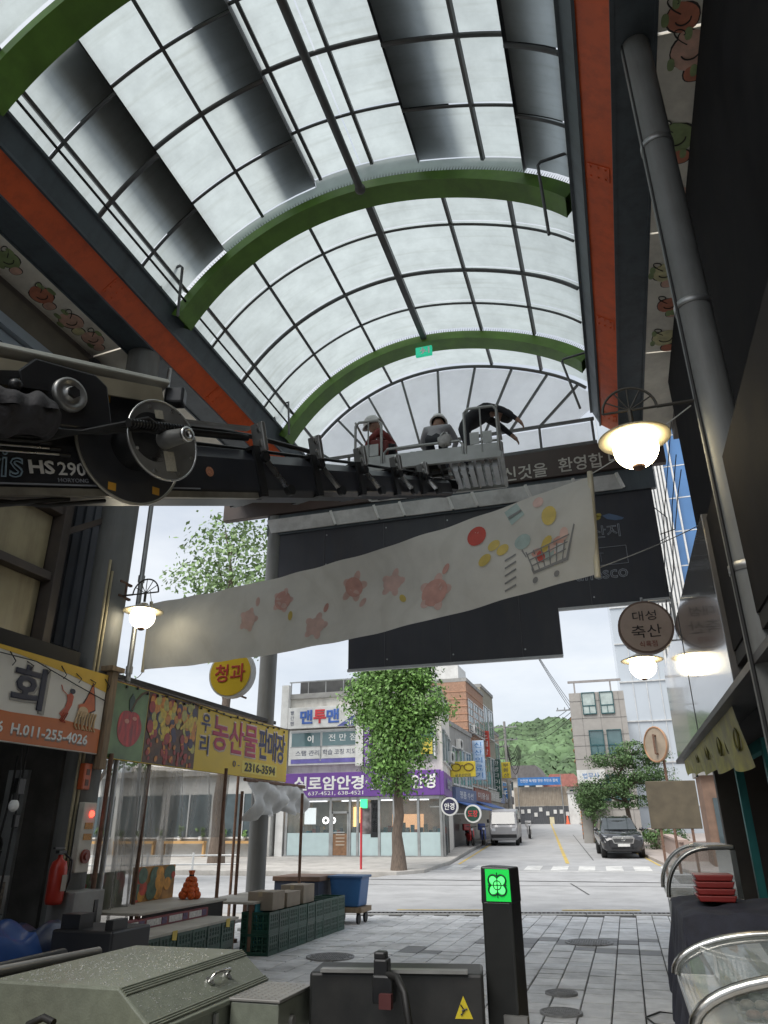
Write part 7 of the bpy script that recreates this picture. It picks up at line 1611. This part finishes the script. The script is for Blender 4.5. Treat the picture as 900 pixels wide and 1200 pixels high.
for x0_, x1_, y0_, h_, rm, lab in ((-14.5, -9.5, 98, 8.6, mat('grey_tiles', (.16, .15, .15), rough=.7), 'grey roofed house standing behind the hoarding'), (-9.2, -5.0, 100, 7.6, mat('red_sheet_roof', (.42, .17, .14), rough=.6), 'house with a bright red roof behind the hoarding'), (-4.6, 1, 99, 8.0, mat('teal_sheet', (.10, .30, .32), rough=.6), 'house with a teal roof beside the red roofed house')):
    t = thing('hillside_house', lab, 'house', ((x0_+x1_)/2, y0_, 2)); b = MB(); b.span((x0_, y0_, 1), (x1_, y0_+7, h_-1.2)); b.build('wall', OW, t)
    b = MB(); b.prism([(x0_-.4, h_-1.2), (x1_+.4, h_-1.2), (x1_-.6, h_+.3), (x0_+.6, h_+.3)], (0, y0_+7.4, 0), EX, EZ, 7.8); b.build('roof', rm, t)
    for k in range(3): xx = x0_+.6+k*(x1_-x0_-.8)/3; b = MB(); b.span((xx, y0_-.03, h_-2.6), (xx+.8, y0_, h_-1.6)); b.build('window', GLASS, t)
hillf = lambda x_, y_: 2.0+17.5*math.exp(-(((x_+14)/75)**2))*min(1, max(0, (y_-104)/60))**.9+5*math.sin(x_*.045+1)*min(1, max(0, (y_-110)/50))*.4
b = MB(); b.grid(lambda u_, v_: (-160+300*u_, 102+110*v_, hillf(-160+300*u_, 102+110*v_)), 60, 24); struct(b.build('hill', mat('hill_undergrowth', (.045, .075, .03), rough=.95, var=.3, scale=.1)))
hl = random.Random(77); b = MB()
for i in range(3600):
    x_ = hl.uniform(-52, 18); y_ = 106+62*hl.random()**.9; z_ = hillf(x_, y_); r_ = hl.uniform(.9, 2.0)
    n0 = len(b.v); b.ball((x_, y_, z_+r_*.55), (r_, r_, r_*hl.uniform(.85, 1.25)), 9, 6)
    c_ = Vector((x_, y_, z_+r_*.55)); b.v[n0:] = [tuple(c_+(Vector(p_)-c_)*hl.uniform(.78, 1.18)) for p_ in b.v[n0:]]
    for k in range(10):
        nn = Vector((hl.gauss(0, 1), hl.gauss(0, 1)-.6, abs(hl.gauss(0, 1))+.2)).normalized(); p_ = c_+nn*r_*hl.uniform(.95, 1.2); a_ = nn.orthogonal().normalized(); t_ = hl.uniform(0, 6.28); bb = nn.cross(a_); a2 = a_*math.cos(t_)+bb*math.sin(t_); b2 = (nn+a2*.4).cross(a2); s_ = r_*hl.uniform(.10, .24)
        b.add([p_-a2*s_, p_-b2*s_*.6, p_+a2*s_, p_+b2*s_*.6], [(0, 1, 2, 3)])
o_ = b.build('hillside_forest', mat('hillside_leaves', (.092, .150, .070), rough=.8, var=.35, scale=.12, island=.35), None, stuff=True); o_['label'] = 'dense green wood covering the hill behind the street'; o_['category'] = 'forest'
# ------------------------------------------------------------------ right side of the far street
gb = thing('grey_office_building', 'grey stone office building with teal windows behind the pine tree', 'building', (-1, 52, 1))
b = MB(); b.span((-2.6, 50, 0), (.86, 60, 9.75)); b.build('wall', mat('warm_grey_stone', (.38, .36, .335), rough=.75, var=.06, dirt=(.26, .24, .22), dirt_amt=.4), gb)
for z_ in (2.6, 3.6, 4.6, 5.6, 6.4, 7.05, 8.1, 9.2):
    b = MB(); b.span((-2.62, 49.985, z_), (.86, 50, z_+.025)); b.build('stone_joint', mat('joint_grey', (.22, .21, .2), rough=.8), gb)
for x_ in (-1.9, -.75, .5): b = MB(); b.span((x_, 49.985, .8), (x_+.025, 50, 9.7)); b.build('stone_joint', MATS['joint_grey'], gb)
for x_, z_, w_, h_ in ((-.62, 8.4, .75, 1.3), (-1.75, 8.4, .75, 1.3), (-1.55, 5.9, .8, 1.4), (-.45, 5.9, .8, 1.4), (-1.55, 3.2, .8, 1.4), (-.45, 3.2, .8, 1.4)):
    b = MB(); b.span((x_, 49.95, z_), (x_+w_, 49.98, z_+h_)); wn = b.build('window', TEALG if z_ < 8 else mat('pale_blind_glass', (.45, .52, .50), rough=.2), gb)
    b = MB(); b.span((x_-.05, 49.9, z_-.06), (x_+w_+.05, 49.97, z_)); b.span((x_-.05, 49.9, z_+h_), (x_+w_+.05, 49.97, z_+h_+.05)); b.span((x_-.05, 49.9, z_), (x_, 49.97, z_+h_)); b.span((x_+w_, 49.9, z_), (x_+w_+.05, 49.97, z_+h_)); b.span((x_, 49.92, z_+h_*.35), (x_+w_, 49.96, z_+h_*.40)); b.span((x_+w_/2-.02, 49.92, z_), (x_+w_/2+.02, 49.96, z_+h_*.35)); b.build('frame', mat('teal_frame', (.03, .10, .11), rough=.4), wn)
b = MB(); b.bar((-2.6, 50.2, 10.5), (.8, 50.2, 10.5), .12, .14)
for x_ in (-2.2, 0.1): b.bar((x_, 50.2, 9.75), (x_, 50.2, 10.5), .1, .1)
b.build('roof_frame', mat('roof_frame_grey', (.30, .28, .27), rough=.6), gb)
t = thing('wall_sign', 'white wall sign with blue letters on the grey office building', 'sign', (-2.4, 49.5, 4)); b = MB(); b.span((-2.6, 49.75, 4.15), (-.9, 49.9, 4.95)); b.build('panel', WHITEP, t); text('법무사', DBS, t, (-1.75, 49.75, 4.6), EX, EZ, w=1.0, h=.34)
# pale glass tower
tw = thing('glass_tower', 'tall pale glass tower with white vertical fins and blue glazing', 'tower', (7, 66, 0))
b = MB(); b.span((.85, 60.2, 0), (15, 75, 36)); b.build('core', mat('pale_glass_wall', (.50, .55, .60), rough=.10, var=.06, scale=.2, spec=.8), tw)
b = MB(); b.span((6.7, 60.12, 10), (15.02, 60.2, 36)); b.build('blue_glazing', mat('blue_glazing', (.08, .20, .42), rough=.08, var=.15, scale=.3, spec=.8), tw)
for i in range(12):
    x_ = 4.4+i*.28 if i < 9 else 7.4+(i-9)*2.4; b = MB(); b.span((x_, 59.75, 8), (x_+(.16 if i < 9 else .12), 60.19, 36)); b.build('fin', WHITEP, tw)
for z_ in range(3, 36, 3): b = MB(); b.span((.83, 60.1, z_), (15.03, 60.19, z_+.10)); b.build('floor_band', WF, tw)
for x_ in (1.8, 2.8, 3.8): b = MB(); b.span((x_, 60.13, 0), (x_+.05, 60.2, 36)); b.build('mullion', WF, tw)
# pine, hedge, low wall, notice board, mirror
PN = mat('pine_needles', (.075, .14, .045), rough=.65, var=.3, scale=1.5, island=.4)
tree('pine_tree', 'spreading pine tree with layered crown beside the parked car', .4, 43.5, .6, 3.6, .15, [(-.6, 43, 3.6, 1.5, 1.2, .45), (.9, 43.2, 4.2, 1.5, 1.3, .45), (-.2, 42.8, 4.9, 1.3, 1.2, .4), (.8, 43, 5.5, 1.1, 1., .35), (-1.6, 43, 3.1, .9, .9, .35), (1.8, 43, 5.0, .9, .9, .35), (1.9, 43, 3.6, 1.0, 1, .4), (.2, 42.7, 2.9, 1.1, .9, .35)], 16000, .11, PN, 41, 12, lean=(-.5, -.3))
tree('slim_pine', 'slim dark pine at the street corner next to the utility pole', -1.9, 50, .8, 3, .10, [(-2.1, 49.6, 3.4, .9, .9, .8), (-1.7, 49.4, 2.6, .8, .8, .6)], 4500, .11, PN, 42, 5)
for i, (x_, y_, r_) in enumerate(((-.9, 44.2, .55), (-1.2, 46.2, .6), (1.3, 42.0, .65), (2.0, 40.2, .6))):
    t = thing('clipped_shrub', 'rounded green shrub planted behind the low pink wall', 'shrub', (x_, y_, gz(y_)+.13), 'shrubs behind the low wall'); b = MB(); leaves(b, [(x_, y_, gz(y_)+.75, r_, r_, r_)], 900, .12, rt); b.build('foliage', PN, t); b = MB(); b.cyl((x_, y_, gz(y_)), (x_, y_, gz(y_)+.5), .05, n=7); b.build('stem', BARK, t)
t = thing('low_wall', 'low pinkish granite wall along the pavement beside the parked car', 'wall', (2, 40, .4))
PK = mat('pink_granite', (.42, .33, .29), rough=.75, var=.12, scale=12)
for i in range(7):
    y0_ = 34.2+i*1.9; b = MB(); x_ = 2.1-.06*(y0_-34); b.bar((x_, y0_, gz(y0_)+.45), (x_-.11, y0_+1.87, gz(y0_+1.9)+.45), .3, .75); b.build('wall_block', PK, t, bevel=.02)
b = MB(); b.bar((2.1, 34.1, gz(34)+.86), (1.3, 47.6, gz(47.6)+.86), .4, .09); b.build('coping', PK, t)
b = MB(); b.bar((2.1, 34.1, gz(34)+.45), (9, 34.6, gz(34)+.45), .3, .8); b.build('wall_return', PK, t)
t = thing('brown_notice_board', 'broad olive brown notice board on posts in front of the low wall', 'notice board', (1.4, 26.6, 0)); b = MB(); b.span((.75, 26.9, 1.55), (2.3, 26.98, 3.0)); b.build('board', mat('olive_brown_board', (.105, .085, .055), rough=.7, var=.2), t, bevel=.02); b = MB(); b.span((1.0, 26.93, -.02), (1.08, 27.0, 1.6)); b.span((1.95, 26.93, -.02), (2.03, 27.0, 1.6)); b.split('post', RUST, t)
t = thing('convex_mirror', 'back of an oval traffic mirror with a rusty bracket on its pole', 'mirror', (1.45, 30, 0)); b = MB(); mc = Vector((1.40, 30, 4.45)); b.cyl(mc, mc+Vector((.10, .075, 0)), .62, .60, n=28); b.v = [tuple(Vector(p_)) for p_ in b.v]; b.build('shell', mat('tan_mirror_back', (.36, .29, .22), rough=.5, var=.15), t)
b = MB(); b.tube([mc+Vector((-.0, -.0, 0))+Vector((-.075, .10, 0)).normalized()*.62*math.cos(a_)+EZ*.62*math.sin(a_) for a_ in [2*math.pi*i/28 for i in range(29)]], .035, 6); b.build('rim', mat('orange_rim', (.40, .22, .12), rough=.5), t)
b = MB(); b.cyl((1.62, 30.1, 0), (1.62, 30.1, 4.9), .05, n=10); b.bar((1.36, 29.9, 4.1), (1.36, 29.9, 4.8), .07, .09, up=(0, 1, 0)); b.bar((1.38, 29.88, 4.1), (1.62, 30.1, 4.1), .06, .06); b.bar((1.38, 29.88, 4.75), (1.62, 30.1, 4.75), .06, .06); b.build('pole', RUST, t)
t = thing('brick_shop', 'low brown shop with signs beyond the right end of the market', 'shop', (6, 24, 0)); b = MB(); b.span((2.9, 31.5, 0), (12, 33.5, 3.4)); b.build('wall', mat('brown_brick', (.22, .14, .10), rough=.8, var=.2), t); b = MB(); b.span((2.8, 31.3, 3.4), (12.1, 33.6, 3.6)); b.build('roof', CONC, t); b = MB(); b.span((3.2, 31.42, .9), (5.4, 31.5, 2.6)); b.build('window', GLASS, t)
# ------------------------------------------------------------------ vehicles
CARP = mat('dark_grey_car_paint', (.030, .031, .034), rough=.25, var=.08, metal=.3, coat=.8)
CARG = mat('car_glass', (.05, .06, .065), rough=.05, spec=.8, var=.1)
def wheel_mb(t, x_, y_, r_, w_):
    b = MB(); b.lathe([(r_*.62, -w_/2), (r_*.95, -w_/2), (r_, -w_*.35), (r_, w_*.35), (r_*.95, w_/2), (r_*.62, w_/2)], (x_, y_, r_), axis=(1, 0, 0), n=24); wh = b.build('wheel', RUBBER, t)
    b = MB(); b.cyl((x_-w_*.42, y_, r_), (x_+w_*.42, y_, r_), r_*.62, n=20); b.build('rim', GALV, wh)
def loft_body(secs, xs):
    """secs: list of (y, [(x,z) half profile from bottom centre to top centre]); mirrored"""
    b = MB(); n_ = len(secs[0][1]); rows = []
    for y_, pr in secs:
        full = [(-x_, y_, z_) for x_, z_ in pr]+[(x_, y_, z_) for x_, z_ in pr[::-1]]; rows += full
    k = 2*n_; b.add(rows, [(i*k+j, i*k+(j+1) % k, (i+1)*k+(j+1) % k, (i+1)*k+j) for i in range(len(secs)-1) for j in range(k)], True)
    b.add(rows[:k], [tuple(range(k))]); b.add(rows[-k:], [tuple(range(k-1, -1, -1))]); return b
def suv(label):
    t = thing('parked_car', label, 'car'); W = .94
    def sec(y_, zt, zw, tw, lo=.32, w_=W): return (y_, [(w_*.80, lo), (w_*.97, lo+.12), (w_, lo+.45), (w_*.985, zw-.08), (w_*.93, zw), (tw+.05, zw+.01), (tw, zt-.05), (tw*.8, zt), (.0, zt+.01)])
    S = [sec(-2.36, .78, .74, .70, .36, .80), sec(-2.28, .92, .86, .76, .30, .87), sec(-1.95, 1.02, .95, .80, .28, .93), sec(-1.45, 1.08, 1.02, .80), sec(-1.15, 1.12, 1.05, .80), sec(-.55, 1.52, 1.08, .70), sec(-.1, 1.66, 1.09, .66), sec(.6, 1.69, 1.10, .66), sec(1.4, 1.64, 1.12, .64), sec(1.95, 1.48, 1.14, .62), sec(2.25, 1.12, 1.08, .70, .34, .90), sec(2.36, .85, .82, .7, .40, .84)]
    b = loft_body(S, None); b.build('body', CARP, t)
    b = MB()   # windscreen
    b.add([(-.76, -1.12, 1.135), (.76, -1.12, 1.135), (.64, -.34, 1.60), (-.64, -.34, 1.60)], [(0, 1, 2, 3)]); b.v = [(x_, y_-.03, z_+.03) for x_, y_, z_ in b.v]; b.build('windscreen', CARG, t)
    for sg in (-1, 1):
        b = MB(); b.add([(sg*.875, -.75, 1.12), (sg*.885, .35, 1.14), (sg*.70, .35, 1.58), (sg*.715, -.3, 1.53)], [(0, 1, 2, 3)]); b.add([(sg*.885, .42, 1.14), (sg*.88, 1.6, 1.18), (sg*.69, 1.35, 1.57), (sg*.70, .42, 1.58)], [(0, 1, 2, 3)]); b.build('side_window', CARG, t)
        b = MB(); b.prism([(0, .0), (.30, .06), (.33, .20), (.10, .17)], (sg*.50 if sg > 0 else -.50, -2.20, .74), (sg*1., .0, 0), EZ, .03); b.v = [(x_, y_-.09+.10*abs(abs(x_)-.5)/.3, z_) for x_, y_, z_ in b.v]; b.build('headlight', mat('headlight_lens', (.55, .57, .60), rough=.1, spec=.8), t)
        b = MB(); b.cyl((sg*.66, -2.33, .52), (sg*.66, -2.28, .52), .07, n=14); b.build('fog_light', mat('fog_lens', (.4, .4, .4), rough=.2), t)
        b = MB(); b.ball((sg*1.04, -.78, 1.16), (.11, .07, .08), 12, 8); b.bar((sg*.9, -.76, 1.12), (sg*1.0, -.77, 1.14), .05, .04); b.build('wing_mirror', CARP, t)
        for y_ in (-1.45, 1.42): wheel_mb(t, sg*.82, y_, .37, .24)
    b = MB(); b.prism([(-.42, .62), (.42, .62), (.50, .84), (.42, .92), (-.42, .92), (-.50, .84)], (0, -2.27, 0), EX, EZ, .10); b.build('grille_surround', CHROME, t, bevel=.01)
    b = MB(); b.prism([(-.38, .66), (.38, .66), (.44, .82), (-.44, .82)], (0, -2.29, 0), EX, EZ, .088); gr = b.build('grille', BLACK, t)
    b = MB()
    for k in range(4): b.box((0, -2.38, .69+k*.035), (.8, .012, .008))
    b.build('grille_bar', GALV, t)
    b = MB(); b.tube([(.085*math.cos(a_), -2.385, .79+.06*math.sin(a_)) for a_ in [2*math.pi*i/20 for i in range(21)]], .010, 5); b.tube([(-.03, -2.385, .82), (-.04, -2.385, .77), (.05, -2.385, .77)], .008, 5); b.build('emblem', CHROME, t)
    b = MB(); b.box((0, -2.405, .56), (.52, .012, .115)); b.build('number_plate', mat('plate_white', (.70, .70, .68), rough=.4), t)
    b = MB(); b.box((0, -2.33, .42), (1.1, .06, .10)); b.box((0, -2.0, .30), (1.5, .5, .06)); b.build('lower_intake', BLACK, t)
    b = MB(); b.box((-.45, -.2, 1.71), (.04, 1.6, .04)); b.box((.45, -.2, 1.71), (.04, 1.6, .04)); b.build('roof_rail', CHROME, t)
    return t
c = suv('dark grey sport utility car parked facing the market'); c.location = (-.48, 39.3, gz(39.3)+.008); c.rotation_euler = (math.atan(.032), 0, R(6))
# grey delivery van at the left of the street
VAN = mat('silver_grey_van_paint', (.30, .30, .31), rough=.35, var=.06, coat=.4)
def van(label):
    t = thing('grey_van', label, 'van')
    def sec(y_, zt, zw, tw, lo=.3, w_=.85): return (y_, [(w_*.85, lo), (w_*.98, lo+.1), (w_, lo+.5), (w_, zw), (w_*.97, zw+.05), (tw, zt-.12), (tw*.9, zt-.03), (tw*.6, zt), (0, zt+.01)])
    S = [sec(-2.1, 1.02, .95, .74, .36, .78), sec(-2.0, 1.15, 1.05, .78, .30, .83), sec(-1.55, 1.9, 1.1, .74), sec(-1.1, 2.0, 1.12, .76), sec(1.9, 2.0, 1.12, .77), sec(2.12, 1.94, 1.1, .76), sec(2.16, 1.2, .9, .74, .38, .82)]
    b = loft_body(S, None); b.build('body', VAN, t)
    b = MB(); b.add([(-.70, -1.98, 1.18), (.70, -1.98, 1.18), (.66, -1.62, 1.82), (-.66, -1.62, 1.82)], [(0, 1, 2, 3)]); b.v = [(x_, y_-.04, z_+.02) for x_, y_, z_ in b.v]; b.build('windscreen', CARG, t)
    for sg in (-1, 1):
        b = MB(); b.add([(sg*.86, -1.4, 1.2), (sg*.86, -.5, 1.2), (sg*.80, -.5, 1.75), (sg*.79, -1.25, 1.75)], [(0, 1, 2, 3)]); b.build('side_window', CARG, t)
        b = MB(); b.box((sg*.6, -2.08, .88), (.24, .06, .16)); b.build('headlight', MATS['headlight_lens'], t, bevel=.02)
        b = MB(); b.box((sg*.95, -1.5, 1.35), (.12, .06, .2)); b.bar((sg*.83, -1.48, 1.3), (sg*.95, -1.5, 1.3), .03, .03); b.build('wing_mirror', BLACK, t, bevel=.02)
        for y_ in (-1.35, 1.35): wheel_mb(t, sg*.74, y_, .31, .2)
    b = MB(); b.box((0, -2.12, .55), (1.5, .08, .2)); b.build('bumper', BLACK, t, bevel=.03)
    return t
v = van('silver grey van standing at the left kerb of the far street'); v.location = (-7.2, 49, gz(49)+.008); v.rotation_euler = (math.atan(.032), 0, R(4.5))
def scooter(label, paint, x_, y_, rz):
    t = thing('scooter', label, 'scooter')
    for yy in (-.62, .62):
        b = MB(); b.lathe([(.14, -.045), (.22, -.05), (.245, 0), (.22, .05), (.14, .045)], (0, yy, .245), axis=(1, 0, 0), n=20); w_ = b.build('wheel', RUBBER, t); b = MB(); b.cyl((-.04, yy, .245), (.04, yy, .245), .14, n=14); b.build('rim', GALV, w_)
    b = MB(); b.tube([(0, -.62, .25), (0, -.50, .62), (0, -.42, .98)], [.04, .05, .035], 8); b.tube([(-.3, -.36, 1.02), (0, -.42, .98), (.3, -.36, 1.02)], .02, 8); b.build('fork', BLACK, t)
    b = MB(); b.prism([(-.5, .60), (-.42, .92), (-.34, .90), (-.36, .40), (.05, .32), (.18, .62), (.62, .72), (.80, .60), (.55, .42), (.2, .26), (-.38, .28)], (.12, 0, 0), EY, EZ, .0) if False else b.prism([(-.5, .60), (-.42, .92), (-.34, .90), (-.36, .40), (.05, .32), (.18, .62), (.62, .72), (.80, .60), (.55, .42), (.2, .26), (-.38, .28)], (-.13, 0, 0), EY, EZ, .26); b.build('fairing', paint, t, bevel=.05)
    b = MB(); b.box((0, .42, .76), (.26, .6, .10)); b.build('seat', BLACK, t, bevel=.04)
    b = MB(); b.box((0, .82, .98), (.42, .38, .36)); b.bar((0, .8, .7), (0, .82, .82), .2, .1); b.build('rear_box', paint, t, bevel=.04)
    b = MB(); b.ball((0, -.48, .86), (.08, .05, .07), 12, 8); b.build('headlight', MATS['headlight_lens'], t)
    t.location = (x_, y_, gz(y_)+.008); t.rotation_euler = (0, 0, rz); return t
scooter('red scooter parked at the shopfront under the blue awning', mat('scooter_red', (.40, .03, .03), rough=.3, coat=.6), -8.6, 44.5, R(25)).location.z += .13
scooter('blue scooter parked beside the red one under the blue awning', mat('scooter_blue', (.03, .06, .22), rough=.3, coat=.6), -8.0, 45.3, R(15)).location.z += .13
scooter('white scooter standing in the street just beyond the grey van', mat('scooter_white', (.6, .6, .6), rough=.3, coat=.6), -6.6, 56, R(10))
# red bollard sign by the tree
t = thing('red_marker_post', 'thin red marker post on the pavement beside the street tree', 'post', (-9.95, 29.2, .13)); b = MB(); b.cyl((-9.95, 29.2, .13), (-9.95, 29.2, 2.4), .045, n=10); b.build('post', mat('marker_red', (.55, .05, .06), rough=.5), t); b = MB(); b.cyl((-9.95, 29.2, .13), (-9.95, 29.2, .18), .12, n=14); b.build('base', CONC, t)
